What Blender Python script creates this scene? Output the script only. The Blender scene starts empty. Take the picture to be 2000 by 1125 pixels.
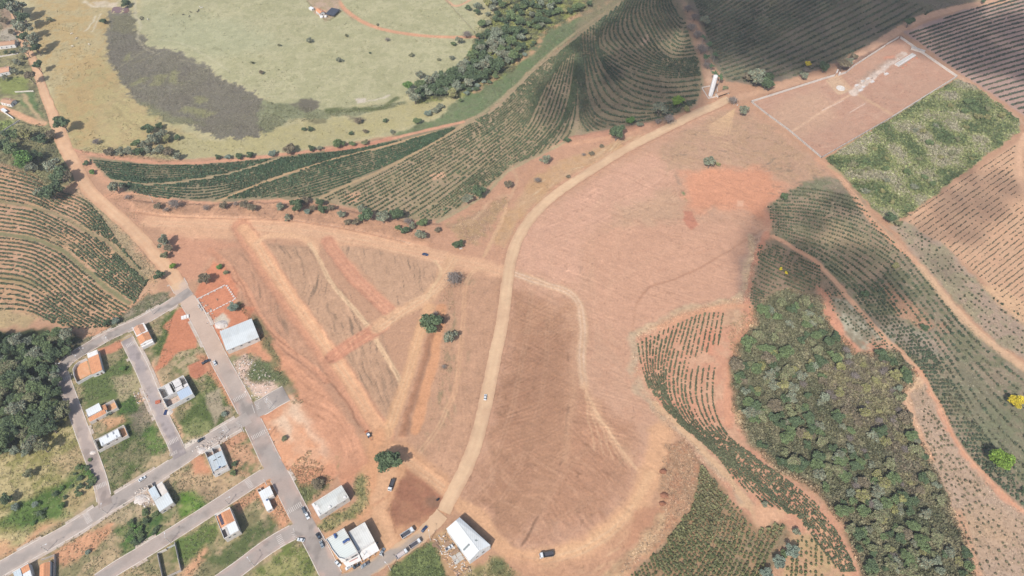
import bpy, bmesh, math, random
import numpy as np
from mathutils import Vector, Matrix
random.seed(7); RNG = np.random.default_rng(7)
R = math.radians
scene = bpy.context.scene
# ------------------------------------------------------------------ camera, sky, sun, exposure
CAM_H, CAM_T, FOC = 400.0, R(38.4), 1333.33
cam_d = bpy.data.cameras.new('camera'); cam = bpy.data.objects.new('camera', cam_d)
scene.collection.objects.link(cam); scene.camera = cam
cam.location = (0, 0, CAM_H); cam.rotation_euler = (CAM_T, 0, 0)
cam_d.sensor_width = 36.0; cam_d.lens = 24.0; cam_d.clip_start = 1.0; cam_d.clip_end = 20000.0
SUN_EL, SUN_TO = R(48), Vector((0.44, 0.90))          # shadows fall towards SUN_TO on the ground
world = bpy.data.worlds.new('World'); scene.world = world; world.use_nodes = True
wn = world.node_tree; bg = wn.nodes['Background']
sky = wn.nodes.new('ShaderNodeTexSky'); sky.sky_type = 'NISHITA'; sky.sun_disc = False
sky.sun_elevation = SUN_EL; sky.sun_rotation = math.atan2(-SUN_TO.x, -SUN_TO.y)
sky.air_density = 1.0; sky.dust_density = 2.5; sky.ozone_density = 1.0
wn.links.new(sky.outputs[0], bg.inputs[0]); bg.inputs[1].default_value = 0.13
sun_d = bpy.data.lights.new('sun', 'SUN'); sun = bpy.data.objects.new('sun', sun_d)
scene.collection.objects.link(sun)
sun_d.energy = 4.2; sun_d.angle = R(0.5); sun_d.color = (1.0, 0.955, 0.9)
SUND = Vector((SUN_TO.x*math.cos(SUN_EL)/SUN_TO.length, SUN_TO.y*math.cos(SUN_EL)/SUN_TO.length, -math.sin(SUN_EL)))
sun.rotation_euler = SUND.to_track_quat('-Z', 'Y').to_euler()
scene.view_settings.view_transform = 'Standard'; scene.view_settings.look = 'None'
scene.view_settings.gamma = 1.0; scene.view_settings.exposure = 0.56
# ------------------------------------------------------------------ helpers
col_main = scene.collection
CT, ST = math.cos(CAM_T), math.sin(CAM_T)
def P(u, v, z=0.0):
    "where a sight line measured in the survey photograph meets the height z"
    dx = (np.asarray(u, float)-1000)/FOC; dy = (562.5-np.asarray(v, float))/FOC
    wy = dy*CT+ST; wz = dy*ST-CT; t = (z-CAM_H)/wz
    return dx*t, wy*t
def PV(p, z=0.0):
    x, y = P(p[0], p[1], z); return Vector((float(x), float(y), z))
def PP(pts, z=0.0):
    a = np.array(pts, float); x, y = P(a[:, 0], a[:, 1], z); return np.stack([x, y], 1)
def lin(c):
    c = np.array(c, float)/255.0
    return np.where(c <= 0.04045, c/12.92, ((c+0.055)/1.055)**2.4)
KL = 1.85
def alb(r, g, b):            # surface albedo of something that looks r,g,b in full sun
    e = max(0, r-g-44)*0.32; k = r > g+30; return lin((r, (g+e)*(1.012 if k else 1), (b+e)*(0.95 if k else 1.0)))/KL
def smooth(pts, n=8):
    p = np.array(pts, float)
    if len(p) < 3: 
        t = np.linspace(0, 1, n*2)[:, None]; return p[0]*(1-t)+p[-1]*t
    q = np.vstack([2*p[0]-p[1], p, 2*p[-1]-p[-2]]); out = []
    for i in range(1, len(q)-2):
        a, b, c, d = q[i-1], q[i], q[i+1], q[i+2]
        for k in range(n):
            t = k/n
            out.append(0.5*((2*b)+(-a+c)*t+(2*a-5*b+4*c-d)*t*t+(-a+3*b-3*c+d)*t**3))
    out.append(p[-1]); return np.array(out)
def resample(p, step):
    d = np.r_[0, np.cumsum(np.hypot(*np.diff(p, axis=0).T))]
    n = max(2, int(d[-1]/step)+1); s = np.linspace(0, d[-1], n)
    return np.stack([np.interp(s, d, p[:, 0]), np.interp(s, d, p[:, 1])], 1)
_T = RNG.random((512, 512)).astype(np.float32)
def vn(x, y, s, seed=0):
    x = x/s+seed*37.3; y = y/s+seed*91.7
    xi = np.floor(x).astype(np.int32); yi = np.floor(y).astype(np.int32)
    fx = (x-xi).astype(np.float32); fy = (y-yi).astype(np.float32)
    fx = fx*fx*(3-2*fx); fy = fy*fy*(3-2*fy)
    a = _T[yi & 511, xi & 511]; b = _T[yi & 511, (xi+1) & 511]
    c = _T[(yi+1) & 511, xi & 511]; d = _T[(yi+1) & 511, (xi+1) & 511]
    return ((a*(1-fx)+b*fx)*(1-fy)+(c*(1-fx)+d*fx)*fy)*2-1
def fbm(x, y, s, seed=0, o=3):
    r = 0; a = 1; t = 0
    for k in range(o):
        r = r+a*vn(x, y, s/2**k, seed+k*5); t += a; a *= 0.55
    return r/t*1.3
def inpoly(x, y, poly):
    ins = np.zeros(np.shape(x), bool); n = len(poly)
    for i in range(n):
        x1, y1 = poly[i]; x2, y2 = poly[(i+1) % n]
        if y1 == y2: continue
        c = ((y1 > y) != (y2 > y)) & (x < (x2-x1)*(y-y1)/(y2-y1)+x1); ins ^= c
    return ins
def segdist(x, y, pts, closed):
    n = len(pts); D = np.full(np.shape(x), 1e18, np.float32)
    for i in range(n if closed else n-1):
        ax, ay = pts[i]; bx, by = pts[(i+1) % n]; ex, ey = bx-ax, by-ay
        l = ex*ex+ey*ey+1e-9; t = np.clip(((x-ax)*ex+(y-ay)*ey)/l, 0, 1)
        D = np.minimum(D, (x-ax-t*ex)**2+(y-ay-t*ey)**2)
    return np.sqrt(D)
# ---- objects
def setp(o, label=None, cat=None, group=None, kind=None):
    if label: o['label'] = label
    if cat: o['category'] = cat
    if group: o['group'] = group
    if kind: o['kind'] = kind
    return o
def link(o, parent=None):
    col_main.objects.link(o)
    if parent is not None: o.parent = parent
    return o
def empty(name, loc, rz=0.0):
    o = bpy.data.objects.new(name, None); o.location = loc; o.rotation_euler = (0, 0, rz)
    o.empty_display_size = 0.5; return link(o)
def np_mesh(name, V, F, mat, vcol=None, parent=None, smooth_=False):
    "F: (n,k) int array, every face with k corners"
    me = bpy.data.meshes.new(name); V = np.asarray(V, np.float32); F = np.asarray(F, np.int32)
    me.vertices.add(len(V)); me.vertices.foreach_set('co', V.ravel())
    k = F.shape[1]; me.loops.add(F.size); me.loops.foreach_set('vertex_index', F.ravel())
    me.polygons.add(len(F)); me.polygons.foreach_set('loop_start', np.arange(0, F.size, k, dtype=np.int32))
    if smooth_: me.polygons.foreach_set('use_smooth', np.ones(len(F), bool))
    if vcol is not None:
        a = me.color_attributes.new('Col', 'FLOAT_COLOR', 'POINT')
        c = np.ones((len(V), 4), np.float32); c[:, :3] = vcol; a.data.foreach_set('color', c.ravel())
    me.update(calc_edges=True); me.materials.append(mat)
    return link(bpy.data.objects.new(name, me), parent)
class MB:
    "collects shapes in one mesh"
    def __init__(s): s.v = []; s.f = []; s.m = []
    def add(s, v, f, m=0):
        o = len(s.v); s.v += [tuple(p) for p in v]; s.f += [tuple(i+o for i in q) for q in f]; s.m += [m]*len(f)
    def box(s, x0, x1, y0, y1, z0, z1, m=0):
        s.add([(x0,y0,z0),(x1,y0,z0),(x1,y1,z0),(x0,y1,z0),(x0,y0,z1),(x1,y0,z1),(x1,y1,z1),(x0,y1,z1)],
              [(0,3,2,1),(4,5,6,7),(0,1,5,4),(1,2,6,5),(2,3,7,6),(3,0,4,7)], m)
    def beam(s, a, b, w, h, m=0):       # upright bar from a to b (xy), thickness w, height from a.z up h
        a = Vector(a); b = Vector(b); d = (b-a); d.z = 0; L = d.length or 1; n = Vector((-d.y, d.x, 0))/L*w/2
        q = [a-n, b-n, b+n, a+n]; t = [p+Vector((0,0,h)) for p in q]
        s.add(q+t, [(0,3,2,1),(4,5,6,7),(0,1,5,4),(1,2,6,5),(2,3,7,6),(3,0,4,7)], m)
    def prism(s, poly, z0, z1, m=0):
        n = len(poly)
        if sum(poly[i][0]*poly[(i+1)%n][1]-poly[(i+1)%n][0]*poly[i][1] for i in range(n)) < 0: poly = poly[::-1]
        s.add([(p[0],p[1],z0) for p in poly]+[(p[0],p[1],z1) for p in poly],
              [tuple(range(n))[::-1], tuple(range(n,2*n))]+[(i,(i+1)%n,(i+1)%n+n,i+n) for i in range(n)], m)
    def tube(s, p, r, n=7, m=0, cap=True):
        p = [Vector(q) for q in p]; rings = []
        for i, q in enumerate(p):
            d = (p[min(i+1,len(p)-1)]-p[max(i-1,0)]).normalized()
            a = d.orthogonal().normalized(); b = d.cross(a)
            rings.append([q+(a*math.cos(2*math.pi*k/n)+b*math.sin(2*math.pi*k/n))*r[i] for k in range(n)])
        v = [w for g in rings for w in g]; f = []
        for i in range(len(p)-1):
            for k in range(n):
                f.append((i*n+k, i*n+(k+1)%n, (i+1)*n+(k+1)%n, (i+1)*n+k))
        if cap: f.append(tuple(range(n))[::-1]); f.append(tuple(range((len(p)-1)*n, len(p)*n)))
        s.add(v, f, m)
    def lathe(s, c, prof, n=16, m=0):    # prof: (r,z)
        cx, cy, cz = c; v = []
        for r, z in prof:
            for k in range(n):
                a = 2*math.pi*k/n; v.append((cx+r*math.cos(a), cy+r*math.sin(a), cz+z))
        f = []
        for i in range(len(prof)-1):
            for k in range(n): f.append((i*n+k, i*n+(k+1)%n, (i+1)*n+(k+1)%n, (i+1)*n+k))
        f.append(tuple(range(n))[::-1]); f.append(tuple(range((len(prof)-1)*n, len(prof)*n))); s.add(v, f, m)
    def build(s, name, mats, parent=None, bevel=0, smooth_=False):
        me = bpy.data.meshes.new(name); me.from_pydata(s.v, [], s.f)
        for mt in (mats if isinstance(mats, (list, tuple)) else [mats]): me.materials.append(mt)
        me.polygons.foreach_set('material_index', s.m)
        if smooth_: me.polygons.foreach_set('use_smooth', [True]*len(s.f))
        me.update(); o = link(bpy.data.objects.new(name, me), parent)
        if bevel:
            b = o.modifiers.new('bevel', 'BEVEL'); b.width = bevel; b.segments = 2; b.limit_method = 'ANGLE'
        return o
# ---- materials
def N(nt, t, **kw):
    n = nt.nodes.new(t)
    for k, v in kw.items():
        if k.startswith('i_'): n.inputs[int(k[2:])].default_value = v
        else: setattr(n, k, v)
    return n
def surf(name, col, var=0.12, scale=1.5, rough=0.9, bump=0.0, stretch=None, dirt=None, dscale=0.25, metal=0.0, spec=0.3, wave=None):
    m = bpy.data.materials.new(name); m.use_nodes = True; nt = m.node_tree; b = nt.nodes['Principled BSDF']; L = nt.links.new
    tc = N(nt, 'ShaderNodeTexCoord'); mp = N(nt, 'ShaderNodeMapping'); L(tc.outputs['Object'], mp.inputs[0])
    if stretch: mp.inputs['Scale'].default_value = stretch
    nz = N(nt, 'ShaderNodeTexNoise'); nz.inputs['Scale'].default_value = scale; nz.inputs['Detail'].default_value = 6
    L(mp.outputs[0], nz.inputs[0])
    mr = N(nt, 'ShaderNodeMapRange'); L(nz.outputs[0], mr.inputs[0]); mr.inputs[1].default_value = 0.3; mr.inputs[2].default_value = 0.7
    mr.inputs[3].default_value = 1-var; mr.inputs[4].default_value = 1+var
    vm = N(nt, 'ShaderNodeVectorMath', operation='SCALE'); vm.inputs[0].default_value = tuple(col); L(mr.outputs[0], vm.inputs['Scale'])
    out = vm.outputs[0]
    if dirt is not None:
        n2 = N(nt, 'ShaderNodeTexNoise'); n2.inputs['Scale'].default_value = dscale; n2.inputs['Detail'].default_value = 8; n2.inputs['Roughness'].default_value = 0.65
        L(tc.outputs['Object'], n2.inputs[0])
        m2 = N(nt, 'ShaderNodeMapRange'); L(n2.outputs[0], m2.inputs[0]); m2.inputs[1].default_value = 0.48; m2.inputs[2].default_value = 0.7; m2.inputs[4].default_value = 0.75
        mx = N(nt, 'ShaderNodeMix', data_type='RGBA'); L(m2.outputs[0], mx.inputs[0]); L(out, mx.inputs[6]); mx.inputs[7].default_value = (*dirt, 1)
        out = mx.outputs[2]
    if wave:
        w = N(nt, 'ShaderNodeTexWave', bands_direction=wave[0]); w.inputs['Scale'].default_value = wave[1]; w.inputs['Distortion'].default_value = 0.0
        L(tc.outputs['Object'], w.inputs[0]); m3 = N(nt, 'ShaderNodeMapRange'); L(w.outputs[1], m3.inputs[0]); m3.inputs[3].default_value = 1-wave[2]; m3.inputs[4].default_value = 1.0
        v3 = N(nt, 'ShaderNodeVectorMath', operation='SCALE'); L(out, v3.inputs[0]); L(m3.outputs[0], v3.inputs['Scale']); out = v3.outputs[0]
    L(out, b.inputs['Base Color']); b.inputs['Roughness'].default_value = rough; b.inputs['Metallic'].default_value = metal
    b.inputs['Specular IOR Level'].default_value = spec
    if bump:
        bp = N(nt, 'ShaderNodeBump'); bp.inputs['Strength'].default_value = bump; bp.inputs['Distance'].default_value = 0.2
        L(nz.outputs[0], bp.inputs['Height']); L(bp.outputs[0], b.inputs['Normal'])
    return m
def attr_mat(name, rough=0.95, noise=(3.0, 0.2), noise2=None, bump=0.3, spec=0.15, trans=0.0, bdist=0.15, clods=0):
    m = bpy.data.materials.new(name); m.use_nodes = True; nt = m.node_tree; b = nt.nodes['Principled BSDF']; L = nt.links.new
    at = N(nt, 'ShaderNodeAttribute', attribute_name='Col'); out = at.outputs['Color']
    geo = N(nt, 'ShaderNodeNewGeometry'); hs = []
    for sc, am in [noise]+([noise2] if noise2 else []):
        nz = N(nt, 'ShaderNodeTexNoise'); nz.inputs['Scale'].default_value = 1.0/sc; nz.inputs['Detail'].default_value = 5; nz.inputs['Roughness'].default_value = 0.7
        L(geo.outputs['Position'], nz.inputs[0]); mr = N(nt, 'ShaderNodeMapRange'); L(nz.outputs[0], mr.inputs[0])
        mr.inputs[1].default_value = 0.25; mr.inputs[2].default_value = 0.75; mr.inputs[3].default_value = 1-am; mr.inputs[4].default_value = 1+am
        vm = N(nt, 'ShaderNodeVectorMath', operation='SCALE'); L(out, vm.inputs[0]); L(mr.outputs[0], vm.inputs['Scale']); out = vm.outputs[0]; hs.append(nz)
    if clods:
        vo = N(nt, 'ShaderNodeTexVoronoi'); vo.inputs['Scale'].default_value = .8; L(geo.outputs['Position'], vo.inputs['Vector']); m4 = N(nt, 'ShaderNodeMapRange'); L(vo.outputs['Color'], m4.inputs[0]); m4.inputs[1].default_value = .1; m4.inputs[2].default_value = .9; m4.inputs[3].default_value = 1-clods; m4.inputs[4].default_value = 1+clods
        vm = N(nt, 'ShaderNodeVectorMath', operation='SCALE'); L(out, vm.inputs[0]); L(m4.outputs[0], vm.inputs['Scale']); out = vm.outputs[0]
    L(out, b.inputs['Base Color']); b.inputs['Roughness'].default_value = rough; b.inputs['Specular IOR Level'].default_value = spec
    if bump:
        bp = N(nt, 'ShaderNodeBump'); bp.inputs['Strength'].default_value = bump; bp.inputs['Distance'].default_value = bdist
        L(hs[0].outputs[0], bp.inputs['Height']); L(bp.outputs[0], b.inputs['Normal'])
    if trans: 
        b.inputs['Subsurface Weight'].default_value = 0.0
    return m
# ------------------------------------------------------------------ the ground: one sheet, soils and furrows
def axis(parts):
    out = [np.arange(a, b, s) for a, b, s in parts]; return np.concatenate(out+[[parts[-1][1]]])
gx = axis([(-6000,-1500,500),(-1500,-700,60),(-700,-290,1.15),(-290,290,0.8),(290,700,1.15),(700,1500,60),(1500,6000,500)])
gy = axis([(-6000,-600,600),(-600,60,60),(60,330,0.72),(330,540,0.95),(540,830,1.3),(830,1600,60),(1600,9000,600)])
GX, GY = np.meshgrid(gx, gy); GX = GX.astype(np.float32); GY = GY.astype(np.float32)
W1 = fbm(GX, GY, 9, 1, 4); W2 = fbm(GX, GY, 9, 2, 4)
W3 = vn(GX, GY, 45, 8); W4 = vn(GX, GY, 45, 9)
N40 = fbm(GX, GY, 45, 3, 3); N12 = fbm(GX, GY, 14, 4, 3); N4 = fbm(GX, GY, 4.5, 5, 3); N1 = fbm(GX, GY, 1.9, 6, 2)
C = np.empty(GX.shape+(3,), np.float32); C[:] = alb(196, 152, 130); Z = np.zeros(GX.shape, np.float32)
def sl(pts, m):
    x0, y0 = pts.min(0)-m; x1, y1 = pts.max(0)+m
    return (slice(np.searchsorted(gy, y0), np.searchsorted(gy, y1)+1), slice(np.searchsorted(gx, x0), np.searchsorted(gx, x1)+1))
def sst(a, b, x): t = np.clip((x-a)/(b-a), 0, 1); return t*t*(3-2*t)
def put(s, m, col, v=0.08, var2=None, dz=0):
    k = (1+v*(0.5*N40[s]+0.7*N12[s]+0.8*N4[s]+0.7*N1[s]))[..., None]
    c = np.asarray(col, np.float32)*np.clip(k, 0.3, 2)
    if var2 is not None:
        t = sst(-0.25, 0.35, N12[s]*0.6+N4[s]*0.6+0.25*N1[s])[..., None]
        c = c*(1-t)+np.asarray(var2, np.float32)*k*t
    C[s] = C[s]*(1-m[..., None])+c*m[..., None]
    if dz: Z[s] += dz*m
def poly(pts, col, soft=1.5, warp=2.5, a=1.0, v=0.08, var2=None, dz=0, ragged=0.0, px=True):
    p = PP(pts) if px else np.array(pts); s = sl(p, soft+warp+3)
    x = GX[s]+warp*W1[s]; y = GY[s]+warp*W2[s]
    d = segdist(x, y, p, True); d = np.where(inpoly(x, y, p), -d, d)
    if ragged: d = d+ragged*(N4[s]*0.7+N1[s]*0.6)
    put(s, a*sst(soft, -soft, d), col, v, var2, dz); return p
def line(pts, w, col, soft=0.7, warp=0.6, a=1.0, v=0.06, dz=0, brk=0.0, berm=0.0, n=6):
    p = resample(smooth(PP(pts), n), 2.5); s = sl(p, w+6)
    x = GX[s]+warp*W1[s]; y = GY[s]+warp*W2[s]; d = segdist(x, y, p, False)
    m = a*sst(w/2+soft, w/2-soft, d)
    if brk: m = m*sst(-brk, -brk+0.7, N12[s]*0.6+N4[s]*0.5)
    put(s, m, col, v, dz=dz)
    if berm: Z[s] += berm*np.exp(-((d-w/2-0.4)/0.7)**2)*(0.7+0.4*N4[s])
    return p
def ruts(pts, gap, col, w=0.55, a=0.7, off=0.0, **k):
    p = smooth(PP(pts), 6); t = np.gradient(p, axis=0); n = np.stack([-t[:, 1], t[:, 0]], 1)/np.hypot(t[:, 0], t[:, 1])[:, None]
    for q in (-1, 1):
        r = resample(p+n*(gap/2*q+off), 2.5); s = sl(r, w+4)
        d = segdist(GX[s]+0.4*W1[s], GY[s]+0.4*W2[s], r, False); m = a*sst(w+0.5, w-0.4, d)*np.clip(0.75+0.5*N12[s], 0, 1); put(s, m, col, 0.05, dz=-0.05)
def streaks(pts, a, b, cross, long_, col, amt, seed=11, dz=0.0, thr=0.1, soft=5, warp=3):
    "elongated marks of cultivation lying along the direction a->b"
    p = PP(pts); s = sl(p, soft+warp+3); A, B = PP([a, b]); t = (B-A)/np.hypot(*(B-A))
    x = GX[s]+warp*W1[s]; y = GY[s]+warp*W2[s]; d = segdist(x, y, p, True); d = np.where(inpoly(x, y, p), -d, d)
    cu = 10*W3[s]; u = (GX[s]*t[0]+GY[s]*t[1]); w = (-GX[s]*t[1]+GY[s]*t[0])+0.9*W1[s]+cu
    n = vn(u/long_, w/cross, 1.0, seed)*0.65+vn(u/long_*2.1, w/cross*1.9, 1.0, seed+3)*0.5
    m = sst(thr, thr+0.55, n)*sst(soft, -soft, d)*amt*np.clip(0.8+0.6*N12[s], 0.1, 1.2)
    m = np.clip(m, 0, 1); put(s, m, col, 0.06)
    if dz: Z[s] += dz*n*sst(soft, -soft, d)
def furrows(pts, a, b, lam, amp, tint=.10, seed=3, soft=4, warp=3, bend=8):
    "ploughing: ridges and hollows along a->b"
    p = PP(pts); s = sl(p, soft+warp+3); A, B = PP([a, b]); t = (B-A)/np.hypot(*(B-A)); x = GX[s]+warp*W1[s]; y = GY[s]+warp*W2[s]; d = segdist(x, y, p, True); d = np.where(inpoly(x, y, p), -d, d)
    w = (-GX[s]*t[1]+GY[s]*t[0])+bend*W3[s]+.5*W1[s]; u = GX[s]*t[0]+GY[s]*t[1]; k = np.sin(w*2*math.pi/lam+1.5*vn(u/30, w/12, 1., seed)); on = sst(soft, -soft, d)*np.clip(.35+1.2*vn(u/26, w/5, 1., seed+1)+.4*N12[s], 0, 1.3)
    Z[s] += .42*amp*k*on; C[s] *= (1+.45*tint*k*on+.9*tint*vn(u/9, w/1.3, 1., seed+2)*on)[..., None]
def bank(pts, h, soft=1.6, warp=1.5):
    p = PP(pts); s = sl(p, 12); d = segdist(GX[s]+warp*W1[s], GY[s]+warp*W2[s], p, True); ins = inpoly(GX[s]+warp*W1[s], GY[s]+warp*W2[s], p); d = np.where(ins, -d, d); Z[s] += h*sst(soft, -soft, d)*(1+.15*N12[s])
# colours as they look in sunlight
SOIL = alb(200,157,137); SOILP = alb(208,164,146); ROSE = alb(206,148,128); RED = alb(200,126,104); ORNG = alb(216,152,120)
TAN = alb(222,180,150); TANL = alb(222,184,158); BRN = alb(168,118,98); DRY = alb(196,172,142); DRYL = alb(206,174,150)
GRN = alb(110,124,78); GRND = alb(84,100,62); GRNY = alb(150,154,98); GRNG = alb(128,126,104); GRYB = alb(150,136,120)
PAST = alb(186,178,138); PASTG = alb(178,174,134); PASTO = alb(198,166,122); PASTY = alb(188,178,134); MARSH = alb(136,130,112); MARSHG = alb(128,124,94)
PINK = alb(226,176,154); WHT = alb(226,210,196)
# --- big fields
fy = sst(700, 760, GY+25*W1)[..., None]; C[:] = C*(1-fy)+np.asarray(alb(156,152,116), np.float32)*(1+.12*N40[..., None])*fy
poly([(-60,-80),(1000,-80),(1010,0),(930,120),(905,240),(560,300),(330,312),(140,292),(100,215),(75,130),(40,40)], PAST, 2, 2, v=0.07, var2=alb(194,182,140))
poly([(62,-30),(235,-30),(215,60),(205,100),(230,150),(190,220),(180,290),(130,285),(95,180),(60,90)], PASTO, 8, 6, a=0.8, v=0.07, var2=alb(186,168,126))
poly([(170,120),(205,100),(230,150),(330,245),(420,285),(330,305),(140,292),(110,200)], alb(192,166,118), 8, 6, a=0.7, v=0.12, var2=alb(178,162,112))
poly([(275,-20),(920,-20),(935,70),(930,120),(880,150),(830,170),(790,195),(700,205),(640,215),(560,205),(515,195),(470,165),(430,150),(380,120),(330,100),(290,90),(270,60)], PASTG, 4, 5, v=0.06, var2=alb(186,180,142))
poly([(290,20),(470,40),(560,90),(420,110),(300,80)], alb(178,178,142), 14, 8, a=0.6, v=0.06)
poly([(780,190),(860,150),(930,110),(935,150),(860,190)], alb(194,186,138), 8, 5, a=0.7)
poly([(330,260),(430,275),(600,236),(700,228),(800,200),(880,186),(900,196),(850,228),(760,258),(640,284),(430,308),(330,303)], PASTY, 2, 4, v=0.1, var2=alb(180,170,124))
poly([(215,22),(262,22),(270,60),(290,90),(350,100),(400,125),(430,150),(470,165),(515,195),(520,215),(560,232),(520,262),(480,272),(430,268),(380,248),(320,238),(270,200),(230,150),(205,100)], MARSH, 1.5, 5, v=0.16, var2=alb(126,120,106), dz=-0.4, ragged=4)
for q in ([(330,140),(350,142),(352,162),(330,160)],[(240,108),(252,104),(254,116),(240,118)],[(300,148),(322,144),(320,160),(300,165)],[(255,160),(285,150),(290,156),(262,168)],[(380,190),(400,188),(404,200),(384,202)],[(360,205),(420,220),(400,232),(350,215)]):
    poly(q, alb(158,156,108), 3, 5, a=0.7, v=0.12)
poly([(225,28),(262,28),(268,60),(245,66),(218,60)], alb(132,128,98), 3, 4, a=0.7)
poly([(270,190),(330,225),(400,240),(340,244),(290,225)], alb(140,142,98), 4, 4, a=0.6)
poly([(515,196),(640,216),(700,208),(790,196),(792,205),(700,222),(620,232),(560,236),(520,262),(500,240)], alb(150,152,118), 2, 5, v=0.15, var2=alb(128,130,98))
poly([(588,196),(612,192),(622,206),(610,216),(585,212)], alb(120,114,98), 2, 5); poly([(565,204),(588,198),(580,212)], alb(124,120,100), 2, 3)
poly([(600,234),(632,230),(636,240),(612,246)], alb(136,130,98), 2, 4); poly([(675,224),(712,230),(708,240),(690,238)], alb(140,132,104), 2, 4)
line([(640,216),(700,212),(745,212),(775,190)], 6, alb(112,118,80), 2, 3)
poly([(695,192),(716,192),(714,200),(700,202)], WHT, 1, 2, a=0.7); line([(716,198),(750,190),(760,184)], 1.5, WHT, 1, 2, a=0.6)
line([(0+186,30),(178,48),(165,60)], 1.6, alb(222,212,190), 1, 2, a=0.8); line([(196,26),(180,62)], 1.2, alb(222,212,190), 1, 2, a=0.7)
poly([(188,2),(232,6),(224,16),(196,14),(178,6)], alb(220,204,180), 2, 4, a=0.8); line([(165,2),(180,12),(205,12)], 3, alb(222,208,184), 1.5, 2, a=.8)
line([(262,0),(266,30),(275,50),(268,75),(280,92),(300,104)], 2.2, alb(206,196,168), 1.2, 1.5, a=0.6)
line([(310,76),(360,86),(400,108),(450,140)], 1.8, alb(204,196,164), 1, 1.2, a=0.45)
streaks([(100,120),(200,130),(300,240),(420,285),(330,300),(150,285)], (100,160),(200,270), 2.2, 18, alb(160,144,104), 0.55, 12, thr=0.15)
streaks([(60,0),(230,0),(205,100),(230,160),(120,220)], (80,20),(120,150), 3, 20, alb(170,156,112), 0.4, 14, thr=0.2)
for k in range(14):
    u, v = random.uniform(300,900), random.uniform(10,180)
    line([(u,v),(u+random.uniform(-50,50),v+random.uniform(10,25)),(u+random.uniform(-90,90),v+random.uniform(25,45))], 1.2, alb(200,190,152), 1, 1.5, a=0.3)
for k in range(26):
    u, v = random.uniform(280,900), random.uniform(5,190); r = random.uniform(2,6)
    poly([(u-r,v),(u,v-r*.6),(u+r,v),(u,v+r*.6)], alb(138,136,98), 1.5, 2, a=0.5)
# river strip
poly([(930,120),(1000,60),(1190,-30),(1260,-30),(1200,15),(1060,118),(960,212),(905,240),(800,268),(740,275),(860,228),(900,190)], alb(128,136,100), 2, 4, v=0.2, var2=alb(110,124,86), ragged=1)
poly([(1010,-40),(1200,-40),(1140,20),(1060,70),(1000,140),(900,190),(820,200),(800,180),(900,130),(940,60)], alb(112,112,84), 3, 5, v=0.2, var2=alb(150,152,90))
line([(1190,2),(1150,22),(1100,45),(1060,70),(1040,100),(1010,120),(985,135),(930,178)], 7, alb(206,160,134), 2, 3, a=0.8, v=0.14, brk=0.35)
line([(1235,-5),(1200,12),(1130,60),(1065,112),(1010,165),(960,208),(905,243)], 3.2, alb(176,160,126), 1, .5, a=.9)
# farm road at top
line([(655,-5),(680,24),(720,48),(780,64),(860,72),(935,72)], 5, alb(218,158,132), 0.8, 0.6); line([(640,10),(655,-5)], 3, TAN)
line([(660,10),(662,12),(690,40)], 2, alb(160,130,110), 1, .5, a=.4)
poly([(600,-8),(660,-8),(664,20),(640,42),(612,24)], alb(196,170,146), 2, 2, v=0.12, var2=alb(170,152,120))
poly([(612,12),(636,20),(632,34),(616,24)], alb(222,170,150), 1, 1.5)
line([(600,2),(614,18),(640,40),(668,22)], 1.4, alb(150,140,100), .8, .4); line([(866,-5),(890,12),(925,-4)], 3.5, alb(216,170,146), 1, 1); line([(866,-5),(935,72)], 1.2, alb(150,142,104), 1, .5, a=.7)
# --- left orange road surroundings
poly([(-60,-60),(20,-60),(70,150),(110,240),(135,300),(150,350),(100,385),(-60,320)], alb(134,128,96), 3, 4, v=0.22, var2=alb(156,148,108))
poly([(0,152),(50,150),(58,185),(0,182)], alb(142,148,88), 3, 4, v=.16); poly([(38,180),(66,180),(84,230),(40,205)], alb(108,126,82), 2, 3, v=.1)
poly([(0,235),(28,236),(20,255),(0,262)], alb(156,168,98), 3, 3)
line([(0,210),(30,222),(60,236),(84,242)], 7, alb(222,168,140), 1.2, 1); line([(44,186),(62,212),(84,240)], 3.5, alb(214,178,150), 1.5, 2, a=.7)
poly([(0,56),(30,54),(40,90),(0,95)], alb(188,176,160), 3, 3, a=.8, v=.15); poly([(0,0),(24,0),(32,50),(0,60)], alb(168,142,122), 3, 4, a=.8, v=.2)
# coffee on the left hill
CB = [(-80,318),(0,318),(60,340),(110,380),(140,362),(172,376),(230,432),(285,500),(312,545),(300,578),(250,612),(198,652),(165,655),(110,632),(60,622),(0,640),(-80,650)]
poly(CB, alb(212,168,144), 2, 2, v=0.12, var2=alb(196,156,128))
poly([(0,600),(70,618),(60,640),(-60,640),(-60,600)], alb(186,166,124), 3, 3, a=.8, v=.12)
poly([(150,372),(200,400),(250,470),(300,530),(290,545),(230,480),(190,425)], alb(170,156,122), 3, 3, a=.75, v=.2, ragged=2)
line([(0,457),(60,466),(120,490),(170,530),(225,575),(262,600)], 4, alb(122,130,92), 1, 1, a=.8)
line([(0,395),(60,404),(120,424),(170,452),(205,470),(240,500),(285,545)], 3.5, alb(132,134,98), 1.5, 1.5, a=.7)
poly([(90,452),(130,470),(200,500),(210,512),(150,490),(100,470)], alb(140,136,104), 2, 3, a=.5)
poly([(0,538),(60,540),(100,560),(60,560),(0,552)], alb(138,136,92), 3, 3, a=.6)
line([(290,578),(250,606),(210,628),(196,652),(170,660)], 7, alb(216,158,132), 2, 2)
poly([(285,575),(330,572),(335,585),(270,622),(215,650),(175,672),(130,690),(160,660),(200,652),(225,625)], alb(128,126,96), 2, 3, v=.22, var2=alb(152,138,116))
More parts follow.
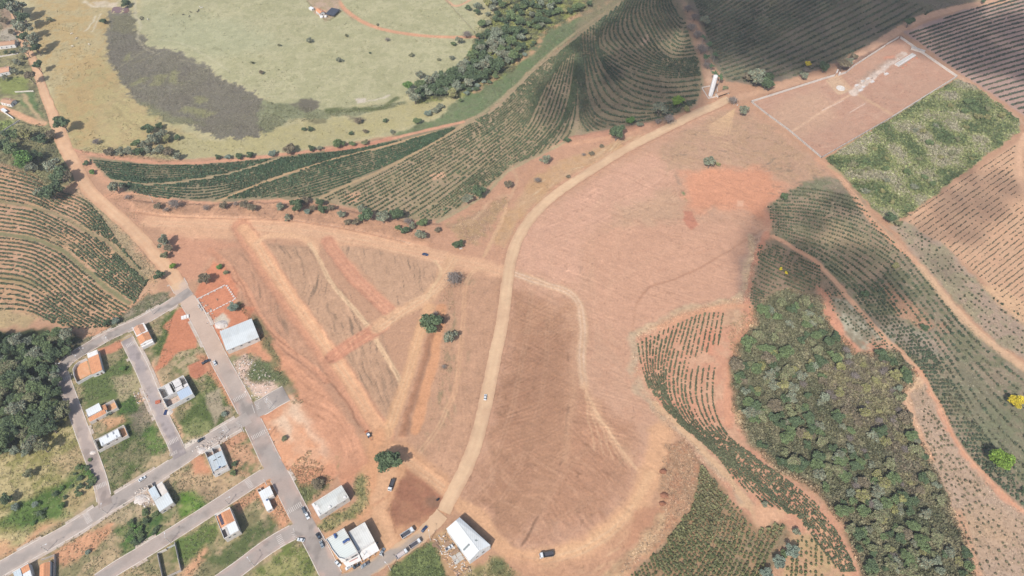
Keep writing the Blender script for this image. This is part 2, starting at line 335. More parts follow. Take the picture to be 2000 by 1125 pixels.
# --- soils between the orange road and the centre
poly([(200,378),(255,378),(300,390),(420,398),(520,392),(640,392),(700,412),(790,432),(860,432),(905,405),(960,360),(1005,325),(1060,300),(1100,272),(1200,250),(1300,238),(1390,200),(1420,190),(1430,220),(1290,280),(1150,350),(1040,430),(980,520),(900,500),(700,450),(520,432),(330,428),(270,440)], alb(206,156,134), 3, 3, v=0.1, var2=alb(196,148,126))
poly([(250,388),(420,400),(640,400),(740,440),(820,462),(830,475),(700,452),(560,432),(420,424),(300,424),(262,412)], alb(190,146,124), 3, 4, a=.8, v=.14, var2=alb(202,154,130))
poly([(290,425),(420,426),(560,436),(700,455),(860,495),(930,515),(985,530),(980,545),(900,528),(860,520),(780,490),(640,480),(520,462),(400,470),(330,470)], alb(218,168,142), 3, 3, v=0.05)
poly([(330,455),(420,470),(480,480),(500,520),(420,500),(390,540),(350,560),(320,500)], alb(206,148,126), 4, 3, v=0.05)
# triangular ploughed plots
poly([(520,475),(600,480),(620,510),(680,590),(740,650),(780,740),(755,840),(720,790),(640,670),(560,570)], alb(196,156,134), 2, 2, v=0.07)
poly([(660,480),(780,492),(860,508),(850,560),(830,580),(770,600),(720,540)], alb(200,160,138), 2, 2, v=0.07)
poly([(420,490),(480,480),(560,590),(640,700),(720,810),(700,830),(600,720),(500,650),(430,540)], alb(200,150,128), 2, 3, v=0.08)
poly([(870,540),(980,550),(970,640),(950,760),(910,880),(880,950),(830,920),(800,880),(830,800),(870,680)], alb(198,154,132), 3, 3, v=.08)
streaks([(520,475),(600,480),(740,650),(780,740),(755,840),(640,670)], (545,500),(570,640), 1.5, 20, alb(138,116,96), .9, 21, thr=.2, soft=2)
streaks([(660,480),(860,508),(850,560),(770,600),(720,540)], (740,500),(752,600), 1.5, 20, alb(138,116,96), .9, 22, thr=.2, soft=2)
streaks([(660,700),(740,650),(780,740),(755,840)], (680,700),(725,800), 1.6, 20, alb(138,116,96), .9, 23, thr=.25, soft=2)
streaks([(430,500),(480,490),(560,590),(640,700),(720,810),(600,720),(500,640)], (440,500),(540,690), 1.5, 20, alb(138,116,96), .9, 24, thr=.25, soft=2)
streaks([(870,540),(930,545),(925,640),(905,760),(850,900),(800,880),(830,800),(870,680)], (905,560),(890,760), 1.8, 10, alb(158,138,108), .6, 25, thr=.1, soft=3)
# main ploughed field
MAINF = [(1000,470),(1060,410),(1150,350),(1290,270),(1400,215),(1470,215),(1600,315),(1640,360),(1560,370),(1500,400),(1490,470),(1465,520),(1450,585),(1330,610),(1240,650),(1240,740),(1290,800),(1300,870),(1270,960),(1200,1050),(1080,1100),(1000,1080),(930,1000),(890,985),(930,890),(965,740),(1000,560)]
poly(MAINF, alb(207,162,142), 3, 3, v=0.055, var2=alb(203,156,136))
poly([(985,560),(1130,600),(1125,720),(1130,860),(1060,1000),(1000,1060),(910,990),(950,860),(980,700)], alb(190,144,121), 14, 10, v=.07, var2=alb(176,133,112))
poly([(1010,640),(1110,660),(1105,800),(1040,980),(960,960),(980,800)], alb(172,128,108), 12, 8, a=.5)
poly([(1130,760),(1230,830),(1240,930),(1160,1020),(1050,1040),(1090,900)], alb(182,134,112), 8, 6, a=.8, v=.09)
poly([(1150,470),(1200,440),(1440,430),(1480,450),(1450,580),(1330,605),(1240,645),(1160,640)], alb(210,160,140), 8, 8, v=.05)
poly([(1010,460),(1120,380),(1270,300),(1330,330),(1280,390),(1200,420),(1140,470),(1130,560),(1010,530)], alb(216,166,148), 6, 6, v=.05, a=.8)
poly([(1290,290),(1400,215),(1475,225),(1590,310),(1620,345),(1540,360),(1500,330),(1420,325),(1330,330),(1300,340)], alb(200,160,140), 5, 6, v=.1, var2=alb(188,152,130))
poly([(1200,400),(1330,370),(1340,420),(1260,440),(1200,440)], alb(198,164,142), 8, 8, a=.5)
poly([(1330,335),(1420,325),(1500,332),(1530,370),(1518,400),(1490,430),(1440,405),(1360,412),(1342,400),(1345,370)], alb(221,146,120), 6, 6, v=.06, a=.92)
poly([(1336,410),(1352,412),(1366,440),(1350,448),(1335,430)], alb(196,126,108), 1.2, 2); poly([(1440,392),(1452,392),(1452,404),(1440,403)], alb(232,176,154), 1, .5)
poly([(1500,390),(1530,375),(1510,430),(1490,470)], alb(206,140,122), 3, 3, a=.7)
streaks(MAINF, (1010,700),(1100,740), 1.6, 14, alb(172,128,106), .24, 31, thr=.2, dz=.10)
streaks([(1010,560),(1110,600),(1100,820),(1020,1000),(940,980),(970,760)], (980,760),(1090,690), 1.6, 10, alb(168,122,102), .5, 32, thr=.2, dz=.1)
streaks([(930,880),(1090,900),(1240,800),(1250,960),(1060,1080),(920,990)], (940,900),(1040,1010), 1.8, 16, alb(212,164,140), .5, 33, thr=.25)
streaks([(1100,900),(1160,800),(1230,860),(1240,960),(1160,1030)], (1130,860),(1210,960), 1.7, 12, alb(160,114,94), .5, 34, thr=.15, dz=.12)
streaks([(1150,470),(1440,430),(1450,580),(1240,640)], (1180,600),(1420,500), 3.0, 30, alb(196,142,122), .35, 35, thr=.3)
streaks([(1040,430),(1270,300),(1330,330),(1140,470)], (1080,420),(1260,330), 2.2, 22, alb(226,172,154), .5, 36, thr=.2)
streaks([(1290,300),(1470,230),(1600,320),(1500,340)], (1330,300),(1560,320), 2.4, 9, alb(150,130,112), .55, 37, thr=.35)
streaks([(1480,300),(1600,320),(1620,345),(1560,400),(1500,380)], (1480,345),(1580,350), 2.6, 7, alb(140,124,104), .6, 38, thr=.25)
poly([(1448,500),(1470,455),(1500,440),(1480,500),(1462,580),(1440,600)], alb(176,150,132), 3, 3, a=.5, v=.15)
streaks([(1560,340),(1610,330),(1650,380),(1600,400),(1540,385)], (1540,360),(1640,352), 2.0, 5, alb(120,110,92), .7, 39, thr=.15); streaks([(1330,260),(1400,225),(1470,240),(1470,320),(1400,300),(1330,310)], (1330,300),(1460,260), 2.6, 5, alb(146,126,106), .5, 40, thr=.3)
line([(1110,690),(1109,800),(1096,900),(1062,985),(1040,1030),(1020,1065)], 1.5, alb(126,96,78), .8, .8, a=.8, brk=.35, dz=.1)
line([(1152,472),(1136,498),(1131,568)], 1.2, alb(160,132,112), 1, 1, a=.6, brk=.2); line([(1194,440),(1152,472)], 2.2, alb(140,112,96), 1, 1.5, a=.6, brk=.1)
line([(1400,505),(1330,540),(1270,560),(1245,590)], 1.4, alb(176,128,108), 1, 1, a=.7); line([(1500,440),(1400,505)], 1.2, alb(180,134,112), 1, .8, a=.6)
line([(1245,590),(1238,620),(1236,650)], 1.4, alb(186,140,118), 1, .8, a=.5)
line([(1330,325),(1322,345),(1338,380)], 3, alb(156,136,116), 1.5, 2, a=.6, brk=.1); line([(1335,375),(1342,395)], 2, alb(118,142,90), 1, 1, brk=.1)
poly([(870,440),(960,400),(985,380),(1000,390),(960,440),(930,480),(905,470)], alb(188,156,124), 3, 4, a=.8, v=.18, ragged=3, var2=alb(170,140,112))
poly([(960,470),(985,420),(1010,395),(1040,350),(1100,310),(1250,265),(1210,290),(1100,350),(1030,410),(985,480)], alb(204,170,138), 3, 4, a=.6, v=.12, var2=alb(196,160,122))
streaks([(1010,400),(1060,350),(1230,270),(1290,255),(1100,350),(1040,400)], (1030,400),(1200,300), 1.6, 16, alb(224,196,160), .7, 41, thr=.1)
line([(1010,290),(1100,272),(1190,262),(1260,243)], 7, alb(200,142,122), 2, 2, a=.8)
line([(855,434),(940,385),(980,345),(1020,318),(1060,300),(1110,275)], 3, alb(176,164,128), 1, 1, a=.8)
line([(890,440),(930,425),(960,390),(995,380)], 2.5, TANL, 1.5, 2, a=.6, brk=.4); line([(990,400),(985,420),(960,470),(945,500)], 2.8, TAN, 1, 1, a=.7)
line([(1000,330),(1010,350),(995,390)], 2.5, alb(214,174,148), 1.2, 1, a=.6)
# tracks
for q in range(12):
    a0 = -0.5+q*0.16; line([(1435,212),(1435-40*math.cos(a0+.3)-10,225+34*math.sin(a0+.9)+8)], .9, alb(222,182,150), .6, .3, a=.7)
line([(290,432),(400,434),(520,441),(620,452),(700,466),(780,484),(850,500),(905,512),(945,518),(990,534)], 12, alb(222,172,146), 2.5, 1.5, v=.05, dz=-.1)
ruts([(300,436),(420,440),(540,448),(650,462),(760,484),(850,504),(940,520),(985,533)], 4.5, TANL, .5, .6)
ruts([(520,446),(640,462),(760,476),(870,500)], 3.2, TANL, .4, .5, off=2.5)
line([(470,440),(487,470),(512,505),(560,580),(610,650),(660,722),(712,802),(748,852)], 15.5, alb(208,146,122), 2.0, 1.2, dz=-.4)
line([(475,445),(500,478),(560,568),(615,645),(668,722),(718,800),(748,850)], 9, alb(226,170,140), 1.6, 1.0, berm=.3)
ruts([(500,478),(560,568),(615,645),(668,722),(718,800)], 3.0, TANL, .45, .8)
line([(500,475),(520,462),(570,460),(605,470),(618,492)], 5, alb(226,178,150), 1.2, 1)
line([(604,475),(622,505),(652,560),(697,610),(729,655),(749,690),(774,730),(784,755)], 3.4, alb(218,176,148), .8, .6); ruts([(604,475),(622,505),(652,560),(697,610),(729,655),(749,690),(774,730),(784,755)], 1.8, alb(236,204,176), .3, .8)
line([(640,470),(680,528),(722,572),(764,612)], 10.5, alb(208,144,122), 1.5, .8, dz=-.35); ruts([(640,474),(680,528),(722,572),(760,608)], 3, alb(222,160,136), .5, .8)
line([(650,695),(700,665),(745,636)], 11, alb(206,138,116), 1.5, .8, dz=-.35); streaks([(650,685),(740,628),(755,645),(660,705)], (650,695),(745,636), 1.2, 12, alb(220,160,134), .6, 51, soft=2)
line([(735,640),(790,605),(836,582),(862,545),(882,508)], 10, alb(218,172,144), 2, 1.5); ruts([(745,640),(790,608),(836,578),(866,540),(890,505)], 3.2, TANL, .5, .8); ruts([(800,590),(850,570),(900,530)], 2.5, TANL, .4, .7)
line([(850,510),(862,530),(846,560),(835,585)], 2, alb(228,190,160), 1, 1, a=.8)
line([(840,600),(820,650),(804,709),(787,759),(762,834),(748,860)], 8, alb(220,170,138), 1.8, 1.5, dz=-.1); line([(862,600),(854,660),(849,700),(839,734),(824,784),(812,840)], 7, alb(216,152,120), 1.2, 1)
line([(846,640),(833,690),(818,745),(800,800),(788,850)], 4.2, alb(170,120,98), 1.6, 1.5, a=.8, dz=1.3)
ruts([(838,620),(820,655),(804,709),(787,759),(762,834)], 2.6, TANL, .4, .6)
ruts([(945,522),(925,530),(909,560),(904,635),(896,709),(889,764),(874,796),(852,840),(815,890)], 2.0, alb(226,186,156), .4, .85)
line([(909,560),(904,635),(896,709),(889,764),(874,796)], 4, alb(210,160,134), 1.2, .8, a=.6); line([(884,560),(885,640),(878,700),(870,740),(855,790),(838,830)], 4.5, alb(138,128,98), 1.5, 2, a=.65, brk=.15)
line([(412,488),(432,508),(475,560),(514,630),(563,682),(608,718),(640,745)], 5, alb(208,144,120), 1.2, 1, berm=.3); ruts([(432,508),(475,560),(514,630),(563,682),(608,718)], 1.8, alb(222,164,138), .4, .6)
line([(455,520),(490,590),(530,650),(580,690)], 1, alb(156,110,92), .6, .8, a=.7); line([(640,740),(680,790),(700,830)], 1, alb(150,106,88), .6, .8, a=.7)
# clearing at bottom centre
poly([(690,860),(735,840),(800,870),(900,960),(880,1000),(800,1050),(740,1080),(690,1060),(700,960)], alb(214,160,130), 3, 3, v=.06)
poly([(765,990),(775,950),(795,912),(835,938),(872,972),(850,1004),(795,1034),(768,1025)], alb(180,126,104), 2.2, 3.5, v=.14, var2=alb(162,110,92), dz=.35)
poly([(833,972),(848,968),(862,980),(858,992),(840,993),(830,984)], alb(150,112,96), 1, 1); 
poly([(738,900),(762,930),(758,980),(742,980),(732,930)], alb(206,158,128), 2, 2)
line([(740,850),(728,880),(727,916),(724,975),(706,1010)], 8, alb(220,158,126), 1.6, 1.5); line([(760,925),(742,975),(744,1017),(757,1055),(770,1075)], 9, alb(226,174,144), 2, 1.5); line([(720,1010),(735,1040),(745,1070)], 5, alb(220,170,140), 2, 2, a=.6)
line([(770,880),(792,898),(827,924),(865,954),(888,976)], 8, alb(222,168,138), 1.2, 1, berm=.3); ruts([(792,898),(827,924),(865,954)], 2.6, TANL, .45, .7)
line([(768,945),(755,970),(730,985)], 2, alb(196,140,112), 1, 1, a=.6); line([(772,1040),(765,1000),(764,985)], .8, alb(150,106,86), .5, .4, a=.8)
# right of the long road
line([(1000,534),(1050,550),(1105,568),(1130,592),(1138,640),(1136,700),(1142,752)], 6.5, alb(214,174,150), 1.2, 1); ruts([(1000,534),(1050,550),(1105,568),(1130,592),(1138,640),(1136,700),(1142,752)], 2.8, alb(230,200,176), .5, .8)
line([(1142,752),(1160,800),(1200,860),(1230,890)], 6, alb(214,170,144), 3, 3, a=.6); line([(1120,595),(1122,700),(1115,800),(1100,900)], 4, alb(202,158,134), 3, 2, a=.6); line([(1245,735),(1275,780),(1300,830),(1300,880)], 5, alb(214,168,140), 3, 3, a=.6)
for rp, ra in (([(1065,425),(1040,500),(1036,600),(1020,700),(1000,800),(960,920)],.35),([(1100,400),(1080,470),(1075,560),(1070,640),(1060,760),(1020,900),(980,980)],.25),([(1200,350),(1160,420),(1155,520),(1165,620),(1170,700)],.35),([(1290,320),(1230,400),(1200,500),(1190,600),(1200,700),(1230,790)],.3),([(1060,990),(1120,900),(1180,860),(1230,850)],.3),([(1470,230),(1420,280),(1330,310),(1240,350),(1140,420),(1100,480)],.35),([(1440,440),(1340,470),(1250,520),(1180,560)],.3),([(930,960),(1000,900),(1080,860),(1160,840)],.25),([(1450,300),(1500,340),(1520,400),(1490,460)],.3),([(985,640),(1060,650),(1130,640)],.3),([(1020,1040),(1100,1010),(1180,950),(1220,900)],.3)): ruts(rp, 2.2, alb(222,182,158), .5, ra*.5)
for q in range(9):
    line([(1142+q*3,752+q*8),(1150+q*14,820+q*14),(1160+q*18,880+q*8)], .8, alb(226,184,156), .7, 1.2, a=.55)
KR = [(905,988),(941,1017),(974,1060),(1004,1086),(1042,1096),(1100,1088),(1150,1068),(1200,1035),(1240,990),(1265,945),(1282,900),(1292,850)]
line(KR[:6], 9, alb(220,168,138), 1.8, 1.5); line(KR[4:], 15, alb(220,168,138), 3, 2.5); line([(1090,1085),(1150,1062),(1205,1025),(1245,975),(1268,925)], 6, alb(228,180,148), 2, 2, a=.8); ruts([(1004,1086),(1042,1096),(1100,1088),(1150,1068),(1200,1035),(1240,990)], 3, TANL, .5, .6)
line([(1000,1085),(1060,1112),(1100,1135)], 6, alb(216,160,130), 3, 2, a=.6)
poly([(1000,1095),(1100,1100),(1180,1065),(1240,1010),(1290,1000),(1300,1040),(1230,1130),(1000,1140)], alb(200,150,126), 3, 3, a=.8, v=.1); streaks([(1040,1110),(1240,1030),(1300,1040),(1220,1130)], (1100,1120),(1240,1050), 1.8, 12, alb(222,180,150), .6, 61)
poly([(1240,1000),(1290,985),(1300,1010),(1250,1050),(1215,1070)], alb(196,138,114), 2, 2, a=.7)
# dry grass spoil east of the haul road
poly([(1300,868),(1330,862),(1350,880),(1366,900),(1362,940),(1350,985),(1300,1050),(1240,1110),(1180,1135),(1230,1080),(1290,1000),(1290,930)], alb(198,156,130), 1.5, 3, v=.24, var2=alb(180,132,108), dz=.5, ragged=1.5)
line([(1292,1015),(1262,1060),(1225,1095),(1190,1130)], 7, alb(200,164,136), 2, 3, v=.2, brk=.5)
# path and zone C
poly([(1240,660),(1300,625),(1400,598),(1462,606),(1472,640),(1432,690),(1425,760),(1442,830),(1482,890),(1540,930),(1600,980),(1645,1040),(1685,1135),(1540,1135),(1480,1040),(1400,930),(1300,820),(1240,740)], alb(214,152,130), 2, 2, v=.07, var2=alb(208,160,138))
poly([(1372,655),(1392,640),(1400,660),(1388,690),(1372,685)], alb(216,142,120), 2, 2)
line([(1468,460),(1462,520),(1448,580),(1400,590),(1330,608),(1240,655)], 5, DRYL, 2, 2.5, v=.18, brk=.7, dz=.25)
line([(1440,590),(1380,598),(1320,618),(1275,640)], 4, alb(200,160,136), 2, 2, a=.6)
line([(1500,455),(1480,490),(1472,530),(1460,590),(1462,615)], 5, alb(204,140,120), 1, 1, berm=.2); line([(1462,598),(1400,602),(1330,622),(1290,640)], 4.5, alb(218,158,132), 1.2, 1)
line([(1462,600),(1468,625),(1442,670),(1425,740),(1420,800),(1425,830)], 5, alb(216,150,126), 1.5, 1.2)
line([(1436,805),(1452,830),(1490,880)], 2.2, alb(220,180,152), 1, .8)
poly([(1420,600),(1450,605),(1445,640),(1410,640)], alb(196,164,140), 3, 3, a=.6, v=.2)
line([(1238,655),(1240,740),(1270,790),(1340,852),(1400,912),(1450,972),(1480,1022)], 6, DRY, 2, 3, v=.18, a=.8, brk=.6)
line([(1280,790),(1340,848),(1400,908),(1450,968),(1470,1000),(1482,1030)], 4, alb(216,176,148), 1, 1); line([(1450,985),(1490,1000),(1560,1000),(1620,1050)], 3, alb(220,180,150), 1, 1.2, a=.7)
poly([(1462,990),(1500,985),(1540,1010),(1490,1040),(1480,1050)], alb(222,170,144), 2, 3); line([(1560,1000),(1600,1030),(1650,1110),(1662,1135)], 4, alb(222,168,140), 1.5, 1.2)
poly([(1225,1135),(1290,1062),(1350,985),(1366,900),(1400,945),(1450,1000),(1476,1034),(1535,1022),(1545,1040),(1500,1135)], alb(176,142,116), 2, 3, v=.15, var2=alb(152,134,106))
poly([(1545,1030),(1600,1055),(1655,1135),(1530,1135)], alb(206,164,138), 2, 2, v=.1, var2=alb(192,160,128))
# forest floor
FOR = [(1485,590),(1530,562),(1600,580),(1622,640),(1680,692),(1750,682),(1790,728),(1762,790),(1795,855),(1822,900),(1852,980),(1882,1050),(1912,1135),(1690,1135),(1650,1030),(1600,962),(1520,920),(1470,872),(1435,800),(1428,700),(1460,650)]
poly(FOR, alb(104,104,78), 3, 4, v=.2, var2=alb(130,122,96))
poly([(1600,725),(1650,700),(1742,690),(1755,760),(1770,850),(1805,905),(1800,985),(1770,960),(1720,850),(1640,830)], alb(140,128,108), 4, 5, v=.2, var2=alb(150,142,104))
# G: the big right plantation
poly([(1600,345),(1650,345),(1700,420),(1800,520),(1880,620),(1960,690),(2080,770),(2080,1060),(2000,1012),(1930,942),(1870,872),(1830,792),(1790,722),(1720,652),(1650,572),(1600,517),(1515,467),(1500,400),(1540,372)], alb(164,148,124), 3, 4, v=.16, var2=alb(128,126,98))
poly([(1505,400),(1600,375),(1680,420),(1760,500),(1700,560),(1600,500),(1515,455)], alb(176,150,124), 5, 5, a=.7, v=.15, var2=alb(146,134,106))
poly([(1730,560),(1790,600),(1840,640),(1800,640),(1740,600)], alb(206,150,128), 3, 5, a=.7, v=.1, ragged=3); poly([(1790,655),(1840,665),(1850,690),(1800,675)], alb(200,156,132), 3, 5, a=.6, ragged=3)
poly([(1690,640),(1800,640),(1860,690),(1790,700)], alb(176,164,148), 6, 6, a=.6, v=.2); poly([(1880,700),(1980,790),(2000,900),(1930,880),(1840,760)], alb(132,134,106), 8, 8, a=.6, v=.2)
poly([(1620,430),(1700,470),(1660,500),(1600,470)], alb(184,162,128), 6, 5, a=.6)
poly([(1490,470),(1520,470),(1600,520),(1640,572),(1600,600),(1530,560),(1485,600),(1465,580),(1476,520)], alb(164,140,116), 3, 4, v=.16, var2=alb(138,122,98))
poly([(1590,560),(1618,572),(1650,640),(1700,690),(1660,690),(1620,640)], alb(214,146,124), 3, 4, v=.1, ragged=2)
poly([(1620,580),(1660,580),(1720,650),(1780,715),(1740,685),(1690,690),(1650,640)], alb(158,146,122), 3, 4, v=.18, var2=alb(176,168,146))
poly([(1690,668),(1725,660),(1760,690),(1735,688),(1700,700)], alb(212,150,128), 3, 3, a=.8, ragged=3)
line([(1512,462),(1560,490),(1600,517),(1650,572),(1720,652),(1790,720),(1832,792),(1870,868),(1930,940),(2010,1010),(2080,1060)], 4, alb(214,160,136), 1, 1); line([(1790,724),(1832,800),(1868,872),(1930,944),(2010,1014)], 6.5, alb(220,148,124), 1.5, 1.5)
ruts([(1600,517),(1650,572),(1720,652),(1790,720),(1832,792),(1870,868),(1930,940),(2010,1010)], 2, alb(228,188,162), .4, .7)
poly([(1768,750),(1800,740),(1830,800),(1870,880),(1950,970),(2080,1060),(2080,1140),(1920,1140),(1880,1040),(1830,920),(1790,850),(1765,790)], alb(200,172,148), 2, 4, v=.16, var2=alb(180,154,130))
poly([(1860,1000),(1960,1000),(2000,1060),(1900,1080)], alb(206,170,144), 8, 6, a=.5); streaks([(1800,760),(1870,880),(2000,1020),(2000,1125),(1930,1125),(1830,920)], (1850,880),(1960,1060), 2.4, 6, alb(160,140,116), .5, 66, thr=.15)
line([(1800,742),(1772,765),(1775,790),(1795,850),(1815,895)], 5, alb(218,168,144), 1.4, 1.2); ruts([(1800,742),(1772,765),(1775,790),(1795,850)], 2, alb(230,196,170), .4, .7); line([(1870,1000),(1890,1060),(1915,1135)], 5, alb(212,160,136), 2, 2, a=.7, brk=.6)
poly([(1768,750),(1795,735),(1800,755),(1780,765)], alb(222,184,158), 2, 2)
line([(1598,312),(1640,345),(1680,400),(1720,450),(1800,522),(1880,618),(1960,688),(2080,770)], 5.5, alb(214,160,136), 1.4, 1.2); line([(1800,525),(1880,622),(1960,690),(2080,772)], 6.5, alb(218,180,154), 1.6, 1.5, a=.8); ruts([(1640,345),(1700,420),(1800,522),(1880,618),(1960,688)], 2.2, alb(228,190,164), .4, .6)
poly([(1740,440),(1780,432),(1850,482),(1920,560),(2080,665),(2080,740),(1960,680),(1880,606),(1800,512)], alb(188,164,142), 2.5, 3, v=.15, var2=alb(162,150,122)); poly([(1790,480),(1850,500),(1880,560),(1830,540)], alb(140,130,108), 5, 4, a=.6, v=.2)
CI = [(1780,418),(2000,268),(2120,190),(2120,700),(2000,622),(1925,552),(1850,482),(1768,432)]
poly(CI, alb(216,174,150), 2.5, 1.5, v=.05, var2=alb(212,168,144)); line([(2000,262),(1990,310),(1998,370),(2040,420)], 4, alb(226,180,156), 1.2, .8)
poly([(1920,560),(1960,560),(2060,640),(2060,680),(1960,610)], alb(222,180,152), 3, 3)
# scrub square
SCR = [(1612,310),(1868,154),(1900,166),(1992,234),(1990,256),(1780,414),(1745,436),(1700,402),(1650,345)]
poly(SCR, alb(140,142,104), 1.5, 2.5, v=.2, var2=alb(160,160,112)); line([(1620,325),(1680,360),(1740,420),(1750,435)], 5, alb(172,166,124), 2, 1.5, a=.6)
# top right fields
poly([(1765,62),(1900,12),(2120,-60),(2120,300),(2000,225),(1870,140)], alb(186,156,142), 2, 2, v=.06); line([(1870,148),(1930,190),(2000,240),(2080,300)], 5, alb(206,166,146), 1.5, 1.5)
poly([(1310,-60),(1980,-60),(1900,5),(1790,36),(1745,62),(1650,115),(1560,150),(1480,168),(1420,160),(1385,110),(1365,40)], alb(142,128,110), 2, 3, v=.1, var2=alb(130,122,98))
line([(1320,-10),(1345,30),(1370,90),(1385,140),(1392,175)], 11, alb(190,154,136), 3, 4, v=.16); 
line([(2010,-12),(1960,2),(1900,10),(1850,20),(1790,40),(1730,75),(1680,110),(1640,140)], 10, alb(218,172,150), 1.5, 1.2); line([(1640,148),(1560,160),(1500,175),(1440,192)], 9, alb(208,164,142), 2, 2)
line([(1760,72),(1700,105),(1665,125),(1620,152),(1540,176),(1505,188)], 5, alb(140,112,98), 1.6, 1.4, a=.8, v=.2)
# coffee A field floor
CA = [(170,308),(330,320),(420,318),(560,305),(700,288),(800,268),(905,242),(960,214),(1060,119),(1200,15),(1245,-30),(1320,-30),(1345,60),(1370,130),(1374,170),(1360,205),(1300,235),(1200,250),(1100,270),(1060,300),(1000,325),(960,360),(900,405),(860,430),(790,430),(700,410),(630,395),(500,388),(400,394),(300,390),(255,380),(210,347)]
poly(CA, alb(178,156,126), 1.5, 1.5, v=.1, var2=alb(160,144,112))
poly([(170,308),(330,320),(560,305),(905,242),(845,280),(740,335),(625,388),(400,394),(255,380),(210,347)], alb(148,136,108), 3, 2, v=.1)
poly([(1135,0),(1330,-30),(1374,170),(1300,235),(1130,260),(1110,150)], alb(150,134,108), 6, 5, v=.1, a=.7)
line([(142,292),(180,301),(300,317),(420,316),(560,301),(650,290),(720,280),(800,262),(905,238)], 3.6, alb(216,154,132), 1, 1); line([(640,295),(720,283),(760,270)], 5, alb(204,140,120), 1.2, 1)
line([(219,352),(300,360),(400,348),(470,333),(545,309)], 2.2, alb(178,158,124), .6, .5); line([(417,396),(480,370),(560,340),(650,312),(750,286),(850,258)], 2.4, alb(196,162,132), .7, .5); line([(625,387),(680,360),(740,335),(845,281),(905,243)], 3, alb(186,160,124), .8, .6)
poly([(500,345),(560,330),(565,336),(500,358)], alb(176,162,130), 1.5, 2); poly([(675,375),(700,372),(705,392),(680,398)], alb(208,166,142), 1.5, 2.5); poly([(840,340),(865,335),(870,346),(845,350)], alb(216,170,146), 1.5, 2.5)
line([(1124,120),(1124,171),(1128,230),(1130,250)], 1.4, alb(180,156,126), .8, 1, a=.5); poly([(1250,80),(1262,66),(1270,72),(1262,88),(1252,90)], alb(196,166,140), 1, 2)
for q in [[(150,300),(170,310),(250,382),(215,370),(170,330)]]: poly(q, alb(214,160,136), 2, 3, v=.1)
line([(205,383),(262,378),(330,390),(420,398),(520,394),(600,393)], 4, alb(216,158,134), 1.5, 1.5); line([(262,415),(330,424),(450,428),(560,432),(660,446),(740,462),(790,474)], 1.2, alb(150,110,92), .6, .5, a=.7)  # thin dark line paints the shadow along the cut bank
# cemetery floor
CEM = [(1467,200),(1505,188),(1612,154),(1634,142),(1640,142),(1672,127),(1730,90),(1757,75),(1868,152),(1605,308)]
poly(CEM, alb(200,158,142), 1, .4, v=.06, var2=alb(194,150,134)); poly([(1520,200),(1600,170),(1640,230),(1560,270),(1500,230)], alb(206,168,148), 8, 4, a=.6)
streaks(CEM, (1540,262),(1700,180), 1.4, 18, alb(224,186,168), .35, 71, thr=.35, soft=2); poly([(1612,158),(1634,146),(1668,175),(1638,186)], alb(212,176,154), .8, .5); line([(1545,258),(1600,222),(1668,180)], 2.4, alb(224,184,162), .8, .8, a=.7); line([(1640,150),(1670,180),(1740,222)], 4, alb(208,168,146), 1, .6)
line([(1665,182),(1700,152),(1740,122),(1766,104)], 7, alb(226,208,192), 1, 2, a=.8, v=.2); poly([(1725,112),(1745,108),(1752,113),(1730,118)], alb(214,142,122), 1.5, 1.5); line([(1675,160),(1705,138),(1730,122),(1760,108)], 5, alb(188,158,136), 2, 3, v=.25, a=.8); line([(1605,216),(1648,196)], .8, alb(234,206,186), .4, .3); line([(1660,220),(1690,202)], .8, alb(234,206,186), .4, .3)
# --- town
poly([(112,700),(200,660),(345,575),(372,600),(450,750),(540,900),(640,1090),(680,1180),(-100,1300),(-120,960),(60,860),(140,800)], alb(150,142,104), 3, 3, v=.2, var2=alb(178,156,122))
poly([(-100,640),(30,648),(90,640),(165,662),(112,705),(128,770),(142,812),(100,872),(60,930),(-100,930)], alb(78,84,58), 3, 3, v=.2)
poly([(-100,920),(20,880),(142,815),(165,862),(196,950),(130,1010),(0,1078),(-100,1110)], alb(158,152,96), 3, 4, v=.2, var2=alb(186,170,124))
poly([(20,990),(120,940),(175,895),(182,930),(130,960),(125,1010),(60,1030),(0,1035)], alb(84,116,54), 4, 5, a=.9, v=.2); poly([(128,965),(180,940),(192,960),(150,1000),(125,990)], alb(184,162,120), 3, 4, a=.8, v=.16)
poly([(108,890),(160,858),(172,890),(130,925),(110,915)], alb(196,170,132), 3, 4, a=.8, v=.12); poly([(-40,1060),(40,1062),(90,1015),(110,1025),(50,1070),(-40,1110)], alb(218,162,132), 3, 4, a=.8, v=.1)
poly([(100,1085),(130,1065),(220,1020),(232,1030),(180,1080),(110,1110)], alb(214,154,126), 2, 3, v=.1); poly([(355,1125),(385,1085),(405,1065),(412,1075),(390,1105),(370,1135)], alb(212,158,130), 2, 3, v=.12)
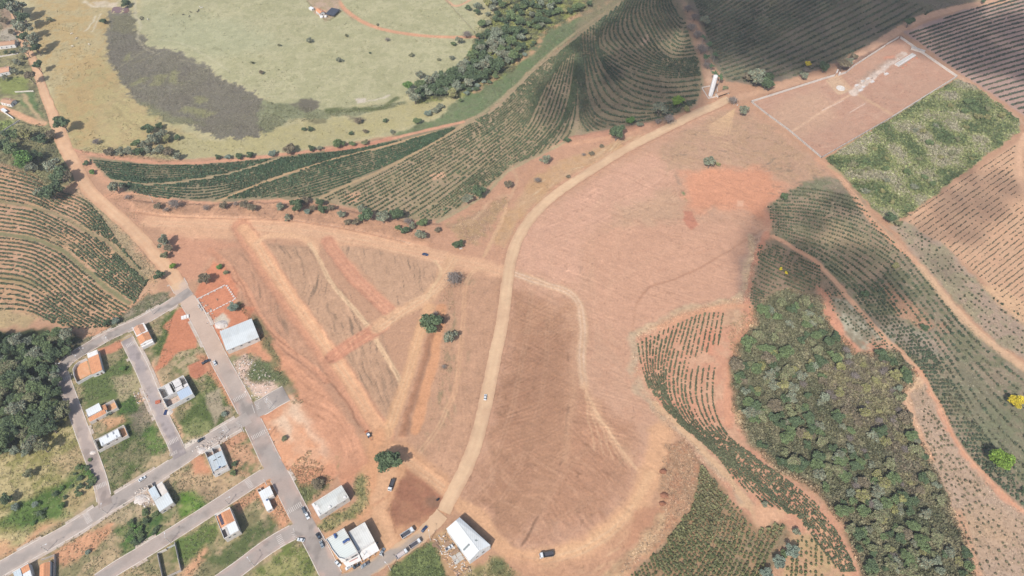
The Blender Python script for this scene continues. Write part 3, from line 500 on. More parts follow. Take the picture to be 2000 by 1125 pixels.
for q, c1, c2 in (([(152,745),(200,725),(245,695),(262,720),(255,770),(200,790),(175,800),(160,790)], alb(104,122,70), alb(94,112,64)),
                  ([(222,740),(262,725),(285,770),(255,780),(225,775)], alb(190,172,138), alb(170,160,120)),
                  ([(200,835),(250,815),(290,800),(325,870),(320,885),(240,945),(205,955),(190,900)], alb(94,112,62), alb(132,128,94)),
                  ([(250,800),(290,780),(300,830),(270,850)], alb(150,136,118), alb(162,146,122)), ([(275,835),(300,830),(325,870),(310,890),(285,880)], alb(80,116,54), alb(104,128,66)),
                  ([(225,785),(280,765),(285,785),(240,815)], alb(78,112,54), alb(98,122,64)), ([(372,770),(440,740),(460,800),(430,830),(372,862),(350,850)], alb(98,116,64), alb(128,136,86)),
                  ([(340,700),(375,665),(410,680),(440,740),(400,750),(370,745)], alb(134,142,90), alb(178,160,126)), ([(310,660),(335,600),(345,605),(325,700),(300,690)], alb(92,114,60), alb(116,128,74)),
                  ([(440,850),(490,840),(512,900),(490,930),(440,925)], alb(134,134,92), alb(196,150,126)), ([(340,970),(375,955),(400,975),(395,1000),(355,1015)], alb(96,134,50), alb(116,142,70)),
                  ([(230,1040),(300,985),(330,1000),(310,1050),(240,1090)], alb(72,108,56), alb(110,124,74)), ([(340,1060),(420,1010),(425,1050),(360,1110),(345,1100)], alb(108,122,66), alb(94,120,58)),
                  ([(395,1090),(470,1050),(545,990),(570,1010),(540,1045),(440,1110)], alb(98,112,68), alb(140,128,100)), ([(490,1135),(560,1070),(590,1062),(610,1090),(630,1135)], alb(122,134,72), alb(156,152,100)),
                  ([(210,1000),(300,950),(340,975),(330,1000),(270,1010),(220,1035)], alb(158,150,116), alb(186,166,134)), ([(350,920),(430,925),(480,950),(400,985),(350,960)], alb(176,150,120), alb(196,166,130)),
                  ([(560,930),(575,905),(600,880),(612,900),(650,935),(640,950),(600,985),(580,970)], alb(112,124,76), alb(130,130,92)), ([(700,930),(720,930),(720,985),(700,1010),(640,1040),(620,1035),(622,1020),(690,985)], alb(140,144,92), alb(164,156,108))):
    poly(q, c1, 2.5, 3.5, a=.9, v=.18, var2=c2, ragged=2)
poly([(0+320,640),(350,600),(372,602),(392,650),(380,680),(345,690),(330,710),(300,735),(318,680),(330,650)], alb(206,124,98), 1.2, 2, v=.05); poly([(368,712),(395,703),(418,700),(414,722),(385,742),(370,738)], alb(196,118,96), .9, 1.2, v=.05, dz=.5)
poly([(385,560),(400,535),(420,510),(445,530),(465,555),(462,590),(500,600),(492,620),(430,680),(405,640),(380,600)], alb(212,128,102), 1.5, 2, v=.07); poly([(415,625),(440,612),(450,625),(440,645),(420,640)], alb(216,200,180), 1.2, 2, v=.1)
poly([(385,690),(425,760),(450,790),(470,810),(520,860),(570,930),(590,950),(640,945),(660,930),(680,960),(720,900),(700,860),(620,740),(560,690),(500,640),(480,690),(440,700)], alb(212,144,118), 2, 2, v=.08)
poly([(440,700),(490,690),(560,740),(575,765),(520,800),(490,785),(455,740)], alb(176,156,126), 2, 3, v=.2, var2=alb(146,140,104)); poly([(455,705),(480,690),(490,710),(480,735),(500,750),(530,745),(545,760),(515,775),(490,770),(465,735)], alb(226,196,176), 1.5, 2.5, v=.12)
poly([(500,705),(530,705),(560,745),(500,745),(485,730)], alb(110,120,82), 2, 2.5, v=.2); poly([(515,825),(560,770),(590,790),(640,860),(660,900),(630,915),(560,905),(530,865)], alb(226,168,142), 2, 2.5, v=.08, var2=alb(216,152,124)); poly([(565,775),(600,810),(640,870),(640,890),(600,840),(560,800),(530,825),(570,860)], alb(240,208,190), 3, 3, a=.75, v=.1)
poly([(560,690),(620,730),(700,850),(715,900),(665,930),(600,830)], alb(212,152,128), 4, 3, a=.7, v=.08); streaks([(560,690),(700,850),(715,900),(600,830)], (600,740),(690,880), 1.8, 14, alb(178,126,104), .5, 81)
line([(660,885),(668,925)], 3.5, alb(134,132,92), 1, 2, brk=.4); line([(470,595),(500,625),(520,660),(545,720),(575,770)], 6, alb(122,120,84), 2, 3, v=.2, brk=.5, a=.85)
poly([(300,700),(312,740),(330,770),(345,830),(362,850),(352,855),(330,800),(290,735)], alb(226,178,152), 1.5, 2, v=.08); poly([(262,770),(285,762),(292,785),(270,790)], alb(228,186,166), 1.5, 2, a=.9, v=.08); poly([(192,680),(235,665),(245,675),(215,692),(196,695)], alb(204,132,108), 1.2, 1.5)
poly([(372,895),(395,890),(412,925),(380,930)], alb(206,140,114), 2, 2); poly([(430,845),(470,842),(490,855),(455,870),(440,880)], alb(206,150,126), 2, 2.5, v=.14); poly([(490,965),(520,925),(545,960),(570,1010),(545,1040),(530,990)], alb(214,152,124), 2, 2.5, v=.1); poly([(455,985),(495,955),(500,970),(470,1000)], alb(208,152,126), 2, 2)
poly([(345,870),(440,840),(452,850),(400,880),(350,912)], alb(224,212,198), 1.2, 1.2, a=.9); poly([(255,960),(300,940),(312,985),(275,985)], alb(200,178,158), 1.5, 2, v=.15); poly([(430,795),(450,790),(455,815),(440,820)], alb(188,164,140), 1.5, 2, a=.8); poly([(400,770),(425,760),(435,805),(420,830),(405,800)], alb(186,168,144), 1.5, 2, a=.8, v=.1)
poly([(210,850),(225,835),(235,850),(222,870)], alb(206,152,126), 1.5, 2, a=.8); poly([(195,822),(240,810),(245,822),(205,842)], alb(220,164,134), 1.5, 2, a=.8)
# lower centre lots
poly([(755,1135),(760,1110),(835,1060),(850,1075),(880,1135)], alb(104,116,72), 1.8, 2, v=.2, var2=alb(120,130,80)); poly([(838,1052),(875,1030),(925,1110),(920,1135),(880,1135),(850,1075)], alb(196,156,126), 2, 2.5, v=.15, var2=alb(184,150,120))
poly([(905,1125),(960,1085),(985,1092),(1010,1125),(1000,1140),(900,1140)], alb(148,138,94), 2, 3, v=.2, var2=alb(182,160,120)); poly([(960,1090),(985,1095),(985,1115),(965,1118)], alb(122,124,84), 2, 2)
poly([(635,1045),(680,1015),(740,1020),(760,1060),(740,1085),(700,1118),(670,1122),(640,1085)], alb(214,166,136), 1.5, 1.5, v=.06)
bank([(262,414),(330,423),(450,427),(560,431),(660,445),(740,461),(800,474),(835,478),(860,440),(800,436),(700,418),(620,402),(500,396),(400,402),(300,398),(255,392)], 1.5, 2.0)
bank([(540,690),(600,740),(690,850),(712,905),(668,935),(680,960),(722,900),(705,850),(620,735),(565,690)], .45, 3)
bank([(400,500),(440,545),(480,620),(520,690),(560,730),(600,760),(620,745),(580,710),(520,655),(480,590),(440,520),(415,490)], .4, 2.5)
bank([(520,478),(600,483),(680,592),(740,652),(778,740),(756,836),(725,790),(642,668),(562,568)], .35, 1.2)
bank([(1000,300),(1100,285),(1200,268),(1290,240),(1330,222),(1360,210),(1290,235),(1200,252),(1100,272),(1010,300),(1000,325)], 1.0, 2)
furrows(MAINF, (1010,700),(1100,735), 3.1, .12, .07, 101, bend=14); furrows([(985,560),(1130,600),(1125,720),(1130,860),(1060,1000),(1000,1060),(910,990),(950,860),(980,700)], (980,760),(1090,690), 2.3, .15, .09, 102)
furrows([(1130,760),(1230,830),(1240,930),(1160,1020),(1050,1040),(1090,900)], (1130,860),(1210,960), 2.6, .14, .09, 103); furrows([(880,540),(960,545),(950,740),(900,900),(860,930),(850,850)], (905,560),(880,780), 2.4, .13, .08, 104)
for fp in ([(520,475),(600,480),(740,650),(780,740),(755,840),(640,670)], [(660,480),(860,508),(850,560),(770,600),(720,540)], [(430,500),(480,490),(560,590),(640,700),(720,810),(600,720),(500,640)]): furrows(fp, (560,500),(620,680), 3.4, .16, .11, 105, soft=2, bend=4)
furrows(CEM, (1540,262),(1700,180), 3.0, .08, .05, 106, soft=1, warp=0, bend=2); furrows([(565,690),(700,850),(712,900),(665,925),(600,830)], (600,740),(690,880), 2.8, .14, .09, 107)
furrows([(1040,430),(1270,300),(1400,290),(1420,420),(1160,470),(1010,520)], (1080,420),(1260,330), 3.4, .10, .06, 108)
# speckle of stones and clods over everything bare
Z += 0.10*N4+0.05*N1
W5 = vn(GX, GY, 1.3, 77); big = fbm(GX, GY, 90, 79, 3); C *= (1+.025*W5+.03*vn(GX, GY, 2.7, 78)+.05*big)[..., None]
spk = sst(.72, .95, vn(GX, GY, 1.5, 80)+.25*N12); C *= (1-.22*spk)[..., None]; spk2 = sst(.8, .98, vn(GX, GY, 1.7, 81)+.2*N40); C *= (1+.14*spk2)[..., None]
def hz(x, y):
    j = np.clip(np.searchsorted(gx, x)-1, 0, len(gx)-2); i = np.clip(np.searchsorted(gy, y)-1, 0, len(gy)-2); return Z[i, j]
# ------------------------------------------------------------------ streets and dirt roads (sheets laid on the ground), kerbs, markings
def vnp(x, y, s, seed): return vn(np.asarray(x, np.float32), np.asarray(y, np.float32), s, seed)
ground_mat = attr_mat('soil', 1.0, (1.5, .15), (6.0, .09), bump=.7, spec=.05, bdist=.3, clods=.02)
track_mat = attr_mat('packed_dirt', .98, (1.8, .07), (9.0, .07), bump=.35, spec=.08, bdist=.15)
road_mat = attr_mat('road_surface', .9, (1.1, .07), (12.0, .06), bump=.15, spec=.2)
ASPH = alb(174,163,154); DUST = alb(206,176,158); LODUST = alb(214,190,174)
ROADS = [  # name, px centreline, width m, base, dusty edge, centre track colour
 ('street', [(345,549),(358,572),(373,597),(388,622),(409,662),(428,702),(448,738),(466,771),(484,806),(503,845),(528,898),(552,941),(577,990),(598,1030),(620,1070),(645,1120),(668,1170)], 10.8, ASPH, alb(196,172,158)),
 ('street', [(-40,1132),(0,1112),(60,1078),(140,1034),(205,992),(280,945),(350,900),(400,866),(440,842),(486,815)], 9.2, ASPH, alb(196,180,168)),
 ('street', [(190,1135),(230,1108),(300,1066),(400,1003),(470,957),(512,930),(544,914)], 8.2, ASPH, alb(192,174,162)),
 ('street', [(425,1140),(470,1108),(520,1070),(565,1043),(602,1026)], 9.0, ASPH, alb(190,170,158)),
 ('street', [(118,722),(128,752),(142,790),(157,832),(170,868),(185,908),(197,945),(206,988)], 7.6, alb(180,164,154), alb(206,186,170)),
 ('street', [(372,568),(330,596),(272,630),(220,652),(170,680),(138,700),(118,722)], 8.4, ASPH, alb(196,176,162)),
 ('street', [(248,662),(262,690),(280,726),(300,776),(322,826),(338,858),(352,892)], 8.0, alb(176,164,160), alb(206,188,174)),
 ('street', [(500,800),(516,793),(535,781),(559,768)], 12.5, alb(168,158,150), alb(184,172,162)),
 ('street', [(650,1150),(690,1128),(740,1100),(790,1070),(830,1040),(864,1004)], 8.8, alb(174,162,150), alb(212,174,148)),
]
def flat(p, w):
    s = sl(p, w+6); d = segdist(GX[s], GY[s], p, False); k = sst(w/2+2.5, w/2+.8, d); Z[s] *= (1-k); Z[s] -= 0.06*k
RP = []
for nm, px, w, c1, c2 in ROADS:
    p = resample(smooth(PP(px), 6), 1.2); RP.append((p, w)); flat(resample(p, 4), w)
def strip(name, p, w, z, c1, c2, ragged=.25, na=11, v=.06, centre=None, widths=None, mat=road_mat, me=None, dustend=None):
    t = np.gradient(p, axis=0); n = np.stack([-t[:, 1], t[:, 0]], 1)/np.hypot(t[:, 0], t[:, 1])[:, None]
    a = np.linspace(-1, 1, na); W = (np.full(len(p), w) if widths is None else np.interp(np.linspace(0,1,len(p)), np.linspace(0,1,len(widths)), widths))/2
    e1 = 1+ragged*(vnp(p[:,0],p[:,1],4,21)+.6*vnp(p[:,0],p[:,1],1.6,22))/W; e2 = 1+ragged*(vnp(p[:,0],p[:,1],4,23)+.6*vnp(p[:,0],p[:,1],1.6,24))/W
    X = np.zeros((len(p), na)); Y = X.copy()
    for k in range(na):
        e = e1 if a[k] > 0 else e2; off = a[k]*W*e; X[:, k] = p[:, 0]+n[:, 0]*off; Y[:, k] = p[:, 1]+n[:, 1]*off
    V = np.stack([X, Y, np.full_like(X, z)], 2).reshape(-1, 3)
    m = len(p); i = np.arange(m-1)[:, None]*na+np.arange(na-1)[None]; i = i.ravel()
    F = np.stack([i, i+1, i+1+na, i+na], 1) if True else None
    # orientation: make normals point up
    A = V[F[0, 1]]-V[F[0, 0]]; B = V[F[0, 3]]-V[F[0, 0]]
    if A[0]*B[1]-A[1]*B[0] < 0: F = F[:, ::-1]
    edge = sst(.55, 1.0, np.abs(a)[None]+.3*vnp(X, Y, 6, 25)+.2*vnp(X, Y, 2.5, 26))[..., None]
    for j, (p2, w2) in enumerate(RP if me is not None else []):
        if j != me and (j < 8): dd = segdist(X.astype(np.float32), Y.astype(np.float32), resample(p2, 4), False); edge = edge*sst(w2/2-1.2, w2/2+.8, dd)[..., None]
    k = (1+v*(vnp(X, Y, 18, 27)+.8*vnp(X, Y, 5, 28)+.7*vnp(X, Y, 1.8, 29)))[..., None]
    c = np.asarray(c1)[None, None]*(1-edge)+np.asarray(c2)[None, None]*edge
    if centre is not None:
        lanes = np.exp(-((np.abs(a)-.38)/.2)**2)[None, :, None]*.6*(0.7+.5*vnp(X, Y, 9, 30))[..., None]; c = c*(1-lanes)+np.asarray(centre)*lanes
    if me is not None and me != 8:
        pt = sst(.28, .5, vnp(X, Y, 8, 46+me)*.7+.5*vnp(X, Y, 3, 47))[..., None]*.22; c = c*(1-pt)
    dust = sst(.15, .7, vnp(X, Y, 26, 31)+.4*vnp(X, Y, 7, 32))[..., None]*.55; c = (c*(1-dust)+np.asarray(c2)*dust)*k
    if me == 0:
        up = sst(212, 275, Y+10*vnp(X, Y, 20, 48))[..., None]*.9; c = c*(1-up)+np.asarray(alb(210,184,164))*up*k
    if dustend is not None:
        q = PV(dustend[0]); dd = np.hypot(X-q.x, Y-q.y)+6*vnp(X, Y, 7, 44)+3*vnp(X, Y, 2.5, 45); t_ = sst(dustend[1], dustend[1]*.35, dd)[..., None]; c = c*(1-t_)+np.asarray(TANL)*t_*k
    o = np_mesh(name, V, F, mat, c.reshape(-1, 3)); return setp(o, kind='structure')
for i, ((nm, px, w, c1, c2), (p, w_)) in enumerate(zip(ROADS, RP)):
    strip(nm, p, w, 0.05+0.016*i, c1, c2, ragged=.12 if i not in (8,) else .7, me=i, dustend=((868,1000),34) if i == 8 else (((343,548),14) if i == 0 else None))
DR = [('dirt_road', [(1424,192),(1400,205),(1360,222),(1290,257),(1220,293),(1150,336),(1090,376),(1045,417),(1016,458),(1000,500),(991,550),(982,620),(966,700),(950,780),(933,850),(912,910),(886,960),(866,1000)], [9,10,9.5,9,8.5,8.5,8.6,8.8,8.8,9,9,9,9,9,9,9,8.5], TANL, alb(212,172,148), alb(228,194,168)),
      ('dirt_road', [(5,-60),(22,10),(42,75),(66,120),(84,175),(104,225),(126,285),(146,322),(172,368),(212,408),(258,448),(305,500),(332,532),(346,552)], [5,5,5,6,7,7.5,8,9,12,11,10.5,10,10,11], alb(224,178,150), alb(212,164,138), alb(230,192,166))]
DP = []
for i, (nm, px, ws, c1, c2, c3) in enumerate(DR):
    p = resample(smooth(PP(px), 8), 1.2); DP.append(p); flat(resample(p, 4), max(ws)); strip(nm, p, 9, 0.19+.015*i, c1, c2, ragged=.35, widths=ws, centre=c3, mat=track_mat)
for p in DP:
    s = sl(p, 20); d = segdist(GX[s], GY[s], resample(p, 4), False); nr = np.ones_like(d)
    for q, w in RP: nr *= sst(w/2+2, w/2+6, segdist(GX[s], GY[s], resample(q, 8), False))
    Z[s] += .35*np.exp(-((d-6.3)/1.0)**2)*(0.7+.5*N4[s])*(d > 5.2)*nr
# kerbs and footways beside the streets, broken at the junctions
KM = surf('kerb_concrete', alb(232,222,210), .1, 2, .9, dirt=alb(196,160,136)); FW = surf('footway_concrete', alb(206,190,176), .12, 1.2, .95, dirt=alb(190,160,128), dscale=.12)
def free(q, me):
    for j, (p2, w2) in enumerate(RP):
        if j == me: continue
        if np.min(np.hypot(p2[:, 0]-q[0], p2[:, 1]-q[1])) < w2/2+1.6: return False
    return True
for i, (p, w) in enumerate(RP[:8]):
    t = np.gradient(p, axis=0); n = np.stack([-t[:, 1], t[:, 0]], 1)/np.hypot(t[:, 0], t[:, 1])[:, None]
    kb = MB(); fw = MB()
    for sd in (1, -1):
        run = []
        def flush():
            if len(run) > 3:
                for a, b in zip(run[:-1], run[1:]):
                    pa, na_, pb, nb_ = a[0], a[1]*sd, b[0], b[1]*sd
                    def strip_box(mb, o1, o2, z0, z1):
                        q = [pa+na_*o1, pb+nb_*o1, pb+nb_*o2, pa+na_*o2]
                        if sd > 0: q = q[::-1]
                        mb.add([(x, y, z0) for x, y in q]+[(x, y, z1) for x, y in q], [(4,5,6,7),(0,1,5,4),(1,2,6,5),(2,3,7,6),(3,0,4,7)])
                    strip_box(kb, w/2+.02, w/2+.42, -.1, .2)
                    if a[2]: strip_box(fw, w/2+.36, w/2+.36+a[2], -.1, .19)
            run.clear()
        for k in range(0, len(p), 1):
            q = p[k]+n[k]*sd*(w/2+.3)
            if free(q, i) and q[1] > 60:
                r = float(vnp(q[0], q[1], 22, 40+i)); fwid = 1.5+.5*r if r > (0.5 if i not in (1,) else 0.0) else 0
                run.append((p[k], n[k], fwid))
            else: flush()
        flush()
    setp(kb.build('kerb', KM), kind='structure')
    if fw.f: setp(fw.build('footway', FW), kind='structure')
MK = surf('road_paint', alb(216,206,196), .15, 3, .8, dirt=alb(178,165,155), dscale=.7)
def marks(px, ang_road, length, depth, n, zz):
    "zebra crossing: bars parallel to the traffic"
    c = PV(px); mb = MB(); rz = ang_road; ca, sa = math.cos(rz), math.sin(rz)
    for k in range(n):
        o = (k-(n-1)/2)*length/n
        q = []
        for dx, dy in ((-depth/2, o-.22), (depth/2, o-.22), (depth/2, o+.22), (-depth/2, o+.22)): q.append((c.x+dx*ca-dy*sa, c.y+dx*sa+dy*ca, zz))
        mb.add(q, [(0,1,2,3)])
    setp(mb.build('crosswalk_marking', MK), kind='structure')
def rdir(i, px):
    c = PV(px); p = RP[i][0]; k = int(np.argmin(np.hypot(p[:,0]-c.x, p[:,1]-c.y))); k = min(max(k,2),len(p)-3); d = p[k+2]-p[k-2]; return math.atan2(d[1], d[0])
for i, px, n in ((0,(575,992),9),(3,(548,1056),7),(2,(487,945),7),(0,(505,849),9),(4,(198,948),7),(1,(171,1011),9),(6,(338,862),7),(6,(256,672),7),(4,(133,737),6),(0,(469,776),9),(7,(526,787),10),(1,(440,838),8),(5,(205,662),7)):
    marks(px, rdir(i, px), RP[i][1]-1.4, 3.2, n, .05+.016*i+.012 if i != 7 else .19)
def bar(px, i, L, off=0):
    c = PV(px); a = rdir(i, px)+math.pi/2; d = Vector((math.cos(a), math.sin(a), 0))*L/2; mb = MB(); nrm = Vector((-d.y, d.x, 0)).normalized()*.2; z = Vector((0,0,.2))
    mb.add([c-d-nrm+z, c+d-nrm+z, c+d+nrm+z, c-d+nrm+z], [(0,1,2,3)]); setp(mb.build('stop_line_marking', MK), kind='structure')
for px, i, L in (((472,835),1,8),((523,792),7,9),((495,799),7,7),((575,1039),3,5),((518,942),2,5),((250,657),6,5)): bar(px, i, L)
def word(px, i, size, z=.2, flip=0):
    cu = bpy.data.curves.new('stop_word', 'FONT'); cu.body = 'PARE'; cu.size = size; cu.align_x = 'CENTER'; cu.align_y = 'CENTER'; cu.materials.append(MK); cu.fill_mode = 'FRONT'
    o = bpy.data.objects.new('painted_word', cu); o.location = PV(px, z); o.rotation_euler = (0, 0, rdir(i, px)-math.pi/2+flip); o.scale = (1, 1.6, 1); link(o); setp(o, kind='structure')
for px, i, fl in (((339,886),6,math.pi),((504,793),7,math.pi),((466,829),1,0),((574,1046),3,0)): word(px, i, 2.2, flip=fl)
for i, px in ((7, [(534,770),(548,760)]),):
    pass
# faint seam along the middle of the long street
# build the ground sheet now that everything under the roads is level
ny, nx = GX.shape; idx = np.arange((ny-1)*nx).reshape(ny-1, nx)[:, :-1].ravel()
GF = np.stack([idx, idx+1, idx+1+nx, idx+nx], 1)
far = (GY > 840)|(GY < 50)|(np.abs(GX) > 705)
if far.any():
    f3 = np.asarray(alb(142,140,106), np.float32)*(1+.25*N40[..., None]); C[far] = f3[far]; Z[far] = 0
g = np_mesh('ground', np.stack([GX, GY, Z], 2).reshape(-1, 3), GF, ground_mat, np.clip(C, .01, 1).reshape(-1, 3), smooth_=True)
setp(g, kind='structure')
# small red pool in the marsh
pm = surf('pool_water', alb(140,110,104), .06, .3, .25, spec=.5)
mb = MB(); q = [(219,13),(250,13),(253,22),(248,25),(218,25)]; mb.add([(float(x), float(y), .02) for x, y in PP(q)], [(4,3,2,1,0)]); setp(mb.build('water', pm), kind='structure')
# ------------------------------------------------------------------ vegetation
leaf_mat = attr_mat('foliage', .75, (.9, .22), (9.0, .12), bump=0, spec=.25)
bark_mat = surf('bark', (0.13,0.105,0.085), .25, 6, .95, bump=.4); twig_mat = surf('grey_twigs', (0.21,0.18,0.16), .2, 4, .95)
def depth(u, v):
    th = CAM_T+math.atan((562.5-v)/FOC); return CAM_H/math.cos(th)*math.cos(th-CAM_T)
def ppm(u, v): return FOC/depth(u, v)
def quads(c, size, rng, up=0.35, asp=.7):
    n = len(c); nrm = rng.normal(size=(n, 3)); nrm[:, 2] = np.abs(nrm[:, 2])+up; nrm /= np.linalg.norm(nrm, axis=1)[:, None]
    a = np.cross(nrm, rng.normal(size=(n, 3))); a /= np.linalg.norm(a, axis=1)[:, None]; b = np.cross(nrm, a)
    s = (np.asarray(size)*np.ones(n))[:, None]; a = a*s*.5; b = b*s*.5*asp
    V = np.stack([c-a-b, c+a-b*.6, c+a*.9+b, c-a*.7+b*1.1], 1).reshape(-1, 3); F = np.arange(4*n).reshape(n, 4); return V, F
def lowdome(r, h, rng, n=6, z0=0):
    V = [(0, 0, z0+h)]; 
    for k in range(n):
        a = 2*math.pi*k/n; q = r*rng.uniform(.85, 1.1); V.append((q*math.cos(a)*.75, q*math.sin(a)*.75, z0+h*.7))
    for k in range(n):
        a = 2*math.pi*k/n; q = r*rng.uniform(.85, 1.1); V.append((q*math.cos(a), q*math.sin(a), z0-.1))
    F = [(0, 1+k, 1+(k+1) % n, 1+(k+1) % n) for k in range(n)]
    F = [(0, 1+k, 1+(k+1) % n) for k in range(n)]; F2 = [(1+k, 1+n+k, 1+n+(k+1) % n, 1+(k+1) % n) for k in range(n)]
    return V, F, F2
def clump_tmpl(nq, r, h, size, seed, core=True, up=.35):
    rng = np.random.default_rng(seed); d = rng.normal(size=(nq, 3)); d[:, 2] = np.abs(d[:, 2])*.9; d /= np.linalg.norm(d, axis=1)[:, None]
    c = d*np.array([r, r, h])*rng.uniform(.7, 1.0, (nq, 1)); V, F = quads(c, size*rng.uniform(.7, 1.3, nq), rng, up)
    K = np.repeat(rng.uniform(.72, 1.3, nq), 4)
    if core:
        v, f3, f4 = lowdome(r*.78, h*.8, rng); o = len(V); V = np.vstack([V, v]); 
        f3 = [(a, b, c_, c_) for a, b, c_ in f3]
        f = np.array(f4)+o; F = np.vstack([F, f]); K = np.r_[K, np.full(len(v), .8)]
        n = 6; F = np.vstack([F, np.array([(o, o+1, o+2, o+3), (o, o+3, o+4, o+5), (o, o+5, o+6, o+1)])])
    return V.astype(np.float32), F, K.astype(np.float32)
def scatter(name, tmpls, x, y, z, s, col, seed=0, rot=None, label=None, cat=None, sz=None, mat=None):
    rng = np.random.default_rng(seed+99); n = len(x)
    if n == 0: return
    which = rng.integers(0, len(tmpls), n); rot = rng.uniform(0, 6.28, n) if rot is None else rot; VV = []; FF = []; CC = []; off = 0
    for k, (V, F, K) in enumerate(tmpls):
        m = which == k; q = int(m.sum())
        if not q: continue
        c, s_ = np.cos(rot[m])[:, None], np.sin(rot[m])[:, None]; sc = s[m][:, None]; szz = sc if sz is None else sz[m][:, None]
        X = (V[None, :, 0]*c-V[None, :, 1]*s_)*sc+x[m][:, None]; Y = (V[None, :, 0]*s_+V[None, :, 1]*c)*sc+y[m][:, None]; Zz = V[None, :, 2]*szz+z[m][:, None]
        VV.append(np.stack([X, Y, Zz], 2).reshape(-1, 3)); FF.append((F[None]+(np.arange(q)*len(V))[:, None, None]+off).reshape(-1, F.shape[1])); CC.append((col[m][:, None, :]*K[None, :, None]).reshape(-1, 3)); off += q*len(V)
    o = np_mesh(name, np.vstack(VV), np.vstack(FF), mat or leaf_mat, np.clip(np.vstack(CC), 0.004, 1)); return setp(o, label, cat, kind='stuff') if label else o
BUSH = [clump_tmpl(15, .95, 1.45, .85, k) for k in range(6)]
WEED = [clump_tmpl(6, .62, .42, .62, 50+k, core=False, up=.9) for k in range(6)]
def loft_rows(guides, nrow, step, px_res=40):
    G = [resample(smooth(PP(g), 6), 3.0) for g in guides]; G = [np.stack([np.interp(np.linspace(0, 1, 160), np.linspace(0, 1, len(g)), g[:, k]) for k in (0, 1)], 1) for g in G]
    out = []; ng = len(G)-1
    for j, t in enumerate(np.linspace(0, ng, nrow)):
        k = min(int(t), ng-1); f = t-k; r = G[k]*(1-f)+G[k+1]*f; out.append(resample(r, step))
    return out
def coffee(name, guides, nrow, step, poly_px, base, jit=.25, miss=.08, scale=1.0, seed=0, exclude=(), gapn=.35, bare=None, label='', var=.18, collect=None, tall=1.0):
    rng = np.random.default_rng(seed); rows = loft_rows(guides, nrow, step); P2 = np.vstack(rows)
    P2 = P2+rng.normal(size=P2.shape)*jit*.5; x, y = P2[:, 0].astype(np.float32), P2[:, 1].astype(np.float32); k = inpoly(x, y, PP(poly_px))
    for e, w in exclude:
        k &= segdist(x, y, resample(smooth(PP(e), 6), 5), False) > w/2
    g = vn(x, y, 9, 60+seed)*.6+vn(x, y, 30, 61+seed)*.6; k &= rng.random(len(x)) > miss+np.clip((g-.35)*gapn*2, 0, .9)
    x, y, g = x[k], y[k], g[k]; n = len(x); s = scale*rng.uniform(.7, 1.2, n)*(1-.22*np.clip(g, -1, 1)); h = vn(x, y, 14, 63+seed)
    c = np.asarray(base)[None]*(1+var*h[:, None]+rng.normal(size=(n, 1))*.12); t = np.clip(rng.normal(size=(n, 1))*.25+vn(x, y, 24, 65+seed)[:, None]*.5, 0, 1); c = c*(1-t*.6)+alb(146,134,104)*t*.6
    if collect is not None:
        collect.append((x, y, s, c)); return
    scatter(name, BUSH, x, y, hz(x, y), s, c, seed, label=label, cat='coffee bushes', sz=s*tall)
CG = alb(80,102,74)
c_lab = 'rows of coffee bushes '
tr1 = [(219,352),(300,360),(400,348),(470,333),(545,309)]; tr2 = [(417,396),(480,370),(560,340),(650,312),(750,286),(850,258)]; tr3 = [(625,387),(680,360),(740,335),(845,281),(905,243)]
A1P = [(175,312),(330,323),(420,321),(560,308),(700,291),(800,271),(900,247),(845,284),(740,338),(625,385),(500,386),(400,390),(300,386),(262,376),(214,346)]
coffee('coffee_bushes', [[(170,309),(300,320),(420,319),(560,305),(700,289),(905,243)],[(200,340),(300,350),(420,340),(560,322),(700,300),(905,243)]], 8, 1.5, A1P, CG, exclude=((tr1,3),(tr2,3.4)), seed=1, miss=.04, gapn=.1, label='dense dark green coffee rows along the red track below the pasture')
coffee('coffee_bushes', [[(200,340),(300,350),(420,340),(560,322),(700,300),(905,243)],[(215,348),(300,362),(420,362),(560,334),(700,300),(850,262)],[(240,374),(330,392),(417,396),(560,342),(700,302),(850,260)]], 13, 1.5, A1P, CG, exclude=((tr1,3),(tr2,3.4)), seed=2, miss=.04, gapn=.1, label='dense dark green coffee rows left of the second field track')
coffee('coffee_bushes', [[(420,396),(560,342),(750,288),(905,243)],[(450,400),(600,355),(760,308),(905,243)],[(520,400),(640,376),(760,328),(905,245)]], 13, 1.5, A1P, alb(84,106,76), exclude=((tr2,3.4),(tr3,3.4)), seed=3, miss=.04, gapn=.1, label='dense dark green coffee rows between the two field tracks')
A2P = [(632,388),(740,338),(905,247),(962,218),(1062,123),(1135,70),(1130,134),(1131,180),(1134,240),(1110,272),(1060,297),(1000,322),(955,360),(898,402),(860,426),(800,426),(705,408)]
coffee('coffee_bushes', [[(600,404),(740,336),(905,246),(962,216),(1062,121),(1200,16)],[(690,420),(800,356),(920,282),(1010,215),(1075,140),(1180,50)],[(790,440),(880,378),(965,308),(1022,255),(1050,200),(1100,90)],[(890,428),(960,354),(1030,305),(1085,256),(1112,192),(1127,80)],[(1060,310),(1100,276),(1116,250),(1125,200),(1129,80)]], 33, 2.15, A2P, alb(100,112,80), seed=4, scale=.98, jit=.15, exclude=((tr3,3.4),), gapn=.25, label='sparser olive coffee rows sweeping up the slope beside the long dirt road')
A3P = [(1135,68),(1200,18),(1245,-25),(1318,-25),(1342,60),(1366,130),(1370,170),(1355,203),(1300,232),(1200,246),(1130,262),(1128,200),(1128,130)]
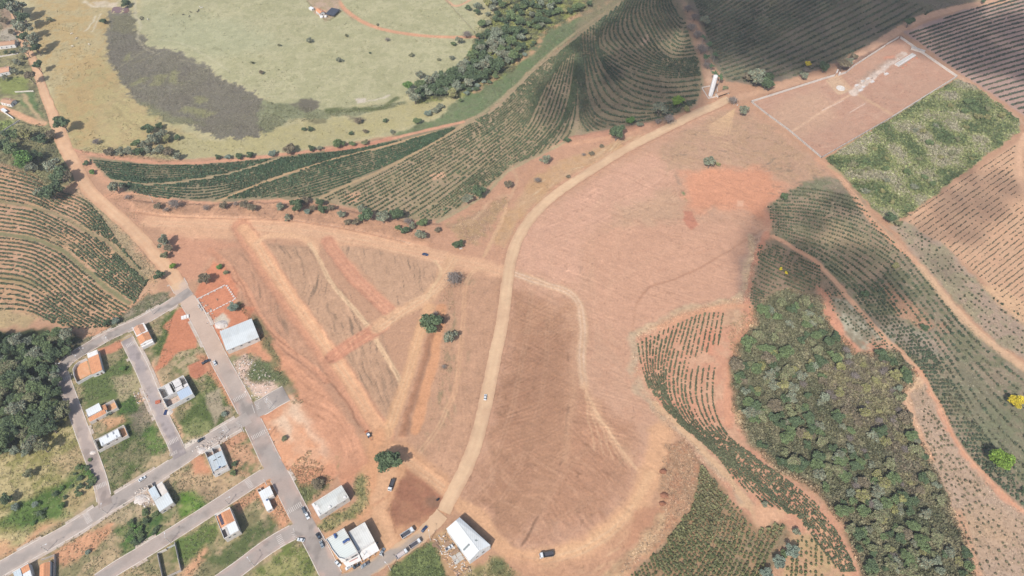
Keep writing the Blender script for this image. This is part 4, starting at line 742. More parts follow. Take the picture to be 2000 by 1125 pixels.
coffee('coffee_bushes', [[(1127,70),(1130,150),(1132,205),(1140,246),(1190,272),(1360,250)],[(1135,60),(1140,140),(1150,200),(1175,232),(1240,238),(1360,214)],[(1165,40),(1165,95),(1186,140),(1225,182),(1285,202),(1372,196)],[(1195,10),(1165,78),(1188,110),(1249,140),(1311,152),(1374,146)],[(1235,-15),(1206,50),(1226,90),(1270,120),(1320,132),(1370,128)],[(1262,-22),(1248,20),(1264,62),(1282,93),(1311,115),(1362,112)],[(1290,-28),(1282,10),(1296,45),(1315,70),(1330,82),(1352,78)],[(1318,-30),(1310,0),(1318,20),(1325,32),(1332,38),(1342,36)]], 36, 1.9, A3P, alb(92,104,78), seed=5, gapn=.2, scale=1.2, label='coffee rows curving round the hillside under the cloud shadow')
coffee('coffee_bushes', [[(-20,322),(60,345),(110,372),(165,392),(200,430),(235,480),(290,545)],[(-20,390),(62,405),(115,430),(168,460),(212,500),(282,558)],[(-20,456),(60,466),(120,490),(170,530),(225,570),(262,592)],[(-20,518),(50,528),(100,560),(150,600),(215,638)],[(-20,604),(50,606),(100,628),(120,642)]], 35, 1.5, CB, alb(100,114,82), seed=6, miss=.06, gapn=.45, exclude=(([(0,457),(60,466),(120,490),(170,530),(225,575),(262,600)],5),([(0,395),(60,404),(120,424),(170,452),(205,470),(240,500),(285,545)],4)), label='coffee rows contouring the red hillside left of the orange road', scale=.85)
ZC = [(1245,672),(1300,632),(1400,605),(1455,612),(1462,640),(1428,690),(1418,760),(1430,830),(1475,895),(1535,935),(1595,985),(1640,1045),(1680,1130),(1640,1130),(1560,1010),(1480,980),(1400,905),(1300,800),(1250,735)]
coffee('coffee_bushes', [[(1245,670),(1255,720),(1280,780),(1330,830),(1400,890),(1450,960),(1500,1010)],[(1285,650),(1278,700),(1282,740),(1310,795),(1360,845),(1420,895),(1480,950),(1560,1020)],[(1329,632),(1308,700),(1302,745),(1312,790),(1345,835),(1400,875),(1470,930),(1540,990),(1600,1050),(1640,1115)],[(1370,612),(1352,690),(1340,745),(1345,790),(1375,840),(1430,875),(1500,930),(1560,980),(1620,1040),(1660,1115)],[(1412,612),(1400,690),(1392,750),(1395,800),(1420,850),(1470,890),(1530,930),(1590,975),(1640,1035),(1678,1115)]], 20, 1.2, ZC, alb(106,112,82), seed=7, miss=.16, gapn=.9, scale=.74, jit=.15, label='thin rows of young coffee on bare red soil beside the woodland')
coll = []
ZD = [(1222,1132),(1296,1066),(1355,985),(1368,903),(1402,950),(1450,1002),(1474,1036),(1530,1024),(1540,1044),(1500,1132)]
coffee('coffee_bushes', [[(1205,1140),(1290,1062),(1345,985),(1362,895)],[(1260,1150),(1320,1085),(1370,1005),(1390,930)],[(1330,1150),(1387,1060),(1402,1010),(1425,960)],[(1400,1150),(1440,1070),(1455,1020),(1470,1000)],[(1470,1150),(1500,1080),(1528,1030),(1540,1000)]], 25, 2.5, ZD, alb(124,124,84), seed=8, miss=.05, gapn=.3, scale=1.18, collect=coll)
ZE = [(1560,1042),(1600,1055),(1650,1130),(1530,1132)]
coffee('coffee_bushes', [[(1545,1040),(1535,1140)],[(1570,1035),(1565,1140)],[(1600,1050),(1600,1140)],[(1640,1080),(1650,1140)]], 11, 2.1, ZE, alb(90,100,66), seed=9, miss=.25, scale=.9, collect=coll)
ZG = [(1512,455),(1500,405),(1540,374),(1600,350),(1655,352),(1700,425),(1798,524),(1876,622),(1956,692),(2060,770),(2060,1040),(2000,1006),(1932,936),(1874,866),(1834,786),(1794,716),(1724,646),(1654,566),(1600,510)]
ZGU = [(1512,458),(1500,405),(1540,374),(1600,350),(1655,352),(1700,425),(1760,490),(1720,560),(1690,590),(1650,560),(1600,510)]
coffee('coffee_bushes', [[(1530,366),(1600,372),(1690,392)],[(1500,402),(1600,410),(1700,440),(1765,485)],[(1500,432),(1580,444),(1680,478),(1775,540)],[(1500,458),(1570,480),(1640,520),(1720,590)],[(1500,490),(1570,516),(1640,570),(1700,630)]], 23, 2.0, ZGU, alb(96,106,80), seed=10, miss=.1, gapn=.3, scale=1.0, label='short crosswise coffee rows on the slope right of the red clearing')
ZGL = [(1700,560),(1762,492),(1798,524),(1876,622),(1956,692),(2080,775),(2080,1050),(2000,1006),(1932,936),(1874,866),(1834,786),(1794,716),(1724,646),(1668,580)]
coffee('coffee_bushes', [[(1740,450),(1800,522),(1880,622),(1960,692),(2090,780)],[(1640,470),(1720,560),(1800,660),(1870,760),(1950,880),(2090,1000)],[(1560,490),(1650,560),(1720,640),(1795,715),(1840,790),(1880,865),(1940,935),(2090,1060)]], 16, 2.9, ZGL, alb(88,100,76), seed=11, miss=.12, gapn=.4, scale=1.12, label='scattered coffee bushes in grey weeds between the two field tracks at right')
coffee('coffee_bushes', [[(1480,470),(1500,475),(1600,515)],[(1475,500),(1510,520),(1600,560)],[(1470,560),(1490,570),(1530,580)],[(1465,600),(1480,600),(1490,610)]], 22, 1.7, [(1480,478),(1515,472),(1600,520),(1640,570),(1700,640),(1770,712),(1740,690),(1690,640),(1640,600),(1600,590),(1530,556),(1490,580),(1465,640),(1450,660),(1455,600),(1478,520)], alb(92,102,76), seed=12, miss=.15, scale=.85, label='short coffee rows above the woodland')
coffee('coffee_bushes', [[(1600,520),(1680,610),(1790,725)],[(1590,560),(1640,620),(1740,700)]], 7, 2.3, [(1600,525),(1650,575),(1785,722),(1700,690),(1620,600)], alb(92,102,76), seed=13, miss=.4, scale=.8, label='few coffee bushes on the red strip beside the woodland track')
coffee('coffee_bushes', [[(1760,440),(1850,485),(1925,560),(2090,660)],[(1735,450),(1805,512),(1885,608),(2090,755)]], 7, 3.0, [(1745,444),(1780,436),(1850,486),(1922,562),(2080,665),(2080,740),(1960,680),(1882,604),(1800,508)], alb(92,98,74), seed=14, miss=.35, scale=.85, label='lone coffee bushes in dry weeds below the striped field')
coffee('coffee_bushes', [[(1740,445),(2120,195)],[(1830,560),(2120,330)],[(1900,660),(2120,500)],[(1950,740),(2120,640)]], 40, 1.8, CI, alb(112,106,84), seed=15, miss=.18, gapn=.9, scale=.55, jit=.3, exclude=(([(2000,262),(1990,310),(1998,370),(2040,420)],8),), label='thin straight rows of young coffee on pale soil at the right edge')
CJ = [(1772,64),(1900,16),(2100,-50),(2100,270),(1998,220),(1872,140)]
coffee('coffee_bushes', [[(1745,62),(1900,12),(2100,-48)],[(1800,110),(1960,58),(2110,22)],[(1875,165),(2000,128),(2110,100)],[(1950,232),(2030,215),(2110,200)]], 27, 1.4, CJ, alb(90,98,82), seed=16, miss=.04, gapn=.15, scale=1.05, label='even coffee hedges beyond the walled ground at the top right')
CK = [(1340,-30),(1960,-30),(1895,5),(1785,34),(1740,62),(1650,110),(1560,146),(1480,162),(1420,156),(1395,110),(1372,40)]
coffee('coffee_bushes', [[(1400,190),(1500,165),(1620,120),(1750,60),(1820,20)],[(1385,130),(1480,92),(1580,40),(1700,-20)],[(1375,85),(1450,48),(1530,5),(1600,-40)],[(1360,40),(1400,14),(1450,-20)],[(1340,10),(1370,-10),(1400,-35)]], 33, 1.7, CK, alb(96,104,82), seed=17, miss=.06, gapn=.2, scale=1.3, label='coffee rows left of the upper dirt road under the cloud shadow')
# the nearest 300 bushes are things of their own
X = np.concatenate([c[0] for c in coll]); Y = np.concatenate([c[1] for c in coll]); S = np.concatenate([c[2] for c in coll]); Cc = np.vstack([c[3] for c in coll])
od = np.argsort(Y-S*4); ind, rest = od[:300], od[300:]
scatter('coffee_bushes', BUSH, X[rest], Y[rest], hz(X[rest], Y[rest]), S[rest], Cc[rest], 18, label='rounded olive coffee bushes in rows right of the dry grass heap', cat='coffee bushes')
bm_ = []
for k in range(8):
    V, F, K = clump_tmpl(34, .95, 1.45, .62, 80+k); cc = (alb(124,124,84), alb(112,116,78), alb(134,132,90), alb(104,112,72))[k % 4]
    o = np_mesh('coffee_bush', V, F, leaf_mat, K[:, None]*cc[None]); bm_.append(o.data); bpy.data.objects.remove(o)
for i in ind:
    o = bpy.data.objects.new('coffee_bush', bm_[int(i) % 8]); o.location = (X[i], Y[i], float(hz(X[i], Y[i]))); o.scale = (S[i],)*3; o.rotation_euler = (0, 0, float(i)); link(o)
    setp(o, 'rounded olive coffee bush in the rows at the bottom edge right of the haul road', 'coffee bush', 'coffee bushes nearest the camera')
coffee('coffee_bushes', [[(1800,750),(1870,880),(1950,970),(2080,1080)],[(1770,780),(1830,900),(1880,1040),(1920,1140)],[(1760,780),(1800,900),(1860,1040),(1890,1140)]], 20, 3.0, [(1800,760),(1832,815),(1870,890),(1945,980),(2040,1060),(2040,1140),(1925,1140),(1885,1040),(1835,920),(1800,850)], alb(124,118,90), seed=19, miss=.45, gapn=.6, scale=.75, jit=.8, label='few dying coffee bushes on the dry slope beside the woodland')
# weeds and grass tufts
def weeds(poly_px, dens, cols, size=1.0, seed=0, name='weeds', label='', clump=.3, tall=1.0, exclude=(), mix=.62):
    p = PP(poly_px); x0, y0 = p.min(0); x1, y1 = p.max(0); rng = np.random.default_rng(seed+500); n = int((x1-x0)*(y1-y0)*dens*1.7)
    x = rng.uniform(x0, x1, n).astype(np.float32); y = rng.uniform(y0, y1, n).astype(np.float32); k = inpoly(x+2*vn(x,y,6,70), y+2*vn(x,y,6,71), p)
    g = vn(x, y, 7, 72+seed)*.6+vn(x, y, 22, 73+seed)*.5; k &= rng.random(n) < 1-clump*1.6*(g > .0)-clump*.6*(g > -.2)
    for q, w in RP+[(d_, 10) for d_ in DP]:
        k &= segdist(x, y, resample(q, 6), False) > w/2+.8
    for q in exclude: k &= ~inpoly(x, y, PP(q))
    x, y = x[k], y[k]; n = len(x); t = np.clip(vn(x, y, 16, 75+seed)*.9+.5+rng.normal(size=n)*.22, 0, .999)*(len(cols)-1); i = t.astype(int); f = (t-i)[:, None]; cols = np.array(cols)
    c = cols[i]*(1-f)+cols[np.minimum(i+1, len(cols)-1)]*f; gi = np.clip(np.searchsorted(gy, y)-1, 0, len(gy)-2); gj = np.clip(np.searchsorted(gx, x)-1, 0, len(gx)-2); own = C[gi, gj]; c = (c*(1-mix)+own*mix)*(1+rng.normal(size=(n, 1))*.16)
    scatter(name, WEED, x, y, hz(x, y), size*rng.uniform(.5, 1.3, n)*.85, c*1.12, seed, label=label, cat='weeds', sz=size*rng.uniform(.4, 1.2, n)*tall)
gw = [alb(78,98,58), alb(98,114,70), alb(124,130,88), alb(164,150,116)]; dw = [alb(186,158,130), alb(200,174,144), alb(168,142,116), alb(210,186,156)]
HOUSES = [[(140,715),(200,680),(208,722),(150,760)], [(165,790),(232,765),(236,795),(172,830)], [(185,850),(245,822),(255,850),(192,885)], [(258,635),(292,622),(300,668),(272,682)], [(310,750),(362,722),(382,772),(322,800)],[(396,870),(428,858),(452,910),(418,930)], [(290,945),(318,935),(342,985),(312,1002)], [(410,990),(445,985),(472,1040),(435,1058)], [(496,955),(522,945),(540,995),(522,1005)],
          [(600,985),(665,945),(692,975),(620,1022)], [(635,1040),(715,1010),(745,1075),(680,1118)], [(20,1095),(90,1080),(105,1130),(20,1130)], [(420,650),(490,615),(512,660),(452,698)], [(866,1030),(905,1000),(965,1060),(915,1110)], [(380,575),(450,550),(470,590),(400,620)],
          [(297,1075),(325,1058),(358,1115),(315,1130)]]
REDS = [[(345,600),(372,602),(392,650),(380,680),(345,690),(318,680)], [(370,712),(418,700),(414,722),(375,740)], [(515,825),(560,770),(640,860),(660,905),(630,915),(550,885)], [(392,530),(445,530),(465,590),(500,610),(430,680),(385,600)], [(372,890),(412,895),(412,930),(380,930)], [(192,680),(245,665),(215,692)], [(300,700),(345,800),(362,850),(290,735)], [(340,875),(450,842),(400,882),(350,915)]]
EX = HOUSES+REDS
weeds([(125,722),(200,665),(340,582),(372,600),(450,750),(540,905),(640,1085),(670,1140),(-40,1140),(-40,1100),(200,985),(165,850)], .55, gw, .95, 1, label='weeds and grass covering the empty building lots', exclude=EX, clump=.35)
weeds([(-60,920),(20,880),(142,815),(165,862),(196,950),(130,1010),(0,1078),(-60,1100)], .5, [alb(96,116,62),alb(142,148,88),alb(176,170,116),alb(204,184,142)], 1.05, 2, label='tall yellow green grass below the left woodland', clump=.2, mix=.75)
weeds([(285,575),(330,572),(335,585),(270,622),(215,650),(175,672),(130,692),(160,662),(200,652),(225,625)], .6, gw, 1.0, 3, label='scrub on the strip between the coffee and the upper street', clump=.2)
weeds([(755,1135),(760,1110),(835,1060),(850,1075),(880,1135)], .8, [alb(82,98,58),alb(104,120,72),alb(120,130,80)], 1.3, 4, label='thick green weeds on the lot left of the white barn', clump=.05)
weeds([(560,930),(575,905),(600,880),(612,900),(655,935),(640,955),(600,985),(580,970)], .8, gw[:3], 1.2, 5, label='green weeds beside the long parapet building', clump=.1, exclude=HOUSES)
weeds([(540,905),(500,840),(470,790),(480,800),(560,900),(600,985),(590,985)], .7, gw[:3], .9, 15, label='green verge along the long street', clump=.2)
weeds([(700,930),(722,930),(720,985),(700,1010),(640,1042),(620,1038),(622,1020),(690,985)], .8, gw[:3]+[alb(168,160,112)], 1.15, 6, label='weeds between the parapet building and the corner shop', clump=.15, exclude=HOUSES)
weeds([(222,35),(262,26),(270,62),(290,92),(350,102),(400,127),(430,152),(470,167),(512,198),(518,215),(556,233),(520,260),(480,270),(430,266),(380,246),(320,235),(272,200),(232,150),(208,100)], 1.0, [alb(132,122,106),alb(148,138,120),alb(140,138,108),alb(158,150,124)], .95, 40, label='dark reeds and dry marsh plants filling the wet hollow', clump=.25, tall=.8)
weeds([(520,198),(640,218),(700,210),(790,198),(790,206),(700,224),(620,236),(560,240),(500,262)], .4, [alb(110,116,78),alb(134,132,94),alb(152,150,110)], 1.3, 41, label='green sedge along the stream below the upper pasture', clump=.3)
weeds([(70,20),(230,10),(200,100),(240,170),(330,250),(500,275),(640,245),(860,190),(890,200),(760,258),(560,292),(330,303),(140,290),(100,210)], .05, [alb(150,140,96),alb(170,156,112),alb(128,130,84)], 1.2, 42, label='tufts in the tan pasture', clump=.5)
weeds([(290,0),(920,0),(930,110),(790,190),(640,210),(520,190),(400,120),(290,85)], .03, [alb(132,134,92),alb(150,146,106)], 1.2, 43, label='tufts in the upper pasture', clump=.5)
weeds([(905,240),(960,214),(1060,119),(1200,15),(1240,-30),(1190,-30),(1100,50),(1000,145),(900,195),(860,228)], .35, [alb(104,122,78),alb(126,134,94),alb(146,144,106)], 1.1, 44, label='low green growth between stream and coffee hill', clump=.4)
weeds(CB, .16, [alb(150,140,104),alb(176,152,122),alb(132,130,96)], .9, 45, label='weeds between the coffee rows on the red hillside', clump=.4, mix=.3)
weeds(A2P, .05, [alb(134,132,96),alb(156,144,110),alb(118,122,88)], .9, 46, label='weeds and litter between the sparser coffee rows', clump=.2, mix=.4)
weeds(A3P, .22, [alb(110,114,84),alb(132,126,98),alb(104,112,80)], 1.2, 47, label='weeds and litter between the curving coffee rows', clump=.1, mix=.4)
weeds(CK, .2, [alb(112,114,88),alb(134,126,100),alb(104,110,82)], 1.2, 48, label='weeds and litter between the upper coffee rows', clump=.1, mix=.4)
weeds(SCR, .75, [alb(84,104,66),alb(116,128,84),alb(158,164,104),alb(170,162,138)], 1.7, 7, label='rough green scrub filling the square beyond the walled ground', clump=.08, tall=1.5, mix=.12)
weeds([(925,60),(1010,-40),(1200,-40),(1140,22),(1060,72),(1000,142),(900,192),(820,205),(800,180),(880,150),(930,120)], .3, [alb(84,104,64),alb(120,132,80),alb(158,158,104)], 1.5, 8, label='scrub along the stream', clump=.1, tall=1.3)
weeds([(1240,655),(1330,610),(1400,590),(1448,580),(1462,520),(1466,460),(1482,462),(1474,530),(1460,590),(1400,600),(1330,622),(1250,665)], .9, dw, .9, 9, label='bleached dry grass along the edge of the ploughed field', clump=.1)
weeds([(1238,665),(1255,665),(1250,735),(1300,812),(1370,880),(1440,950),(1430,960),(1350,880),(1280,810),(1236,740)], .7, dw, .8, 10, label='dry grass beside the field path', clump=.3)
weeds([(1300,868),(1330,862),(1350,880),(1366,900),(1362,940),(1350,985),(1300,1050),(1240,1110),(1190,1135),(1235,1080),(1296,1000),(1292,930)], .9, dw, 1.0, 11, label='raked heap of dry grass and roots beside the haul road', clump=.2)
weeds([(1222,1132),(1296,1062),(1355,980),(1368,900),(1402,945),(1450,1002),(1474,1036),(1530,1024),(1500,1132)], .5, [alb(138,128,96),alb(164,146,118),alb(184,160,130)], .7, 12, label='low weeds between the olive coffee rows')
weeds(ZG, .28, [alb(120,122,94),alb(150,144,118),alb(178,168,148),alb(136,132,104)], 1.0, 13, label='grey weeds between the coffee rows at right', clump=.2)
weeds([(1768,750),(1800,742),(1830,800),(1870,880),(1950,970),(2040,1040),(2040,1140),(1920,1140),(1880,1040),(1830,920),(1790,850)], .45, [alb(160,140,112),alb(190,168,140),alb(150,140,104),alb(208,186,160)], .9, 14, label='dry grass on the slope beside the woodland', clump=.2)
weeds([(1590,530),(1640,572),(1720,655),(1790,728),(1740,690),(1690,640),(1650,600),(1600,590)], .4, [alb(128,130,96),alb(164,156,132),alb(196,186,168)], .9, 16, label='pale weeds on the red strip above the woodland', clump=.3)
weeds(FOR, .75, [alb(92,104,74),alb(118,124,90),alb(136,134,104),alb(148,146,110)], 2.1, 17, label='undergrowth of the long woodland', clump=.02, tall=1.6)
weeds([(1600,725),(1650,700),(1742,690),(1755,760),(1770,850),(1805,905),(1800,985),(1770,960),(1720,850),(1640,830)], .9, [alb(118,108,90),alb(146,130,112),alb(146,138,100),alb(130,120,98)], 1.9, 18, label='leafless brushwood in the middle of the woodland', clump=.0, tall=1.7)
weeds([(1752,440),(1850,486),(1925,562),(2060,662),(2060,735),(1960,680),(1882,604),(1800,508)], .45, [alb(170,158,134),alb(196,178,150),alb(140,132,106)], .9, 19, label='dry grey weeds below the striped field', clump=.25)
weeds([(250,392),(420,400),(560,396),(640,404),(740,432),(820,448),(830,470),(700,450),(560,430),(420,422),(300,420)], .22, [alb(150,124,104),alb(176,146,120),alb(132,112,94),alb(196,164,136)], .95, 20, label='dry brush on the red bank below the coffee', clump=.3)
weeds([(880,440),(960,400),(985,382),(1000,392),(960,440),(930,478),(908,468)], .4, dw, .9, 21, label='dry grass patch at the foot of the coffee', clump=.2)
weeds([(290,380),(150,372),(110,380),(250,560),(300,575),(312,545),(285,500)], .2, gw, .8, 22, label='grassy verge left of the orange road', clump=.4)
weeds([(170,372),(205,400),(262,460),(312,530),(318,545),(302,560),(285,540),(235,480),(195,430),(160,385)], .6, [alb(126,124,88),alb(164,152,116),alb(190,172,138)], .9, 23, label='verge grass between coffee and orange road', clump=.1)
weeds([(-40,240),(30,235),(84,246),(118,300),(130,345),(100,385),(0,330),(-40,320)], .5, gw[:3], 1.5, 24, label='rough grass and scrub left of the orange road', clump=.15)
weeds([(-40,0),(25,0),(60,120),(100,235),(84,244),(60,180),(0,150),(-40,150)], .25, gw, 1.3, 25, label='gardens and rough grass by the farm houses', clump=.3)
weeds([(455,700),(495,690),(560,742),(575,772),(560,770),(500,745),(480,760),(500,792),(470,780)], .7, gw, 1.1, 26, label='weeds on the lot below the grey warehouse', clump=.2)
weeds([(465,590),(480,600),(505,640),(535,690),(560,745),(590,790),(575,790),(540,730),(510,665),(480,625)], .8, gw[:3], 1.1, 27, label='line of scrub behind the grey warehouse', clump=.15)
weeds([(860,560),(884,555),(888,640),(880,720),(868,770),(850,815),(838,835),(850,780),(862,700)], .4, gw, .7, 28, label='thin weeds beside the wheel tracks', clump=.35)
weeds([(1315,290),(1400,215),(1480,225),(1620,340),(1520,370),(1430,300)], .07, [alb(140,124,100),alb(168,146,120)], .8, 29, label='dead tufts on the cleared ground below the walled ground', clump=.4)
weeds([(520,478),(610,480),(700,600),(782,745),(752,835),(640,670)], .10, [alb(128,116,94),alb(164,144,118)], .7, 30, label='dead tufts in the triangular plots', clump=.6)
weeds([(340,296),(200,285),(150,292),(190,305),(340,318)], .5, gw, 1.1, 31, label='scrubby hedge foot above the coffee', clump=.1)
weeds([(905,1125),(945,1105),(960,1085),(985,1092),(1010,1125),(1000,1140),(900,1140)], .6, gw, 1.1, 32, label='weeds in front of the white barn', clump=.1)
weeds([(1432,700),(1420,640),(1470,600),(1490,585),(1460,660),(1440,720),(1445,800),(1480,870),(1470,885),(1432,820)], .7, gw, 1.2, 33, label='woodland edge scrub', clump=.1)

def rubble(poly_px, n, label, seed, cols):
    p = PP(poly_px); rng = np.random.default_rng(seed); x = rng.uniform(p[:,0].min(), p[:,0].max(), n*3).astype(np.float32); y = rng.uniform(p[:,1].min(), p[:,1].max(), n*3).astype(np.float32); k = inpoly(x, y, p); x, y = x[k][:n], y[k][:n]
    T_ = []
    for q in range(4):
        a, b, h = rng.uniform(.25,.9), rng.uniform(.1,.45), rng.uniform(.12,.4); V = np.array([(-a,-b,0),(a,-b,0),(a,b,0),(-a,b,0),(-a*.9,-b,h),(a,-b*.8,h),(a*.9,b,h*.8),(-a,b*.9,h)], np.float32); T_.append((V, np.array([(4,5,6,7),(0,1,5,4),(1,2,6,5),(2,3,7,6),(3,0,4,7)]), np.ones(8, np.float32)))
    cols = np.array(cols); scatter('building_rubble', T_, x, y, hz(x, y), rng.uniform(.4, 1.05, len(x)), cols[rng.integers(0, len(cols), len(x))]*(1+rng.normal(size=(len(x), 1))*.1), seed, label=label, cat='rubble')
pal_r = [alb(236,228,218), alb(206,190,176), alb(150,130,116), alb(222,176,150), alb(120,100,90)]
rubble([(845,1055),(872,1035),(912,1095),(925,1120),(895,1130),(862,1085)], 260, 'timber and rubble strewn over the yard left of the white barn', 31, pal_r); rubble([(392,590),(400,585),(425,625),(452,640),(440,652),(405,632)], 120, 'bricks and debris on the verge by the foundation plot', 32, pal_r)
rubble([(365,880),(445,842),(455,855),(400,885)], 110, 'pale rubble along the kerb by the unfinished house', 33, pal_r[:3]); rubble([(255,965),(290,945),(310,985),(278,992)], 110, 'white rubble beside the metal roofed house', 34, pal_r[:2]); rubble([(1672,165),(1760,108),(1768,114),(1680,178)], 150, 'pale stones and slabs along the grave row', 35, pal_r[:3]); rubble([(258,768),(290,760),(296,785),(270,792)], 60, 'pink rubble heap area by the middle street', 36, pal_r[:4]); rubble([(455,705),(490,700),(545,750),(500,785),(470,760)], 130, 'stones on the pale cleared lot beside the stub street', 37, pal_r[:2])
# ------------------------------------------------------------------ trees
PAL = {'dark': alb(100,118,84), 'green': alb(122,140,94), 'olive': alb(146,150,110), 'grey': alb(146,154,130), 'blue': alb(142,156,138), 'lime': alb(130,160,66), 'yellow': alb(236,212,62), 'yolive': alb(168,166,108), 'brown': alb(142,130,106), 'fresh': alb(110,144,76)}
def crown_data(kind, seed, nl=13, per=105, flat=.72):
    rng = np.random.default_rng(seed); L = []; 
    for k in range(nl):
        a = rng.uniform(0, 6.28); q = math.sqrt(rng.random())*.72; zz = rng.uniform(-.35, .55)*(1-q*.5); L.append((q*math.cos(a), q*math.sin(a), zz, rng.uniform(.26, .42)))
    L.append((0, 0, .25, .45)); V = []; F = []; K = []; off = 0
    for x, y, z, r in L:
        d = rng.normal(size=(per, 3)); d /= np.linalg.norm(d, axis=1)[:, None]; d[:, 2] = np.where(d[:, 2] < -.3, -d[:, 2], d[:, 2])
        c = np.array([x, y, z*flat])+d*r*rng.uniform(.72, 1.08, (per, 1))*np.array([1, 1, .85]); v, f = quads(c, .135*rng.uniform(.6, 1.35, per), rng, .3)
        V.append(v); F.append(f+off); off += len(v); lk = rng.uniform(.78, 1.2); K.append(np.repeat(lk*rng.uniform(.7, 1.3, per), 4))
        n = 6; cv = []; cf = []                                  # leafy heart of the lobe
        for i, (rr, zz2) in enumerate(((.35, -.7), (.8, -.2), (.8, .3), (.35, .72))):
            for j in range(n): a = 2*math.pi*j/n+i*.3; cv.append((x+rr*r*.86*math.cos(a), y+rr*r*.86*math.sin(a), z*flat+zz2*r*.8))
        for i in range(3):
            for j in range(n): cf.append((i*n+j, i*n+(j+1) % n, (i+1)*n+(j+1) % n, (i+1)*n+j))
        cf += [(18, 19, 20, 21), (18, 21, 22, 23)]
        V.append(np.array(cv)); F.append(np.array(cf)+off); off += len(cv); K.append(np.full(len(cv), lk*.85))
    V = np.vstack(V); F = np.vstack(F); K = np.concatenate(K); base = PAL[kind]
    c = base[None]*K[:, None]
    if kind in ('olive', 'grey', 'yolive'): 
        t = (rng.random(len(V)//4+1).repeat(4)[:len(V)] > .72)[:, None]; c = np.where(t, alb(150,140,112)*K[:, None], c)
    o = np_mesh('crown', V, F, leaf_mat, c); d = o.data; bpy.data.objects.remove(o); return d
def trunk_data(seed, h=1.0, spread=.6, mat=None, r0=.07):
    rng = random.Random(seed); mb = MB(); top = Vector((rng.uniform(-.08,.08), rng.uniform(-.08,.08), h*.55)); mb.tube([(0,0,-.1),(0,0,.15),top*.6,top], [r0*1.4,r0*1.05,r0*.85,r0*.7], 7)
    for k in range(5):
        a = k*1.257+rng.uniform(-.4,.4); e = Vector((math.cos(a)*spread, math.sin(a)*spread, h*rng.uniform(.85,1.15))); m = top.lerp(e, .5)+Vector((0,0,-.06)); mb.tube([top*.9, m, e], [r0*.55,r0*.35,r0*.12], 5)
    o = mb.build('trunk', mat or bark_mat); d = o.data; bpy.data.objects.remove(o); return d
def bare_data(seed, depth_=4):
    rng = random.Random(seed); mb = MB()
    def grow(p, d, L, r, k):
        e = p+d*L; mb.tube([p, p.lerp(e,.5)+Vector((rng.uniform(-.03,.03),)*3), e], [r, r*.8, r*.55], 4, cap=False)
        if k == 0: return
        for _ in range(4 if k > 2 else 3):
            a = Vector((rng.uniform(-1,1), rng.uniform(-1,1), rng.uniform(-.15,.7))).normalized(); grow(p.lerp(e, rng.uniform(.55,1)), (d*.55+a*.85).normalized(), L*rng.uniform(.6,.85), r*.68, k-1)
    for k in range(4):
        a = k*1.57+rng.uniform(-.4,.4); grow(Vector((0,0,.35)), Vector((math.cos(a)*.6, math.sin(a)*.6, .75)).normalized(), .42, .055, depth_-1)
    o = mb.build('branches', twig_mat); d = o.data; bpy.data.objects.remove(o); t = MB(); t.tube([(0,0,-.1),(0,0,.2),(0,0,.42)], [.09,.07,.055], 7); o = t.build('trunk', bark_mat); d2 = o.data; bpy.data.objects.remove(o); return d, d2
def twig_data(seed):
    rng = np.random.default_rng(seed); d = rng.normal(size=(420, 3)); d /= np.linalg.norm(d, axis=1)[:, None]; d[:, 2] = np.abs(d[:, 2]); c = d*rng.uniform(.35, 1.0, (420, 1))*np.array([1, 1, .75])+np.array([0, 0, .55]); v, f = quads(c, .16*rng.uniform(.5, 1.2, 420), rng, 0, asp=.22); o = np_mesh('crown', v, f, leaf_mat, alb(146,134,122)[None]*np.repeat(rng.uniform(.7, 1.2, 420), 4)[:, None]); dd = o.data; bpy.data.objects.remove(o); return dd  # loose grey-brown twig blades for bare trees, not leaves, built as crown
def frond_data(seed):
    rng = random.Random(seed); V = []; F = []
    for k in range(15):
        a = k*2.4; el = rng.uniform(-.2,.9); p = Vector((0,0,0)); d = Vector((math.cos(a)*math.cos(el), math.sin(a)*math.cos(el), math.sin(el))); sd = Vector((-math.sin(a), math.cos(a), 0)); o = len(V)
        for i in range(5):
            w = .16*math.sin(math.pi*(i+.6)/5.2)+.02; V += [tuple(p-sd*w-Vector((0,0,w*.5))), tuple(p), tuple(p+sd*w-Vector((0,0,w*.5)))]; p = p+d*.25; d = (d+Vector((0,0,-.28))).normalized()
        for i in range(4): b = o+i*3; F += [(b,b+1,b+4,b+3),(b+1,b+2,b+5,b+4)]
    o = np_mesh('fronds', np.array(V), np.array(F), leaf_mat, np.tile(alb(86,110,72), (len(V),1))); d = o.data; bpy.data.objects.remove(o)
    t = MB(); t.tube([(0,0,-2.3),(.03,0,-1),(0,0,0)], [.09,.07,.06], 8); o = t.build('trunk', surf('palm_bark', (.26,.23,.2), .15, 5)); d2 = o.data; bpy.data.objects.remove(o); return d, d2
TWD = [twig_data(k) for k in range(3)]
_cr = {}
def crown(kind, i):
    if (kind, i) not in _cr: _cr[(kind, i)] = crown_data(kind, 1000+i*17+list(PAL).index(kind)*101)
    return _cr[(kind, i)]
TR = [trunk_data(k) for k in range(3)]; BR = [bare_data(k) for k in range(3)]; BRS = bare_data(9, 5); TWG = []; FR = [frond_data(k) for k in range(2)]
KN = {'bare': 'bare_tree', 'palm': 'palm_tree', 'yellow': 'flowering_tree'}
_tc = [0]
